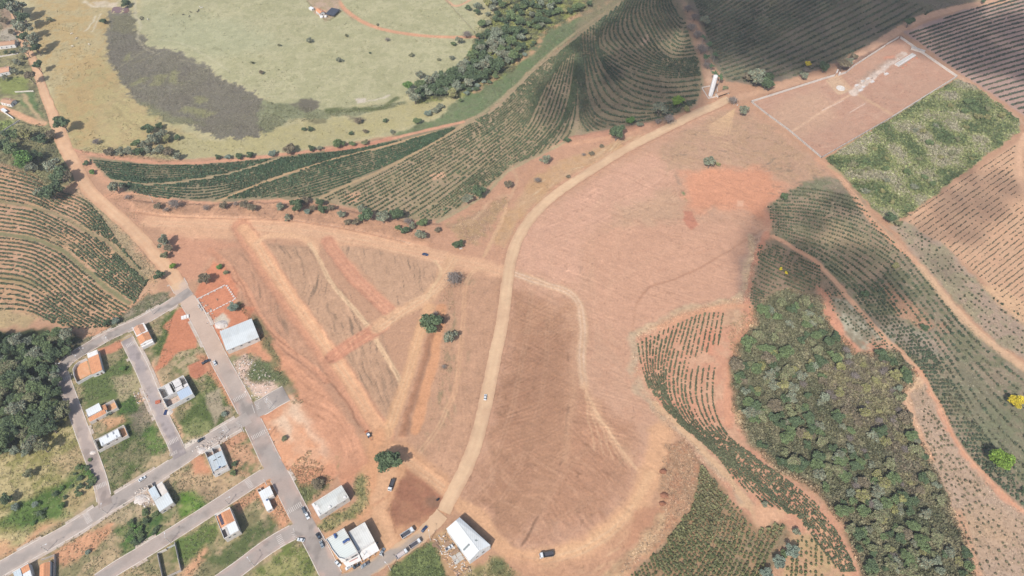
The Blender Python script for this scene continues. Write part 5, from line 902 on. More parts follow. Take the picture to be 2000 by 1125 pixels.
def tree(u, v, r, kind, label, group=None, hf=1.15, name=None, cat='tree', wide=1.0, fillq=None):
    _tc[0] += 1; i = _tc[0]; rng = random.Random(i*7+3); Rm = r/ppm(u, v)
    if name is None: name = KN.get(kind) or ('bush' if (r < 9 or hf < .8) else 'broadleaf_tree')
    if fillq is not None and name == 'broadleaf_tree': fillq.append((r, u, v, kind, label, group, hf, wide)); return
    hc = Rm*hf if kind != 'palm' else Rm*2.4; c = PV((u, v), hc); z = float(hz(np.float32(c.x), np.float32(c.y)))
    small = hf < .8
    root = empty(name, (c.x, c.y, z), rng.uniform(0, 6.28)); setp(root, " ".join(label.split()[:16]), cat, group)
    def ch(nm, data, loc, s):
        o = bpy.data.objects.new(nm, data); o.location = loc; o.scale = s; return link(o, root)
    if kind == 'bare':
        d, d2 = BR[i % 3] if r < 11 else BRS; k = Rm*1.0; ch('branches', d, (0,0,0), (k*wide,k,k*.85)); ch('crown', TWD[i % 3], (0,0,0), (k*wide,k,k*.85)); ch('trunk', d2, (0,0,0), (k,k,k*.85))
    elif kind == 'palm':
        d, d2 = FR[i % 2]; ch('fronds', d, (0,0,hc), (Rm,)*3); ch('trunk', d2, (0,0,hc), (Rm*.8,Rm*.8,Rm))
    else:
        fl = rng.uniform(.85, 1.1) if not small else .8
        ch('crown', crown(kind, i % 3), (0,0,hc), (Rm*rng.uniform(.95,1.12)*wide, Rm*rng.uniform(.92,1.05), Rm*fl)); ch('trunk', TR[i % 3], (0,0,0), (Rm,Rm,hc*1.05))
    return root
ORD = 'first second third fourth fifth sixth seventh eighth ninth tenth eleventh twelfth thirteenth fourteenth fifteenth sixteenth seventeenth eighteenth nineteenth twentieth'.split()
def row(lst, what, place, group, hf=1.0, cat='tree', side='left'):
    for k, q in enumerate(sorted(lst, key=lambda a: a[0])):
        nm = {'bare': 'leafless', 'lime': 'bright green', 'dark': 'dark green', 'grey': 'grey green', 'blue': 'blue green', 'yolive': 'yellow green', 'fresh': 'fresh green', 'yellow': 'yellow flowered'}.get(q[3], q[3])
        tree(q[0], q[1], q[2], q[3], f'{nm} {what}, {ORD[k]} from the {side} {place}', group, hf, cat=cat)
T = tree
T(762,899,28,'dark','big round dark green tree standing alone in the bottom clearing, two tracks meet at it', hf=.95)
T(838,631,23,'dark','dense dark green tree where the two straight tracks meet in the centre', hf=.9); T(851,610,8,'bare','small leafless tree touching the dense central tree on its upper side'); T(861,625,9,'brown','low brownish crown tucked against the right of the dense central tree', hf=.8)
T(881,658,16,'grey','thin grey green tree just below and right of the dense central tree'); T(867,716,8,'bare','small dead tree with blackish branches between the wheel tracks', hf=.7)
T(885,537,22,'bare','large leafless tree with spreading grey branches beside the track junction')
T(316,472,14,'grey','grey green tree on the right verge of the orange road, highest of its clump'); T(330,485,10,'brown','brownish tree in the clump right of the orange road'); T(322,498,9,'olive','olive tree low in the clump right of the orange road'); T(338,520,7,'lime','small lime green tree on the verge where the asphalt begins'); T(311,537,11,'dark','dark round tree on the left verge where the asphalt begins')
T(398,545,13,'brown','wide brownish grey crown beside the foundation plot'); T(430,522,7,'fresh','small green shrub on the bank above the foundation plot', hf=.6); T(441,533,6,'olive','olive shrub at the bank corner above the foundation plot', hf=.6); T(455,600,11,'blue','blue green round tree between the foundation walls and the grey warehouse')
T(226,627,8,'blue','blue green shrub on the strip beside the upper street', hf=.8); T(206,632,8,'dark','dark shrub beside the blue green one on the strip by the upper street', hf=.8); T(107,725,10,'blue','pale blue green tree at the left bend of the street')
T(620,944,13,'brown','greyish purple leafy shrub above the long parapet building', hf=.7); T(555,856,7,'olive','lone olive bush on the pink cleared lot', hf=.7, cat='bush'); T(212,808,6,'blue','small blue green bush between the two white walled houses', hf=.8, cat='bush')
T(30,990,8,'blue','pale blue green bush in the grass at the left edge', hf=.7, cat='bush'); T(68,986,7,'blue','smaller blue green bush right of the pale one in the left grass', hf=.7, cat='bush'); T(10,975,13,'dark','dark tree at the left edge below the woodland'); T(16,855,14,'lime','bright yellow green tree at the left edge of the woodland'); T(55,925,11,'olive','olive tree in the grass below the woodland')
T(270,1035,9,'fresh','green bush in the middle lot between the two lower streets',hf=.6,cat='bush'); T(255,1050,8,'fresh','low green bush left of the middle lot bush',hf=.6,cat='bush'); T(172,1078,6,'blue','blue green bush by the red strip above the walled lot',hf=.6,cat='bush'); T(458,905,7,'dark','dark bush right of the unfinished white house',hf=.7,cat='bush'); T(455,925,7,'green','green bush below the dark bush near the unfinished house',hf=.7,cat='bush'); T(438,808,6,'blue','blue green bush on the corner above the second street',hf=.7,cat='bush'); T(240,720,7,'fresh','green bush beside the curved wall house',hf=.6,cat='bush')
T(935,375,15,'dark','large round dark tree at the right corner of the coffee field'); T(914,389,11,'grey','grey green tree beside the round dark one at the coffee corner'); T(992,360,9,'brown','small dark brown tree on the slope right of the coffee corner'); T(1064,310,11,'grey','grey tree halfway along the lower edge of the coffee hill'); T(1107,274,7,'dark','small dark bush at the lower edge of the coffee hill',hf=.8,cat='bush')
T(1205,256,19,'dark','dark broad tree on the bank above the dirt road bend'); T(1233,236,10,'fresh','fresh green tree right behind the dark broad one on the bank'); T(1249,245,7,'grey','grey shrub between the fresh green tree and the bare ones',hf=.8); T(1288,213,15,'grey','grey green tree left of the vivid lime one'); T(1308,226,16,'bare','bare branching tree below the vivid lime tree'); T(1326,198,14,'lime','vivid lime green tree beside the coffee corner near the tower'); T(1342,213,8,'yolive','yellow green shrub right of the vivid lime tree',hf=.8); T(1285,236,10,'bare','low leafless tree left above the dirt road',hf=.8)
T(1454,216,11,'grey','rounded grey tree at the gate of the walled ground'); T(1433,190,13,'bare','leafless tree between the tiled gatehouse and the walled ground'); T(1416,172,7,'olive','clipped olive bush behind the tiled gatehouse',hf=.7,cat='bush')
row([(1396,143,8,'palm'),(1407,149,8,'palm'),(1397,106,7,'palm'),(1380,110,8,'palm'),(1385,85,7,'palm'),(1374,72,7,'palm'),(1391,128,6,'palm')], 'palm', 'in the row beyond the white water tower', 'palms beyond the tower')
row([(1352,48,13,'bare'),(1364,62,14,'bare'),(1372,90,16,'bare'),(1358,28,12,'bare'),(1378,40,12,'grey'),(1345,12,12,'bare'),(1384,124,12,'bare')], 'tree', 'along the lane between the two upper coffee fields', 'trees along the upper lane')
row([(1480,150,20,'grey'),(1497,163,15,'dark'),(1463,150,12,'brown'),(1505,150,10,'dark'),(1577,133,10,'bare'),(1610,131,12,'dark'),(1572,148,9,'grey'),(1646,126,14,'brown'),(1660,120,10,'grey'),(1668,110,8,'brown')], 'tree', 'along the lane outside the walled ground', 'trees along the wall lane')
T(1579,124,7,'yellow','small yellow flowering treetop on the lane above the walled ground'); T(1776,42,11,'dark','dark green tree at the bend of the upper dirt road'); T(1920,2,5,'dark','small dark tree at the top edge beside the upper dirt road')
T(1386,317,13,'grey','grey round tree on the cleared ground above the red patch'); T(1402,320,6,'yolive','yellowish shrub against the grey tree on the cleared ground',hf=.7); T(1531,383,9,'dark','round black green tree at the corner of the right coffee slope'); T(1742,425,13,'dark','dark green tree at the lower corner of the scrub square'); T(1755,436,8,'olive','small olive tree below the scrub square corner')
T(1955,894,25,'lime','large lime green tree alone in the right plantation'); T(1989,785,17,'yellow','brilliant yellow flowering tree at the right edge'); T(1748,518,9,'yolive','yellow green small tree beside the right field track'); T(1690,573,9,'dark','dark small tree between the right tracks'); T(1806,640,9,'dark','dark bush in the middle of the right plantation',hf=.8); T(1525,525,4,'yellow','tiny yellow flowered shrub above the woodland',hf=.8); T(1536,533,4,'yellow','second tiny yellow flowered shrub above the woodland, lower right one',hf=.8); T(1999,960,6,'dark','dark tree cut by the right edge')
row([(1547,1076,15,'blue'),(1522,1098,14,'blue'),(1497,1122,14,'blue'),(1556,1040,9,'grey'),(1532,1082,9,'green')], 'tree', 'in the short line at the bottom right', 'tree line between the two lower coffee plots'); T(1494,985,7,'grey','grey bush at the lower tip of the red coffee rows',hf=.7,cat='bush')
T(122,240,18,'dark','lone dark tree casting a shadow on the pasture, right of the orange road', hf=1.25)
T(226,366,14,'grey','grey green tree where the orange road widens'); T(248,384,9,'bare','leafless shrub right of the grey tree by the orange road',hf=.8); T(180,336,7,'fresh','fresh green bush on the right verge of the orange road',hf=.7,cat='bush'); T(168,318,7,'dark','dark bush at the field corner by the orange road',hf=.7,cat='bush')
row([(12,6,18,'dark'),(34,14,18,'grey'),(42,34,16,'dark'),(46,55,16,'grey'),(60,78,16,'grey'),(70,92,11,'dark'),(44,72,11,'dark'),(73,127,11,'dark'),(58,148,11,'brown'),(50,98,10,'grey'),(30,42,10,'grey')], 'tree', 'lining the far end of the orange road', 'tall trees along the far orange road', hf=1.7)
row([(12,103,5,'dark'),(26,102,5,'dark'),(32,122,8,'grey'),(28,140,8,'grey'),(8,152,7,'grey'),(44,112,6,'olive'),(22,62,7,'brown'),(8,40,9,'brown')], 'garden tree', 'among the farm houses at the left edge', 'garden trees at the farm houses')
row([(22,292,18,'green'),(46,308,20,'fresh'),(8,282,17,'dark'),(68,305,14,'dark'),(60,328,12,'grey'),(50,262,14,'yolive'),(78,272,13,'dark'),(98,262,11,'brown'),(32,262,12,'green'),(14,262,11,'dark')], 'tree', 'in the clump above the left coffee', 'clump above the left coffee')
row([(104,322,19,'grey'),(116,340,19,'dark'),(97,373,23,'dark'),(128,345,16,'brown'),(80,376,13,'grey')], 'tree', 'in the dark clump left of the road bend', 'dark clump by the road bend')
row([(290,250,13,'dark'),(300,270,15,'grey'),(316,262,12,'grey'),(327,270,10,'yolive'),(264,280,10,'green'),(278,284,10,'grey'),(346,268,7,'dark'),(310,246,8,'dark')], 'tree', 'in the clump on the tan pasture', 'clump on the tan pasture')
row([(186,274,11,'bare'),(212,297,10,'brown'),(232,296,11,'grey'),(252,295,11,'grey'),(272,295,11,'dark'),(292,295,11,'grey'),(310,293,12,'grey'),(328,297,11,'brown'),(346,304,10,'grey')], 'tree', 'in the hedge above the dense coffee', 'hedge above the dense coffee', hf=.9)
row([(425,307,7,'dark'),(445,307,7,'blue'),(466,305,8,'dark'),(489,302,9,'dark'),(532,300,8,'blue'),(566,291,13,'brown'),(608,290,8,'dark'),(625,290,6,'grey'),(662,281,13,'green'),(688,281,7,'green'),(712,278,7,'olive')], 'shrub', 'beside the red track above the coffee', 'shrubs beside the red track', hf=.8, cat='shrub')
row([(606,252,7,'dark'),(594,252,6,'dark'),(685,260,6,'dark'),(713,257,6,'brown'),(752,236,6,'dark'),(765,258,6,'grey'),(815,236,9,'green'),(836,221,8,'blue'),(850,214,9,'grey'),(860,208,8,'grey'),(700,236,8,'brown')], 'bush', 'on the yellow grass between stream and track', 'bushes on the yellow grass', hf=.7, cat='bush')
row([(605,78,7,'grey'),(756,76,7,'bare'),(663,117,7,'grey'),(676,69,4,'olive'),(803,107,5,'olive'),(723,103,3,'dark'),(545,88,4,'olive'),(493,122,4,'olive'),(510,141,5,'brown'),(883,113,6,'grey'),(911,113,5,'olive'),(857,116,4,'olive'),(737,48,3,'olive')], 'bush', 'scattered on the upper pasture', 'lone bushes on the upper pasture', hf=.8, cat='bush')
T(911,61,12,'bare','leafless grey tree at the right end of the farm track'); T(896,78,8,'grey','grey tree just below the farm track end'); T(885,85,6,'green','small green bush below the farm track end',hf=.8,cat='bush'); T(797,167,11,'fresh','fresh green tree at the left tip of the stream wood'); T(820,146,9,'grey','pale grey tree rising at the left end of the stream wood'); T(886,181,12,'yolive','yellow green tree on the lower side of the stream wood')
T(202,41,8,'dark','dark shrub on the shore left of the marsh',hf=.8,cat='shrub'); T(246,6,10,'dark','dark shrub by the red pool',hf=.8,cat='shrub'); T(97,38,7,'olive','olive shrub on the tan pasture top left',hf=.7,cat='shrub')
row([(310,405,8,'brown'),(340,397,17,'bare'),(402,406,10,'bare'),(437,404,9,'brown'),(478,402,10,'brown'),(492,409,10,'brown'),(547,406,9,'grey'),(560,426,9,'grey'),(582,402,16,'dark'),(594,392,10,'brown'),(325,410,9,'bare'),(460,398,8,'bare')], 'tree', 'on the red bank, western half', 'trees on the red bank, western half', hf=.95)
row([(624,396,10,'dark'),(630,412,11,'dark'),(612,409,7,'brown'),(601,416,7,'blue'),(646,408,8,'brown'),(668,420,9,'grey'),(680,436,8,'brown'),(696,437,9,'brown'),(716,422,16,'dark'),(708,407,10,'grey'),(748,428,15,'grey'),(774,420,15,'dark'),(796,432,11,'bare')], 'tree', 'on the red bank, eastern half', 'trees on the red bank, eastern half', hf=.95)
row([(790,453,10,'dark'),(803,444,9,'grey'),(824,437,11,'green'),(822,461,12,'grey'),(855,449,7,'brown'),(893,477,11,'dark'),(777,447,6,'green')], 'tree', 'at the end of the red bank near the blue car', 'trees at the end of the red bank', hf=.9)
row([(1110,345+0,5,'brown'),(1155,300,6,'brown'),(1175,285,5,'brown'),(1140,302,6,'bare'),(1050,352,10,'bare')], 'dry bush', 'on the dry bank left of the dirt road', 'dry bushes on the roadside bank', hf=.6, cat='bush')
FQ = []
def fill(poly_px, n, rr, kinds, label, group, mind=.9, seed=0, hf=1.1, avoid=None, keep=None):
    rng = random.Random(seed); xs = [p[0] for p in poly_px]; ys = [p[1] for p in poly_px]; pts = []; ks = [k for k, w in kinds for _ in range(w)]; pp = [(float(a), float(b)) for a, b in poly_px]
    for _ in range(n*60):
        if len(pts) >= n: break
        u, v = rng.uniform(min(xs), max(xs)), rng.uniform(min(ys), max(ys)); 
        if not inpoly(np.array([u]), np.array([v]), pp)[0]: continue
        if avoid is not None and inpoly(np.array([u]), np.array([v]), avoid)[0]: continue
        r = rng.uniform(*rr)
        if all(math.hypot(u-a, (v-b)*1.15) > (r+c)*.5*mind for a, b, c in pts): pts.append((u, v, r))
    W = {'dark': 'dark green', 'green': 'green', 'olive': 'olive', 'grey': 'grey green', 'blue': 'blue green', 'lime': 'lime green', 'bare': 'leafless', 'yolive': 'yellow green', 'brown': 'brownish', 'fresh': 'fresh green'}
    for u, v, r in pts:
        k = rng.choice(ks); tree(u, v-r*.3, r, k, f'{W[k]} {label}', group, hf*rng.uniform(.8, 1.3), fillq=FQ)
    return len(pts)
n1 = fill([(4,652),(30,656),(90,648),(140,662),(150,672),(116,700),(104,715),(120,760),(132,812),(98,862),(58,900),(20,880),(-20,890),(-20,650)], 110, (9,19), [('dark',8),('green',8),('grey',2),('olive',2),('yolive',1)], 'tree of the dense woodland at the left edge', 'left woodland trees', .82, 3, 1.3)
INT = [(1610,728),(1650,705),(1738,695),(1752,765),(1765,850),(1800,908),(1795,980),(1772,955),(1722,845),(1645,825)]
n9 = fill([(70,990),(120,935),(160,880),(180,905),(188,955),(120,1000),(50,1030)], 26, (4,8), [('green',5),('dark',3),('fresh',2)], 'bush in the meadow below the left woodland', 'meadow bushes', 1.1, 21, .6)
n10 = fill([(230,1040),(270,1005),(305,992),(312,1035),(265,1075)], 16, (5,9), [('green',5),('dark',4),('fresh',2)], 'bush on the lot between the second and third street', 'lot bushes', .9, 22, .6)
n2 = fill([(1490,600),(1530,572),(1595,588),(1615,645),(1675,700),(1748,690),(1782,730),(1755,790),(1788,855),(1815,902),(1845,980),(1875,1050),(1905,1132),(1700,1132),(1655,1030),(1606,960),(1526,912),(1478,868),(1445,800),(1438,705),(1466,655)], 250, (7,15.5), [('dark',6),('green',6),('grey',6),('olive',5),('yolive',2),('brown',1)], 'tree of the long woodland at lower right', 'long woodland trees', .80, 5, .85, avoid=INT)
n3 = fill([(1500,700),(1560,650),(1640,640),(1750,800),(1840,980),(1860,1110),(1720,1110),(1600,920)], 22, (8,13), [('bare',7),('lime',1),('yolive',2)], 'tree showing pale among the long woodland', 'pale trees in the long woodland', 2.5, 8, 1.6)
n4 = fill(INT, 34, (6,11), [('bare',6),('brown',3),('yolive',2),('green',1)], 'tree of the brushwood patch inside the woodland', 'brushwood patch trees', .9, 9, .8)
n5 = fill([(800,195),(808,162),(850,150),(900,132),(928,104),(932,72),(962,62),(1004,52),(1032,90),(1008,115),(960,142),(902,176),(850,192)], 95, (8,13), [('dark',6),('grey',4),('green',1)], 'tree of the stream wood beside the upper pasture', 'stream wood trees', .72, 11, 1.1)
n6 = fill([(905,20),(940,0),(1180,-6),(1140,15),(1060,52),(1030,80),(1000,48),(940,56)], 60, (6,11), [('dark',5),('grey',3),('green',3),('yolive',2)], 'shrub on the upper stream slope', 'upper stream slope shrubs', .95, 12, .9)
n7 = fill([(1640,320),(1860,170),(1980,235),(1975,260),(1770,405),(1700,395)], 34, (5,10), [('olive',4),('grey',4),('yolive',4),('green',3)], 'shrub rising from the scrub square', 'scrub square shrubs', 2.0, 13, .5)
n8 = fill([(940,178),(1010,122),(1060,76),(1030,90),(960,150),(900,185),(895,200)], 16, (4,8), [('green',3),('blue',2),('dark',2)], 'shrub on the edge of the eroded stream strip', 'eroded strip shrubs', 1.2, 14, .7)

# woods: the 300 broadleaf trees that show largest are things, what is left of the canopy is one mass
have = sum(1 for o in bpy.data.objects if o.name.split('.')[0] == 'broadleaf_tree')
FQ.sort(key=lambda a: -a[0]); keep = max(0, 296-have)
for r, u, v, k, lab, grp, hf, wd in FQ[:keep]: tree(u, v, r, k, lab, grp, hf, name='broadleaf_tree', wide=wd)
rest_ = FQ[keep:]
def small_crown(seed):
    rng = np.random.default_rng(seed); V = []; F = []; K = []; off = 0
    for k in range(9):
        a = rng.uniform(0, 6.28); q = math.sqrt(rng.random())*.7; c0 = np.array([q*math.cos(a), q*math.sin(a), .8+rng.uniform(-.3, .35)]); r = rng.uniform(.3, .42); d = rng.normal(size=(46, 3)); d[:, 2] = np.abs(d[:, 2])-.25; d /= np.linalg.norm(d, axis=1)[:, None]
        v, f = quads(c0+d*r*rng.uniform(.75, 1.05, (46, 1)), .17*rng.uniform(.6, 1.3, 46), rng, .3); lk = rng.uniform(.8, 1.2); V.append(v); F.append(f+off); off += len(v); K.append(np.repeat(lk*rng.uniform(.75, 1.25, 46), 4))
        cv = []; n = 6
        for i, (rr, zz2) in enumerate(((.5, -.9), (.8, -.1), (.35, .7))):
            for j in range(n): b = 2*math.pi*j/n+i*.3; cv.append((c0[0]+rr*r*.86*math.cos(b), c0[1]+rr*r*.86*math.sin(b), c0[2]+zz2*r*.85))
        cf = [(i*n+j, i*n+(j+1) % n, (i+1)*n+(j+1) % n, (i+1)*n+j) for i in range(2) for j in range(n)]+[(12, 13, 14, 15), (12, 15, 16, 17)]
        V.append(np.array(cv)); F.append(np.array(cf)+off); off += len(cv); K.append(np.full(len(cv), lk*.85))
    return np.vstack(V).astype(np.float32), np.vstack(F), np.concatenate(K).astype(np.float32)
if rest_:
    SC = [small_crown(k) for k in range(5)]; xs = []; ys = []; ss = []; cs = []; hh = []
    for r, u, v, k, lab, grp, hf, wd in rest_:
        Rm = r/ppm(u, v); c = PV((u, v), Rm*hf); xs.append(c.x); ys.append(c.y); ss.append(Rm); hh.append(hf); cs.append(PAL.get(k if k != 'bare' else 'brown'))
    xs, ys, ss = (np.array(q, np.float32) for q in (xs, ys, ss)); hh = np.array(hh)
    scatter('woodland_canopy', SC, xs, ys, hz(xs, ys)+ss*(hh-.85), ss, np.array(cs), 77, label='rest of the closed tree canopy in the woods', cat='woodland')
print('fill', n1, n2, n3, n4, n5, n6, n7, n8, 'kept', keep, 'merged', len(rest_))
# ------------------------------------------------------------------ buildings and walls
def M_(n, c, **k): return surf(n, alb(*c) if max(c) > 1 else c, **k)
plaster = M_('white_plaster', (246,244,240), var=.04, scale=.8, rough=.9, dirt=alb(226,212,200), dscale=.35)
plaster2 = M_('cream_render', (236,228,218), var=.05, scale=.8, rough=.92, dirt=alb(206,190,176), dscale=.4)
block = M_('bare_concrete_block', (206,198,190), var=.12, scale=2, rough=.95, dirt=alb(160,140,126), dscale=.6)
metal_w = M_('white_metal_sheet', (246,250,250), var=.02, scale=.6, rough=.5, wave=('X', .26, .1), spec=.4, dirt=alb(226,226,222), dscale=.08)
metal_g = M_('grey_metal_sheet', (228,234,234), var=.03, scale=.5, rough=.5, wave=('X', .26, .1), spec=.4, dirt=alb(212,214,210), dscale=.1)
metal_b = M_('bluish_metal_sheet', (210,222,228), var=.03, scale=.5, rough=.45, wave=('X', .26, .1), spec=.4, dirt=alb(190,190,186), dscale=.15)
tile_o = M_('orange_roof_tile', (232,152,116), var=.12, scale=1.6, rough=.9, wave=('X', .3, .14), dirt=alb(196,128,98), dscale=.4)
tile_p = M_('pink_roof_tile', (226,168,146), var=.1, scale=1.6, rough=.9, wave=('X', .3, .14), dirt=alb(200,150,130), dscale=.4)
tile_f = M_('faded_roof_tile', (204,160,138), var=.12, scale=1.4, rough=.9, wave=('X', .3, .14), dirt=alb(168,134,118), dscale=.4)
slab = M_('concrete_slab', (206,202,194), var=.08, scale=.7, rough=.95, dirt=alb(178,170,160), dscale=.4)
dark_v = M_('painted_opening_shade', (62,58,56), var=.1, rough=.6); glass = surf('window_glass', (.05,.07,.09), .05, 1, .12, spec=.6)  # dark colour stands in for the shade inside openings
door_m = M_('painted_door', (120,92,74), var=.1); blue_t = M_('blue_tank_plastic', (60,92,150), var=.05, rough=.5); pv = surf('solar_panel', (.03,.04,.07), .1, 1.5, .25, spec=.6, wave=('X', 3.2, .4))
yard = M_('packed_earth_yard', (222,166,134), var=.08, scale=.6, dirt=alb(232,190,166), dscale=.3, rough=1); paved = M_('paved_yard', (222,196,178), var=.08, scale=.9, dirt=alb(196,166,146), dscale=.5)
wood_m = M_('old_timber', (168,138,112), var=.2, scale=3); pile_m = M_('rubble', (222,214,206), var=.25, scale=3, dirt=alb(196,166,146), dscale=1); red_m = M_('red_plastic', (196,92,70), var=.08)
def frame(c0, c1, c3, H):
    "local frame of a rectangle seen at height H: c0 origin, c1 along x, c3 along y (pixel corners of the survey)"
    a, b, d = (PV(c, H) for c in (c0, c1, c3)); u = b-a; L = u.length; rz = math.atan2(u.y, u.x); n = Vector((-math.sin(rz), math.cos(rz), 0)); W = (d-a).dot(n)
    if W < 0: # mirror so that y stays positive
        a = a+n*W; W = -W
    return Vector((a.x, a.y, 0)), rz, L, W
def thing(name, fr, label, cat, group=None):
    e = empty(name, fr[0], fr[1]); return setp(e, label, cat, group)
def ring(mb, x0, x1, y0, y1, z0, z1, t=.2):
    mb.box(x0, x1, y0, y0+t, z0, z1); mb.box(x0, x1, y1-t, y1, z0, z1); mb.box(x0, x0+t, y0+t, y1-t, z0, z1); mb.box(x1-t, x1, y0+t, y1-t, z0, z1)
def walls(e, x0, x1, y0, y1, h, mat, z0=-.3):
    mb = MB(); mb.box(x0, x1, y0, y1, z0, h); return mb.build('wall', mat, e)
def opening(e, side, a, w, z0, h, L, W, kind='window', x0=0, y0=0):
    "window or door on a wall: side s/n along x, w/e along y; sill and pane are its own pieces"
    nm = kind; d = .06; mb = MB(); fr = MB()
    def bx(m, o1, o2, p, q, r, s_):
        if side == 's': m.box(p, q, y0-o2, y0-o1, r, s_)
        if side == 'n': m.box(p, q, y0+W+o1, y0+W+o2, r, s_)
        if side == 'w': m.box(x0-o2, x0-o1, p, q, r, s_)
        if side == 'e': m.box(x0+L+o1, x0+L+o2, p, q, r, s_)
    bx(mb, .003, d, a, a+w, z0, z0+h); o = mb.build(nm, glass if kind == 'window' else door_m, e)
    bx(fr, d+.002, d+.05, a-.06, a+w+.06, z0-.12, z0-.04 if kind == 'window' else z0-.02)
    if kind == 'window': fr.build('sill', plaster, o)
    else:
        k = MB(); bx(k, d+.002, d+.06, a+w-.2, a+w-.1, z0+1.0, z0+1.1); k.build('handle', metal_g, o)
    return o
def gable(e, x0, x1, y0, y1, h, rise, mat, ax='x', over=.35, t=.09, wallm=None):
    mb = MB(); 
    if ax == 'x':
        ym = (y0+y1)/2
        for s, yy in ((-1, y0-over), (1, y1+over)):
            z0 = h-over*rise/((y1-y0)/2)
            v = [(x0-over, yy, z0), (x1+over, yy, z0), (x1+over, ym, h+rise), (x0-over, ym, h+rise)]; 
            if s > 0: v = v[::-1]
            mb.add(v+[(p[0], p[1], p[2]-t) for p in v], [(0,1,2,3), (7,6,5,4), (0,4,5,1), (1,5,6,2), (2,6,7,3), (3,7,4,0)])
        g = MB(); 
        for xx in (x0, x1-.15): g.add([(xx,y0,h-.3),(xx,y1,h-.3),(xx,y1,h-.02),(xx,ym,h+rise-.14),(xx,y0,h-.02),(xx+.15,y0,h-.3),(xx+.15,y1,h-.3),(xx+.15,y1,h-.02),(xx+.15,ym,h+rise-.14),(xx+.15,y0,h-.02)], [(0,4,3,2,1),(5,6,7,8,9),(4,9,8,3),(3,8,7,2)])
        if wallm: g.build('gable_end', wallm, e)
    else:
        xm = (x0+x1)/2
        for s, xx in ((-1, x0-over), (1, x1+over)):
            z0 = h-over*rise/((x1-x0)/2); v = [(xx, y1+over, z0), (xx, y0-over, z0), (xm, y0-over, h+rise), (xm, y1+over, h+rise)]
            if s > 0: v = v[::-1]
            mb.add(v+[(p[0], p[1], p[2]-t) for p in v], [(0,1,2,3), (7,6,5,4), (0,4,5,1), (1,5,6,2), (2,6,7,3), (3,7,4,0)])
        g = MB()
        for yy in (y0, y1-.15): g.add([(x0,yy,h-.3),(x1,yy,h-.3),(x1,yy,h-.02),(xm,yy,h+rise-.14),(x0,yy,h-.02),(x0,yy+.15,h-.3),(x1,yy+.15,h-.3),(x1,yy+.15,h-.02),(xm,yy+.15,h+rise-.14),(x0,yy+.15,h-.02)], [(0,1,2,3,4),(9,8,7,6,5),(3,8,9,4),(2,7,8,3)])
        if wallm: g.build('gable_end', wallm, e)
    return mb.build('roof', mat, e)
def shed(e, x0, x1, y0, y1, h0, h1, mat, ax='y', t=.08, name='roof'):
    mb = MB(); v = [(x0,y0,h0),(x1,y0,h0),(x1,y1,h1),(x0,y1,h1)] if ax == 'y' else [(x0,y0,h0),(x1,y0,h1),(x1,y1,h1),(x0,y1,h0)]
    mb.add(v+[(p[0],p[1],p[2]-t) for p in v], [(0,1,2,3),(7,6,5,4),(0,4,5,1),(1,5,6,2),(2,6,7,3),(3,7,4,0)]); return mb.build(name, mat, e)
def parapet(e, x0, x1, y0, y1, z0, z1, mat, t=.2):
    mb = MB(); ring(mb, x0, x1, y0, y1, z0, z1, t); return mb.build('parapet', mat, e)
def tank(e, x, y, z, r=.75, h=1.0, m=None):
    mb = MB(); mb.lathe((x, y, z), [(r*.8,0),(r,.15),(r,h*.8),(r*.95,h*.86)], 14); o = mb.build('water_tank', m or blue_t, e)
    ld = MB(); ld.lathe((x, y, z), [(r*.97,h*.87),(r*.8,h),(r*.2,h*1.12)], 14); ld.build('tank_lid', m or blue_t, o)
# 1 white barn by the long dirt road (its plan narrows towards the road)
HB = 6.8; cB = [PV(c, HB) for c in ((872.2,1032.5),(917,1094.5),(957.5,1064.5),(897.5,1010.5))]; rB = [PV(c, HB+1.2) for c in ((891,1016.2),(935.5,1075))]
o0 = Vector((cB[1].x, cB[1].y, 0)); e = setp(empty('metal_barn', o0), 'large white metal barn with low gable roof at the foot of the long dirt road', 'barn')
q = [Vector((c.x-o0.x, c.y-o0.y, 0)) for c in cB]; r2 = [Vector((c.x-o0.x, c.y-o0.y, 0)) for c in rB]; mb = MB(); Z_ = lambda v, z: (v.x, v.y, z)
mb.add([Z_(v, -.3) for v in q]+[Z_(v, HB-.15) for v in q]+[Z_(r2[0], HB+1.0), Z_(r2[1], HB+1.0)], [(0,1,5,4),(1,2,6,9,5),(2,3,7,6),(3,0,4,8,7)]); mb.build('wall', metal_w, e)
cen = (q[0]+q[1]+q[2]+q[3])/4; ex = [cen+(v-cen)*1.012 for v in q]; rx = [r2[0]+(r2[0]-r2[1])*.008, r2[1]+(r2[1]-r2[0])*.008]; rf = MB()
for a, b, c, d in ((ex[0],ex[1],rx[1],rx[0]), (ex[2],ex[3],rx[0],rx[1])):
    v = [Z_(a, HB-.1), Z_(b, HB-.1), Z_(c, HB+1.1), Z_(d, HB+1.1)]; rf.add(v+[(x, y, z-.09) for x, y, z in v], [(0,1,2,3),(7,6,5,4),(0,4,5,1),(1,5,6,2),(2,6,7,3),(3,7,4,0)])
r = rf.build('roof', metal_w, e); sm_ = M_('skylight_sheet', (150,158,156), var=.05, rough=.4)
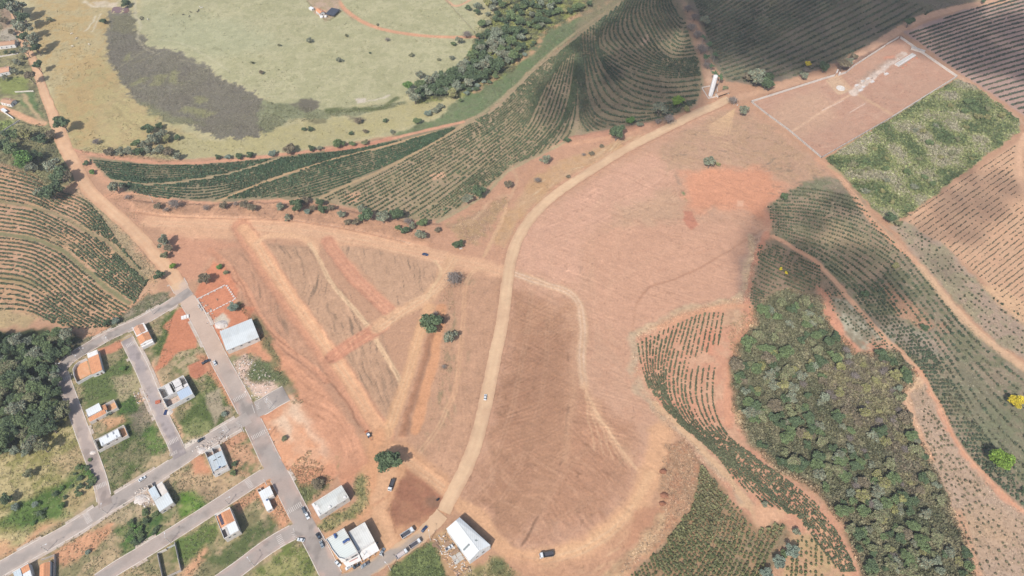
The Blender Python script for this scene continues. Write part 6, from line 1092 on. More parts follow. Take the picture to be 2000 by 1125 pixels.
for a, b, c, d, t0, t1 in ((ex[0],ex[1],rx[1],rx[0],.68,.73), (ex[3],ex[2],rx[1],rx[0],.70,.75)):
    P4 = [a.lerp(b,t0).lerp(d.lerp(c,t0),.08), a.lerp(b,t1).lerp(d.lerp(c,t1),.08), a.lerp(b,t1).lerp(d.lerp(c,t1),.72), a.lerp(b,t0).lerp(d.lerp(c,t0),.72)]; zz = [HB-.1+1.2*k+.05 for k in (.08,.08,.72,.72)]; m_ = MB(); v = [Z_(p, z) for p, z in zip(P4, zz)]; m_.add(v+[(x, y, z+.05) for x, y, z in v], [(3,2,1,0),(4,5,6,7),(0,1,5,4),(1,2,6,5),(2,3,7,6),(3,0,4,7)]); m_.build('skylight', sm_, r)
gt = MB()
for a, b in ((ex[0],ex[1]),(ex[3],ex[2])): gt.tube([Z_(a, HB-.3), Z_(b, HB-.3)], [.13,.13], 6)
gt.build('gutter', metal_g, e); rc = MB(); rc.tube([Z_(rx[0], HB+1.1), Z_(rx[1], HB+1.1)], [.14,.14], 6); rc.build('ridge_cap', metal_g, e)
dm = MB(); a, b = q[0].lerp(q[1], .45), q[0].lerp(q[1], .65); n_ = (q[1]-q[0]).normalized(); n_ = Vector((n_.y*-1, n_.x, 0)); n_ = n_ if n_.dot(q[0]-q[3]) > 0 else -n_; dm.beam(a+n_*.05, b+n_*.05, .08, 4.4); dr = dm.build('door', metal_b, e); hd = MB(); c_ = a.lerp(b, .5)+n_*.12; hd.beam(c_+Vector((0,0,1)), c_+Vector((.2,0,1)), .06, .3); hd.build('handle', block, dr)
for t in (.3, .6):
    wm = MB(); a, b = q[1].lerp(q[2], t), q[1].lerp(q[2], t+.1); d_ = (q[2]-q[1]).normalized(); n2 = Vector((d_.y, -d_.x, 0)); wm.beam(a+n2*.05+Vector((0,0,3)), b+n2*.05+Vector((0,0,3)), .08, 1.0); w_ = wm.build('window', glass, e)
# 2 corner shop: curved parapet part and lower hall
f = frame((706,1094),(672,1031),(636,1052), 8.0); o_, rz, L, W = f
PL = lambda px, H: (lambda w: ((w-f[0]).to_2d()))(PV(px, H))
def loc(px, H, fr):
    w = PV(px, H)-fr[0]; c, s = math.cos(-fr[1]), math.sin(-fr[1]); return (w.x*c-w.y*s, w.x*s+w.y*c)
def C9(x, y): return (620+x/9, 1000+y/9)
e = thing('corner_shop', f, 'white corner shop with a flat curved parapet roof and blue water tanks', 'shop')
pts = [C9(*q) for q in ((150,480),(470,290),(780,850),(545,950))]
H = 8.0; outl = [loc(C9(*q), H, f) for q in ((150,480),(465,290),(712,708),(475,830),(375,805),(290,700),(250,650),(205,560))]
mb = MB(); mb.prism(outl, -.3, H-.7); mb.build('wall', plaster, e)
rf = MB(); cx = sum(p[0] for p in outl)/8; cy = sum(p[1] for p in outl)/8; inn = [(cx+(p[0]-cx)*.965, cy+(p[1]-cy)*.965) for p in outl]
rf.prism(inn, H-.69, H-.5); rf.build('roof', M_('pale_green_roof_sheet', (234,240,234), var=.02, rough=.5, wave=('X', .26, .1), dirt=alb(210,214,206), dscale=.1), e)
pp_ = MB()
for a, b in zip(outl, outl[1:]+outl[:1]): pp_.beam((a[0],a[1],H-.69), (b[0],b[1],H-.69), .24, .95)
pp_.build('parapet', plaster, e)
for q in ((305,400),(320,440)): x, y = loc(C9(*q), H, f); tank(e, x, y, H-.5, .75, 1.3)
for q in ((465,530),(487,515),(508,500),(548,484)): x, y = loc(C9(*q), H, f); tank(e, x, y, H-.5, .72, 1.2)
bs = MB(); a = loc(C9(455,560), H, f); b = loc(C9(565,490), H, f); bs.beam((a[0],a[1],H-.5),(b[0],b[1],H-.5), 1.4, .25); bs.build('tank_stand', slab, e)
# front gallery of the shop: lower canopies on the street side
fg = MB(); g4 = [loc(C9(*q), 4.0, f) for q in ((455,900),(735,745),(775,850),(520,970))]
fg.prism(g4, 3.75, 4.0); fg.build('canopy', plaster, e)
col_ = MB()
for q in ((530,955),(610,915),(690,880),(765,845)): x, y = loc(C9(*q), 4.0, f); col_.box(x-.2, x+.2, y-.2, y+.2, -.2, 3.74)
col_.build('pillars', plaster, e)
for k, (qa, qb) in enumerate((((500,850),(530,838)),((600,805),(640,785)),((655,775),(700,752)))):
    a, b = loc(C9(*qa), 6.0, f), loc(C9(*qb), 6.0, f); w_ = MB(); w_.beam((a[0],a[1],5.2),(b[0],b[1],5.2), .14, 1.3); o = w_.build('window', glass, e); w2 = MB(); w2.beam((a[0],a[1],5.05),(b[0],b[1],5.05), .3, .12); w2.build('sill', plaster2, o)
sg = MB(); a, b = loc(C9(560,880), 4.4, f), loc(C9(700,810), 4.4, f); sg.beam((a[0],a[1],4.02),(b[0],b[1],4.02), .2, .9); sg.build('sign_board', M_('pink_sign_board', (228,170,170), var=.04), e)
f2 = frame(C9(712,690), C9(1005,510), C9(525,360), 6.2); e = thing('shop_hall', f2, 'hall with a pale metal roof attached right of the corner shop', 'hall'); o_, rz, L, W = f2
walls(e, 0, L, 0, W, 5.6, plaster); shed(e, .22, L-.22, .22, W-.22, 5.75, 6.0, M_('hall_roof_sheet', (238,238,232), var=.03, rough=.5, wave=('X', .26, .1), dirt=alb(206,204,196), dscale=.12)); parapet(e, 0, L, 0, W, 5.6, 6.3, plaster)
cn = MB(); cn.box(.3, L+.2, -5.2, -.02, 3.5, 3.75); cn.build('canopy', plaster, e); c_ = MB()
for x in (.5, L*.33, L*.66, L): c_.box(x-.15, x+.15, -5.1, -4.8, -.2, 3.49)
c_.build('pillars', plaster, e); sw = MB(); sw.box(L-.2, L, -5.6, 0, 3.76, 4.6); sw.box(L-.01, L+.2, -8.4, -5.25, -.2, 1.8); sw.build('side_wall', plaster, e); opening(e, 's', 2, 5, 0, 3, L, W, 'door'); opening(e, 's', 9, 3, 1, 1.6, L, W)
# 3 long parapet building
f = frame((622,1009),(681,971),(606,986), 6.0); e = thing('storefront_building', f, 'long cream building with a ribbed two slope roof behind a stepped white front', 'building'); o_, rz, L, W = f
walls(e, 0, L, 0, W, 5.4, plaster2); gable(e, 1.6, L-.3, .25, W-.25, 5.45, .5, M_('ribbed_grey_roof', (226,228,222), var=.04, rough=.6, wave=('X', .26, .1), dirt=alb(196,192,182), dscale=.12), 'x', 0)
pm2 = MB(); ring(pm2, 0, L, 0, W, 5.4, 6.05, .22); pm2.box(.23, 1.5, .23, W-.23, 5.4, 6.0); pm2.box(1.5, 2.7, W*.38, W*.75, 5.4, 6.0); pm2.build('parapet', plaster, e)
for k in (.36, .86): c = MB(); c.box(L*k, L*k+1.5, .8, 2.0, 5.5, 6.25); c.build('roof_box', plaster, e)
opening(e, 'w', 1.2, 3.2, 0, 3, L, W, 'door'); opening(e, 'w', 6.2, 2.6, 0, 2.9, L, W, 'door')
for k in (.2, .5, .8): opening(e, 's', L*k, 1.4, 3.6, .8, L, W)
# 4 orange house with solar panels
K = lambda x, y: (370+x/5.116, 840+y/5.116)
f = frame(K(345,1085), K(495,1000), K(230,860), 6.4); e = thing('two_storey_house', f, 'tall house half orange tile half white roof, with solar panels', 'house'); o_, rz, L, W = f
walls(e, 0, L, 0, W, 5.9, plaster2); parapet(e, 0, L, 0, W, 5.9, 6.5, plaster)
gable(e, .25, L-.25, W*.42, W-1.2, 5.95, .9, tile_o, 'y', 0, wallm=plaster); sl_ = MB(); sl_.box(L*.4, L-.3, .3, W*.41, 5.9, 6.15); sl_.build('flat_roof', metal_w, e); vo = MB(); vo.box(.3, L*.25, .3, W*.33, 5.9, 5.95); vo.build('light_well_shade_slab', dark_v, e); s3 = MB(); s3.box(L*.27, L*.38, .3, W*.36, 5.9, 6.1); s3.build('flat_roof', slab, e)  # light well is a dark slab on the roof, its shade put into the colour
ps = MB(); ps_ = .18
for k in range(8): y = W*.5+k*.86; x = 1.4; zz = 5.98+.9*x/(L/2); ps.add([(x,y,zz+.1),(x+1.7,y,zz+.1+.9*1.7/(L/2)),(x+1.7,y+.72,zz+.1+.9*1.7/(L/2)),(x,y+.72,zz+.1),(x,y,zz+.04),(x+1.7,y,zz+.04+.9*1.7/(L/2)),(x+1.7,y+.72,zz+.04+.9*1.7/(L/2)),(x,y+.72,zz+.04)], [(0,1,2,3),(7,6,5,4),(0,4,5,1),(1,5,6,2),(2,6,7,3),(3,7,4,0)])
ps.build('solar_panels', pv, e); opening(e, 's', 2, 1.4, 3.6, 1.2, L, W); opening(e, 's', L-4, 1.4, 3.6, 1.2, L, W); opening(e, 'e', W*.3, 1.4, 3.6, 1.2, L, W); opening(e, 'w', W*.7, 1.0, 0, 2.1, L, W, 'door')
# 5 small L-shaped white house
f = frame(K(775,805), K(828,775), K(675,630), 3.8); e = thing('small_house', f, 'small L shaped house under pale metal sheets near the long street', 'house'); o_, rz, L, W = f
walls(e, 0, L, 0, W, 3.3, plaster2); shed(e, -.2, L*1.0, -.2, W*.56, 3.45, 3.7, metal_w, 'x'); b = MB(); b.box(L+.01, L+3.4, W*.5, W, -.3, 3.3); b.build('wing_wall', plaster2, e); shed(e, -.2, L+3.6, W*.57, W+.2, 3.5, 3.95, metal_w, 'x', name='wing_roof'); b = MB(); ring(b, -.4, L*.5, W+.3, W+3, -.3, 2.2, .16); b.build('yard_wall', plaster2, e); tank(e, L*.7, W*.45, 3.8, .5, .7); opening(e, 's', 1, 1.2, 1, 1.1, L, W); opening(e, 'e', W*.15, 1.0, 0, 2.1, L, W, 'door')
# 6 metal roofed house by the second street
K2 = lambda x, y: (270+x/5, 900+y/5)
f = frame(K2(205,495), K2(342,405), K2(130,245), 4.4); e = thing('metal_roof_house', f, 'house under grey blue metal sheets with an open white lean to, beside the second street', 'house'); o_, rz, L, W = f
walls(e, .1, L-.1, .1, W*.92, 3.7, plaster2); shed(e, 0, L, 0, W*.45, 3.9, 4.3, metal_g, 'x'); shed(e, 0, L*.48, W*.46, W*.95, 3.9, 4.4, metal_b, 'x', name='upper_roof'); shed(e, L*.58, L, W*.46, W*.95, 3.4, 3.6, metal_w, 'x', name='lean_to_roof'); b = MB(); b.box(L*.5, L*.57, W*.4, W*.95, 3.71, 3.8); b.build('light_well_shade_slab', dark_v, e); b = MB(); ring(b, .3, L*.35, W, W+3.4, -.3, 2.3, .16); b.build('yard_wall', plaster2, e); opening(e, 's', 1.5, 1.4, 1, 1.2, L, W*.92, y0=.1); opening(e, 's', L-3, .9, 0, 2.1, L, W, 'door', y0=.1)  # slot between the roofs is a dark slab coloured as shade
# 7 unfinished house
f = frame(K(240,448), K(390,370), K(130,225), 4.0); e = thing('unfinished_house', f, 'unfinished house with pale sheet roof and roofless front rooms', 'house'); o_, rz, L, W = f
b = MB(); ring(b, 0, L, 0, W, -.3, 3.9, .18); b.box(L*.45, L*.45+.16, W*.76, W-.2, -.3, 3.9); b.build('wall', plaster, e); ins = MB(); ins.box(.2, L-.2, .2, W*.74, -.3, 3.2); ins.build('inner_wall', block, e)
shed(e, .3, L*.49, W*.14, W*.74, 3.5, 3.7, metal_b, 'x'); shed(e, L*.5, L-.3, W*.14, W*.74, 3.7, 3.5, metal_b, 'x'); b = MB()
for k, (x, y) in enumerate(((.2,.12),(.62,.1),(.3,.5),(.6,.52))): b.box(L*x, L*x+1.9, W*y, W*y+.5, 3.72, 3.78)
b.build('painted_roof_gap', dark_v, e); tank(e, L*.5, W*.16, 3.75, .5, .6); fl = MB(); fl.box(.2, L-.2, W*.76, W-.2, -.2, .1); fl.build('floor', paved, e); opening(e, 's', 2, 1.4, 1, 1.2, L, W)  # dark strips on the sheets, painted as the shade of roof gaps
# 8 big two unit construction
K3 = lambda x, y: (280+x/9.37, 700+y/9.37)
f = frame(K3(430,900), K3(905,640), K3(270,545), 4.6); e = thing('twin_building_site', f, 'large white twin house under construction beside the middle street', 'house under construction'); o_, rz, L, W = f
b = MB(); ring(b, 0, L, 0, W, -.3, 4.3, .2); b.box(.2, L-.2, W*.46, W*.46+.2, -.3, 4.3)
for x in (.22, .5, .78): b.box(L*x, L*x+.18, W*.48, W-.2, -.3, 4.1)
b.build('wall', plaster, e); s1 = MB(); s1.box(L*.24, L*.42, W*.5, W-.25, 3.6, 3.85); s1.box(L*.55, L*.82, W*.66, W-.25, 3.7, 3.95); s1.box(L*.5, L*.8, W*.48, W*.64, 3.55, 3.8); s1.box(L*.84, L-.25, W*.49, W*.6, 3.55, 3.8); s1.build('slab', M_('pale_screed', (234,230,226), var=.06, dirt=alb(212,206,200)), e)
dk = MB(); dk.box(.25, L*.2, W*.5, W-.25, .05, .1); dk.box(L*.44, L*.54, W*.5, W-.3, .05, .1); dk.box(L*.83, L-.25, W*.62, W-.3, .05, .1); dk.build('room_floor', slab, e); shed(e, L*.52, L-.25, .3, W*.44, 3.6, 3.9, M_('blue_metal_roof', (196,212,230), var=.04, rough=.45, wave=('X', .26, .1)), 'y'); fl = MB(); fl.box(.25, L*.5, .3, W*.44, -.2, .12); fl.build('yard_floor', paved, e)
pr = MB(); pr.box(-3.2, -.05, .4, W*.42, -.2, .12); pr.build('porch', paved, e); opening(e, 's', L*.7, 1.6, 1.2, 1.2, L, W); opening(e, 'w', W*.6, 2.4, 0, 2.6, L, W, 'door')
# 9 white roof house inside a walled lot
K4 = lambda x, y: (150+x/7.03, 740+y/7.03)
f = frame(K4(290,985), K4(700,770), K4(255,830), 3.0); e = thing('walled_house', f, 'white roofed house in a narrow walled lot, the lower of two', 'house'); o_, rz, L, W = f
b = MB(); ring(b, 0, L, 0, W, -.3, 2.9, .18); b.build('lot_wall', plaster2, e); walls(e, L*.16, L*.78, W*.2, W*.86, 3.2, plaster); b = MB(); b.box(L*.15, L*.79, W*.18, W*.88, 3.21, 3.45); b.build('roof', metal_w, e)
b = MB(); b.box(L*.4, L*.45, W*.58, W*.88, 3.46, 3.5); b.box(L*.2, L*.23, W*.2, W*.42, 3.46, 3.5); b.box(L*.6, L*.65, W*.6, W*.85, 3.46, 3.5); b.box(L*.66, L*.7, W*.2, W*.4, 3.46, 3.5); b.build('painted_roof_gap', M_('grey_gap_strip', (150,156,164), var=.05), e); b = MB(); b.box(.2, L-.2, .2, W*.19, -.25, .08); b.box(L*.8, L-.2, W*.2, W-.2, -.25, .08); b.build('yard_floor', yard, e); opening(e, 's', L*.3, 1.4, 1, 1.1, L*.6, W*.7, y0=W*.2); opening(e, 's', L*.6, .9, 0, 2.1, L, W, 'door', y0=W*.2)  # grey strips laid on top of the closed roof
# 10 orange roof house with a yard behind
f = frame(K4(170,590), K4(550,385), K4(130,440), 3.6); e = thing('courtyard_house', f, 'narrow house with orange tile strip, white upper box and a walled earth yard', 'house'); o_, rz, L, W = f
b = MB(); ring(b, 0, L, 0, W*.82, -.3, 2.9, .18); b.build('lot_wall', plaster2, e); walls(e, L*.06, L*.52, W*.4, W*1.05, 4.0, plaster); b = MB(); b.box(L*.05, L*.53, W*.39, W*1.06, 4.01, 4.2); b.build('roof', metal_w, e); walls(e, L*.02, L*.64, .2, W*.38, 2.7, plaster2); shed(e, L*.01, L*.6, .25, W*.38, 2.9, 3.4, tile_o, 'y', name='tile_roof'); shed(e, L*.54, L*.68, W*.3, W*.8, 3.3, 2.8, tile_o, 'x', name='end_tile_roof'); b = MB(); b.box(L*.7, L-.2, .2, W*.8, -.25, .08); b.build('yard_floor', yard, e); opening(e, 'w', W*.6, 1.4, 1, 1.2, L*.5, W, x0=L*.06); opening(e, 's', L*.2, .9, 0, 2.1, L, W, 'door')
# 11 curved wall house
K5 = lambda x, y: (120+x/7.03, 600+y/7.03)
f = frame(K5(415,920), K5(560,860), K5(350,710), 4.2); e = thing('corner_house', f, 'house with orange tile roof and white front, walled yard curving with the street', 'house'); o_, rz, L, W = f
walls(e, 0, L, 0, W, 3.8, plaster); shed(e, -.15, L+.1, -.1, W+.1, 3.95, 4.5, tile_o, 'x'); b = MB(); b.box(.2, L, W+.15, W+4.2, -.3, 4.6); b.build('front_wall', plaster, e); opening(e, 's', 2, 1.4, 1, 1.2, L, W); opening(e, 's', 4.6, .9, 0, 2.1, L, W, 'door')
cw = [loc(K5(*q), 2.6, f) for q in ((340,700),(240,745),(185,790),(155,850),(165,930),(210,1035),(300,985),(415,920))]; b = MB()
for p, q in zip(cw[:-1], cw[1:]): b.beam((p[0],p[1],-.3), (q[0],q[1],-.3), .2, 2.8)
b.build('yard_wall', plaster, e); yd = [loc(K5(*q), 0, f) for q in ((350,735),(245,775),(195,815),(172,860),(182,930),(215,1010),(300,970),(405,920))]; b = MB(); b.prism(yd, -.25, .14); b.build('yard_floor', M_('orange_yard', (226,156,120), var=.1, scale=.5, dirt=alb(236,190,166), dscale=.35), e)
# 12 double tile roof house
f = frame(K5(1085,520), K5(1245,440), K5(1015,335), 4.0); e = thing('tiled_house', f, 'house with two pinkish orange gable roofs and a white end by the upper street', 'house'); o_, rz, L, W = f
walls(e, 0, L, 0, W*1.35, 3.5, plaster); gable(e, .1, L-.1, W*.08, W*.62, 3.6, 1.1, tile_o, 'y', .1, wallm=plaster); gable(e, .6, L*.85, W*.72, W*1.3, 3.6, 1.1, tile_p, 'y', .1, wallm=plaster); b = MB(); b.box(0, L, W*.63, W*.7, 3.51, 4.2); b.build('party_wall', plaster, e); b = MB(); b.box(.1, L-.1, -1.4, -.02, -.3, 2.6); b.build('back_annex', plaster, e); opening(e, 's', 2, 1.2, 2.7, .6, L, W); opening(e, 'w', W*.3, 1.6, 0, 2.2, L, W, 'door')
# 13 grey warehouse
K6 = lambda x, y: (370+x/6.253, 520+y/6.253)
f = frame(K6(455,1025), K6(845,865), K6(335,810), 5.0); e = thing('warehouse', f, 'grey warehouse with a wide low gable roof beside the long street', 'warehouse'); o_, rz, L, W = f
walls(e, 0, L, 0, W, 4.7, plaster2); gable(e, 0, L, 0, W, 5.0, .9, metal_g, 'x', .15, wallm=plaster2); g_ = MB(); g_.tube([(-.2,-.22,4.75),(L+.2,-.22,4.75)], [.12,.12], 6); g_.build('gutter', block, e); b = MB(); b.box(-.5, -.02, 0, W, 3.9, 4.2); b.build('canopy', slab, e); opening(e, 'w', W*.25, 3.5, 0, 3.4, L, W, 'door'); opening(e, 'w', W*.65, 3.5, 0, 3.4, L, W, 'door')
for k in (.15,.4,.65,.88): opening(e, 's', L*k, 1.5, 3.0, .9, L, W)
# 14 foundation plot
f = frame(K6(205,580), K6(555,400), K6(100,390), .8); e = thing('foundation_walls', f, 'low white foundation walls round a square of bare red earth', 'foundation'); o_, rz, L, W = f
b = MB(); 
for k in range(9): b.box(L*k/9+.1, L*k/9+L/9-.5, 0, .35, -.3, .6+.2*(k % 2)); b.box(L*k/9, L*k/9+L/9-.25, W-.35, W, -.3, .7)
for k in range(7): b.box(L-.4, L+.9, W*k/7+.2, W*k/7+.85, -.3, 1.1); b.box(0, .35, W*k/7, W*k/7+W/9, -.3, .6)
b.build('wall', plaster, e); b = MB()
for k in range(4): b.box(L*.1+k*L*.24, L*.1+k*L*.24+1.2, W-1.2, W-.4, -.1, .5)
b.build('footings', pile_m, e); b = MB(); b.box(L*.5, L*.5+.6, W*.4, W*.4+2, -.1, .6); b.build('form_board', wood_m, e)
# 15 bottom left houses
K7 = lambda x, y: (x/11.11, 1040+y/11.11)
f = frame(K7(900,960), K7(1070,900), K7(720,740), 4.4); e = thing('orange_roof_house', f, 'house with a bright orange gable roof at the bottom left corner', 'house'); o_, rz, L, W = f
walls(e, 0, L, -6, W, 4.0, plaster); gable(e, -1.2, L, -5, W-.4, 4.05, 1.0, tile_o, 'y', .1, wallm=plaster); b = MB(); b.beam((L+1.2,-6,-.3),(L+1.2,W+4,-.3), .2, 2.6); b.beam((L+1.2,W+4,-.3),(-2,W+4,-.3), .2, 2.4); b.build('lot_wall', block, e); opening(e, 'n', 1, 1.4, 1, 1.2, L, W); opening(e, 'n', 3.4, .9, 0, 2.1, L, W, 'door')
f = frame(K7(480,900), K7(650,800), K7(450,770), 4.2); e = thing('white_roof_house', f, 'house with blue white and red roof sheets, left of the bright orange roof', 'house'); o_, rz, L, W = f
walls(e, -4, L, -7, W, 3.7, plaster); b = MB(); b.box(.1, L-.1, -6.5, -.2, 3.71, 3.95); b.build('roof', metal_w, e); shed(e, -4, -.2, -6.5, W+.2, 3.8, 4.2, metal_b, 'x', name='side_roof'); shed(e, .1, L-.1, .0, W-.1, 3.8, 4.1, tile_o, 'y', name='tile_roof'); b = MB(); b.box(-4.1, L+.1, W+.02, W+.3, -.3, 4.4); b.build('front_parapet', plaster, e); opening(e, 'e', -4, 1.2, 1, 1.1, L, W)
# 16 empty walled lot
f = frame(K2(235,1150), K2(412,1065), K2(140,920), 2.4); e = thing('lot_wall', f, 'grey block wall round an empty weedy lot beside the third street', 'wall'); o_, rz, L, W = f
b = MB(); b.beam((0,0,-.3),(L,0,-.3),.2,2.7); b.beam((L,.1,-.3),(L,W+2,-.3),.2,2.7); b.beam((0,.1,-.3),(0,W,-.3),.2,2.7); b.build('block_wall', block, e); b = MB(); b.box(.1, L*.5, W-.1, W+.12, -.3, 2.4); b.build('front_wall', plaster2, e); b = MB(); b.box(L*.55, L*.95, W+.5, W+.58, 0, 2.0); b.build('gate', metal_g, e)
# farm houses, left top
def simple(px0, px1, px3, H, rise, rm, wm, name, label, cat='house', ax='x', win=2):
    f = frame(px0, px1, px3, H); e = thing(name, f, label, cat); L, W = f[2], f[3]; walls(e, 0, L, 0, W, H-.2, wm); gable(e, 0, L, 0, W, H, rise, rm, ax, .3, wallm=wm)
    for k in range(win): opening(e, 's', L*(k+.6)/(win+.6), 1.1, 1, 1.1, L, W)
    opening(e, 'e', W*.4, .9, 0, 2.1, L, W, 'door'); ch = MB(); ch.box(L*.7, L*.7+.5, W*.6, W*.6+.5, H, H+rise+.6); ch.build('chimney', plaster2, e); return e
simple((0,199),(20,203),(2,189), 3.6, 1.0, tile_f, plaster, 'farm_house', 'farm house with pinkish tile roof and blue windows facing the red yard', win=3)
simple((-6,90),(28,86),(-6,82), 4.0, 1.4, tile_f, plaster, 'farm_house', 'long pale farm house with faded tiles, uppermost at the left edge', win=3)
simple((-4,143),(17,139),(-4,133), 3.8, 1.2, tile_p, plaster, 'farm_house', 'farm house with a red roof half hidden by garden trees at left', win=2)
f = frame((0,213),(24,229),(3,209), 2.4); e = thing('garden_wall', f, 'long white garden wall with an open shed below the pinkish farm house', 'wall'); b = MB(); b.box(0, f[2], 0, .25, -.2, 2.2); b.build('wall', plaster, e); b = MB(); b.box(0, f[2]*.35, .3, 3, 1.9, 2.1); b.build('shed_roof', metal_w, e)
for a, c, lab in (((30,181),(66,179),'pale low wall along the lawn of the pinkish farm house'),((0,262),(40,236),'grey low wall across the field below the farm houses'),((0,112),(36,106),'pale wall between the upper farm gardens')):
    A, B = PV(a), PV(c); d = B-A; e = setp(empty('garden_wall', A, math.atan2(d.y, d.x)), lab, 'wall'); b = MB(); b.box(0, d.length, 0, .25, -.2, 1.4); b.build('wall', plaster2, e)
K8 = lambda x, y: (580+x/16.67, y/16.67)
simple(K8(610,330), K8(740,440), K8(740,260), 3.6, 1.2, tile_o, plaster, 'farm_house', 'small orange roofed farm house on the upper pasture', win=2)
f = frame(K8(1190,510), K8(1400,300), K8(1080,290), 2.8); e = thing('shade_house', f, 'dark blue net shade house beside the farm track', 'shade house'); L, W = f[2], f[3]
b = MB(); b.box(0, L, 0, W, 2.5, 2.75); b.build('net_roof', surf('shade_net', alb(78,84,98), .3, .8, .9, dirt=alb(60,62,72), dscale=.4), e); b = MB()
for x in (.05, .5, .95):
    for y in (.05, .5, .95): b.box(L*x-.08, L*x+.08, W*y-.08, W*y+.08, -.1, 2.5)
b.build('posts', wood_m, e)
f = frame(K8(380,250), K8(480,300), K8(385,230), 2.2); e = thing('tin_shed', f, 'small white shed left of the orange pasture farm house', 'shed'); walls(e, 0, f[2], 0, 3, 1.9, plaster); shed(e, -.2, f[2]+.2, -.2, 3.2, 2.0, 2.3, metal_w)
for (x, y, s, nm, lab) in ((800,490,1.6,'water_tank','white round tank in the pasture farm yard'),(810,570,2.0,'water_tank','white tank at the lower corner of the pasture farm yard'),(940,560,1.6,'water_tank','pale round tank right of the others in the pasture farm yard')):
    c = PV(K8(x, y)); e = setp(empty(nm, c), lab, 'tank'); mb = MB(); mb.lathe((0,0,0), [(s*.8,0),(s,.2),(s,1.6)], 14); mb.build('tank_body', plaster, e); mb = MB(); mb.lathe((0,0,0), [(s,1.61),(s*.3,2)], 14); mb.build('tank_lid', plaster, e)
f = frame((655,12),(665,22),(650,16), .5)
# farm fences
post_m = wood_m
def fence(px, label, step=3.0, h=1.2):
    p = resample(PP(px), step); e = setp(empty('wire_fence', (p[0][0], p[0][1], 0)), label, 'fence'); n = len(p)
    if n > 95: p = p[::2]; n = len(p)
    for q in p:
        m = MB(); x, y = q[0]-p[0][0], q[1]-p[0][1]; z = float(hz(np.float32(q[0]), np.float32(q[1]))); m.box(x-.09, x+.09, y-.09, y+.09, z-.2, z+h); m.build('post', post_m, e)
    m = MB()
    for k in (.5, .85, 1.15):
        for a, b in zip(p[:-1], p[1:]):
            m.beam((a[0]-p[0][0], a[1]-p[0][1], k), (b[0]-p[0][0], b[1]-p[0][1], k), .02, .02)
    m.build('wire', metal_g, e)
fence([(600,2),(618,22),(640,40),(668,22)], 'post and wire fence round the pasture farm yard'); fence([(866,-5),(900,33),(936,72)], 'post and wire fence crossing the pasture to the farm track')
fence([(262,412),(330,421),(450,426),(560,430),(660,444),(740,460),(800,476)], 'post and wire fence at the foot of the red bank', 4.0)
# 19 water tower, walled yard, gatehouse
K9 = lambda x, y: (1340+x/6.25, 60+y/6.25)
b0 = PV(K9(297,790)); e = setp(empty('water_tower', b0), 'tall white cylindrical water tower beside the tiled gatehouse', 'water tower')
mb = MB(); mb.lathe((0,0,0), [(2.1,-.3),(2.1,21.5)], 22); mb.build('tower_shaft', M_('white_tower_paint', (250,250,250), var=.02, scale=.3, rough=.7), e, smooth_=False); mb = MB(); mb.lathe((0,0,0), [(2.15,21.51),(2.0,21.9),(.4,22.3)], 22); mb.build('tower_cap', plaster, e)
mb = MB(); 
for s in (-.25, .25): mb.tube([(2.2,s,0),(2.2,s,22)], [.05,.05], 5)
for k in range(40): mb.tube([(2.2,-.25,.4+k*.54),(2.2,.25,.4+k*.54)], [.03,.03], 4)
mb.build('ladder', metal_g, e); mb = MB(); mb.tube([(-.4,-2.3,0),(-.4,-2.3,21)], [.12,.12], 6); mb.build('pipe', metal_b, e)
wy = [PV(K9(*q)) for q in ((290,680),(190,700),(270,830),(385,805),(375,690))]; e = setp(empty('yard_wall', wy[0]), 'low pale wall round the grass yard of the water tower', 'wall'); mb = MB()
for a, b in zip(wy[:-1], wy[1:]): mb.beam(a-wy[0]+Vector((0,0,-.2)), b-wy[0]+Vector((0,0,-.2)), .3, 1.3)
mb.build('wall', plaster2, e)
f = frame(K9(395,790), K9(530,745), K9(380,750), 3.2); e = thing('gatehouse', f, 'small gatehouse with a faded tile roof right of the water tower', 'gatehouse'); L, W = f[2], f[3]; mb = MB(); mb.box(.2, .6, .2, W-.2, -.2, 3.0); mb.box(L-.6, L-.2, .2, W-.2, -.2, 3.0); mb.box(.6, L-.6, W-.5, W-.2, -.2, 3.0); mb.build('wall', plaster2, e); gable(e, 0, L, 0, W, 3.1, 1.0, tile_f, 'x', .4, wallm=plaster2)
# 20 walled ground
cemw = [((1467,200),(1505,188)),((1505,188),(1612,154)),((1612,154),(1630,149)),((1630,149),(1634,141)),((1638,148),(1652,143)),((1652,143),(1670,128)),((1672,127),(1728,91)),((1731,88),(1754,75)),((1758,75),(1868,151)),((1868,151),(1740,231)),((1740,231),(1604,309)),((1604,309),(1540,255)),((1540,255),(1500,226)),((1500,226),(1467,200))]
g0 = PV((1640,190)); e = setp(empty('perimeter_wall', g0), 'long white perimeter wall round the bare walled ground at the upper right', 'wall')
cap = plaster2
for k, (a, b) in enumerate(cemw):
    h = 2.3 if k < 10 else 1.8; A, B = PV(a)-g0, PV(b)-g0; mb = MB(); mb.beam(A+Vector((0,0,-.3)), B+Vector((0,0,-.3)), .25, h+.3); w_ = mb.build('wall_run', plaster2 if k not in (10,11,12,13) else block, e)
    n = max(1, int((B-A).length/5)); pr = MB()
    for j in range(n+1): p = A.lerp(B, j/n); pr.box(p.x-.17, p.x+.17, p.y-.17, p.y+.17, -.2, h+.12)
    pr.build('pilasters', plaster2, w_)
for px, lab in (((1634,142),'left white gate post of the walled ground'),((1638,147),'right white gate post of the walled ground')):
    c = PV(px); e = setp(empty('gate_post', c), lab, 'gate post'); mb = MB(); mb.box(-.5,.5,-.5,.5,-.2,3.2); mb.build('post_body', plaster, e); mb = MB(); mb.box(-.65,.65,-.65,.65,3.21,3.45); mb.build('post_cap', plaster2, e)
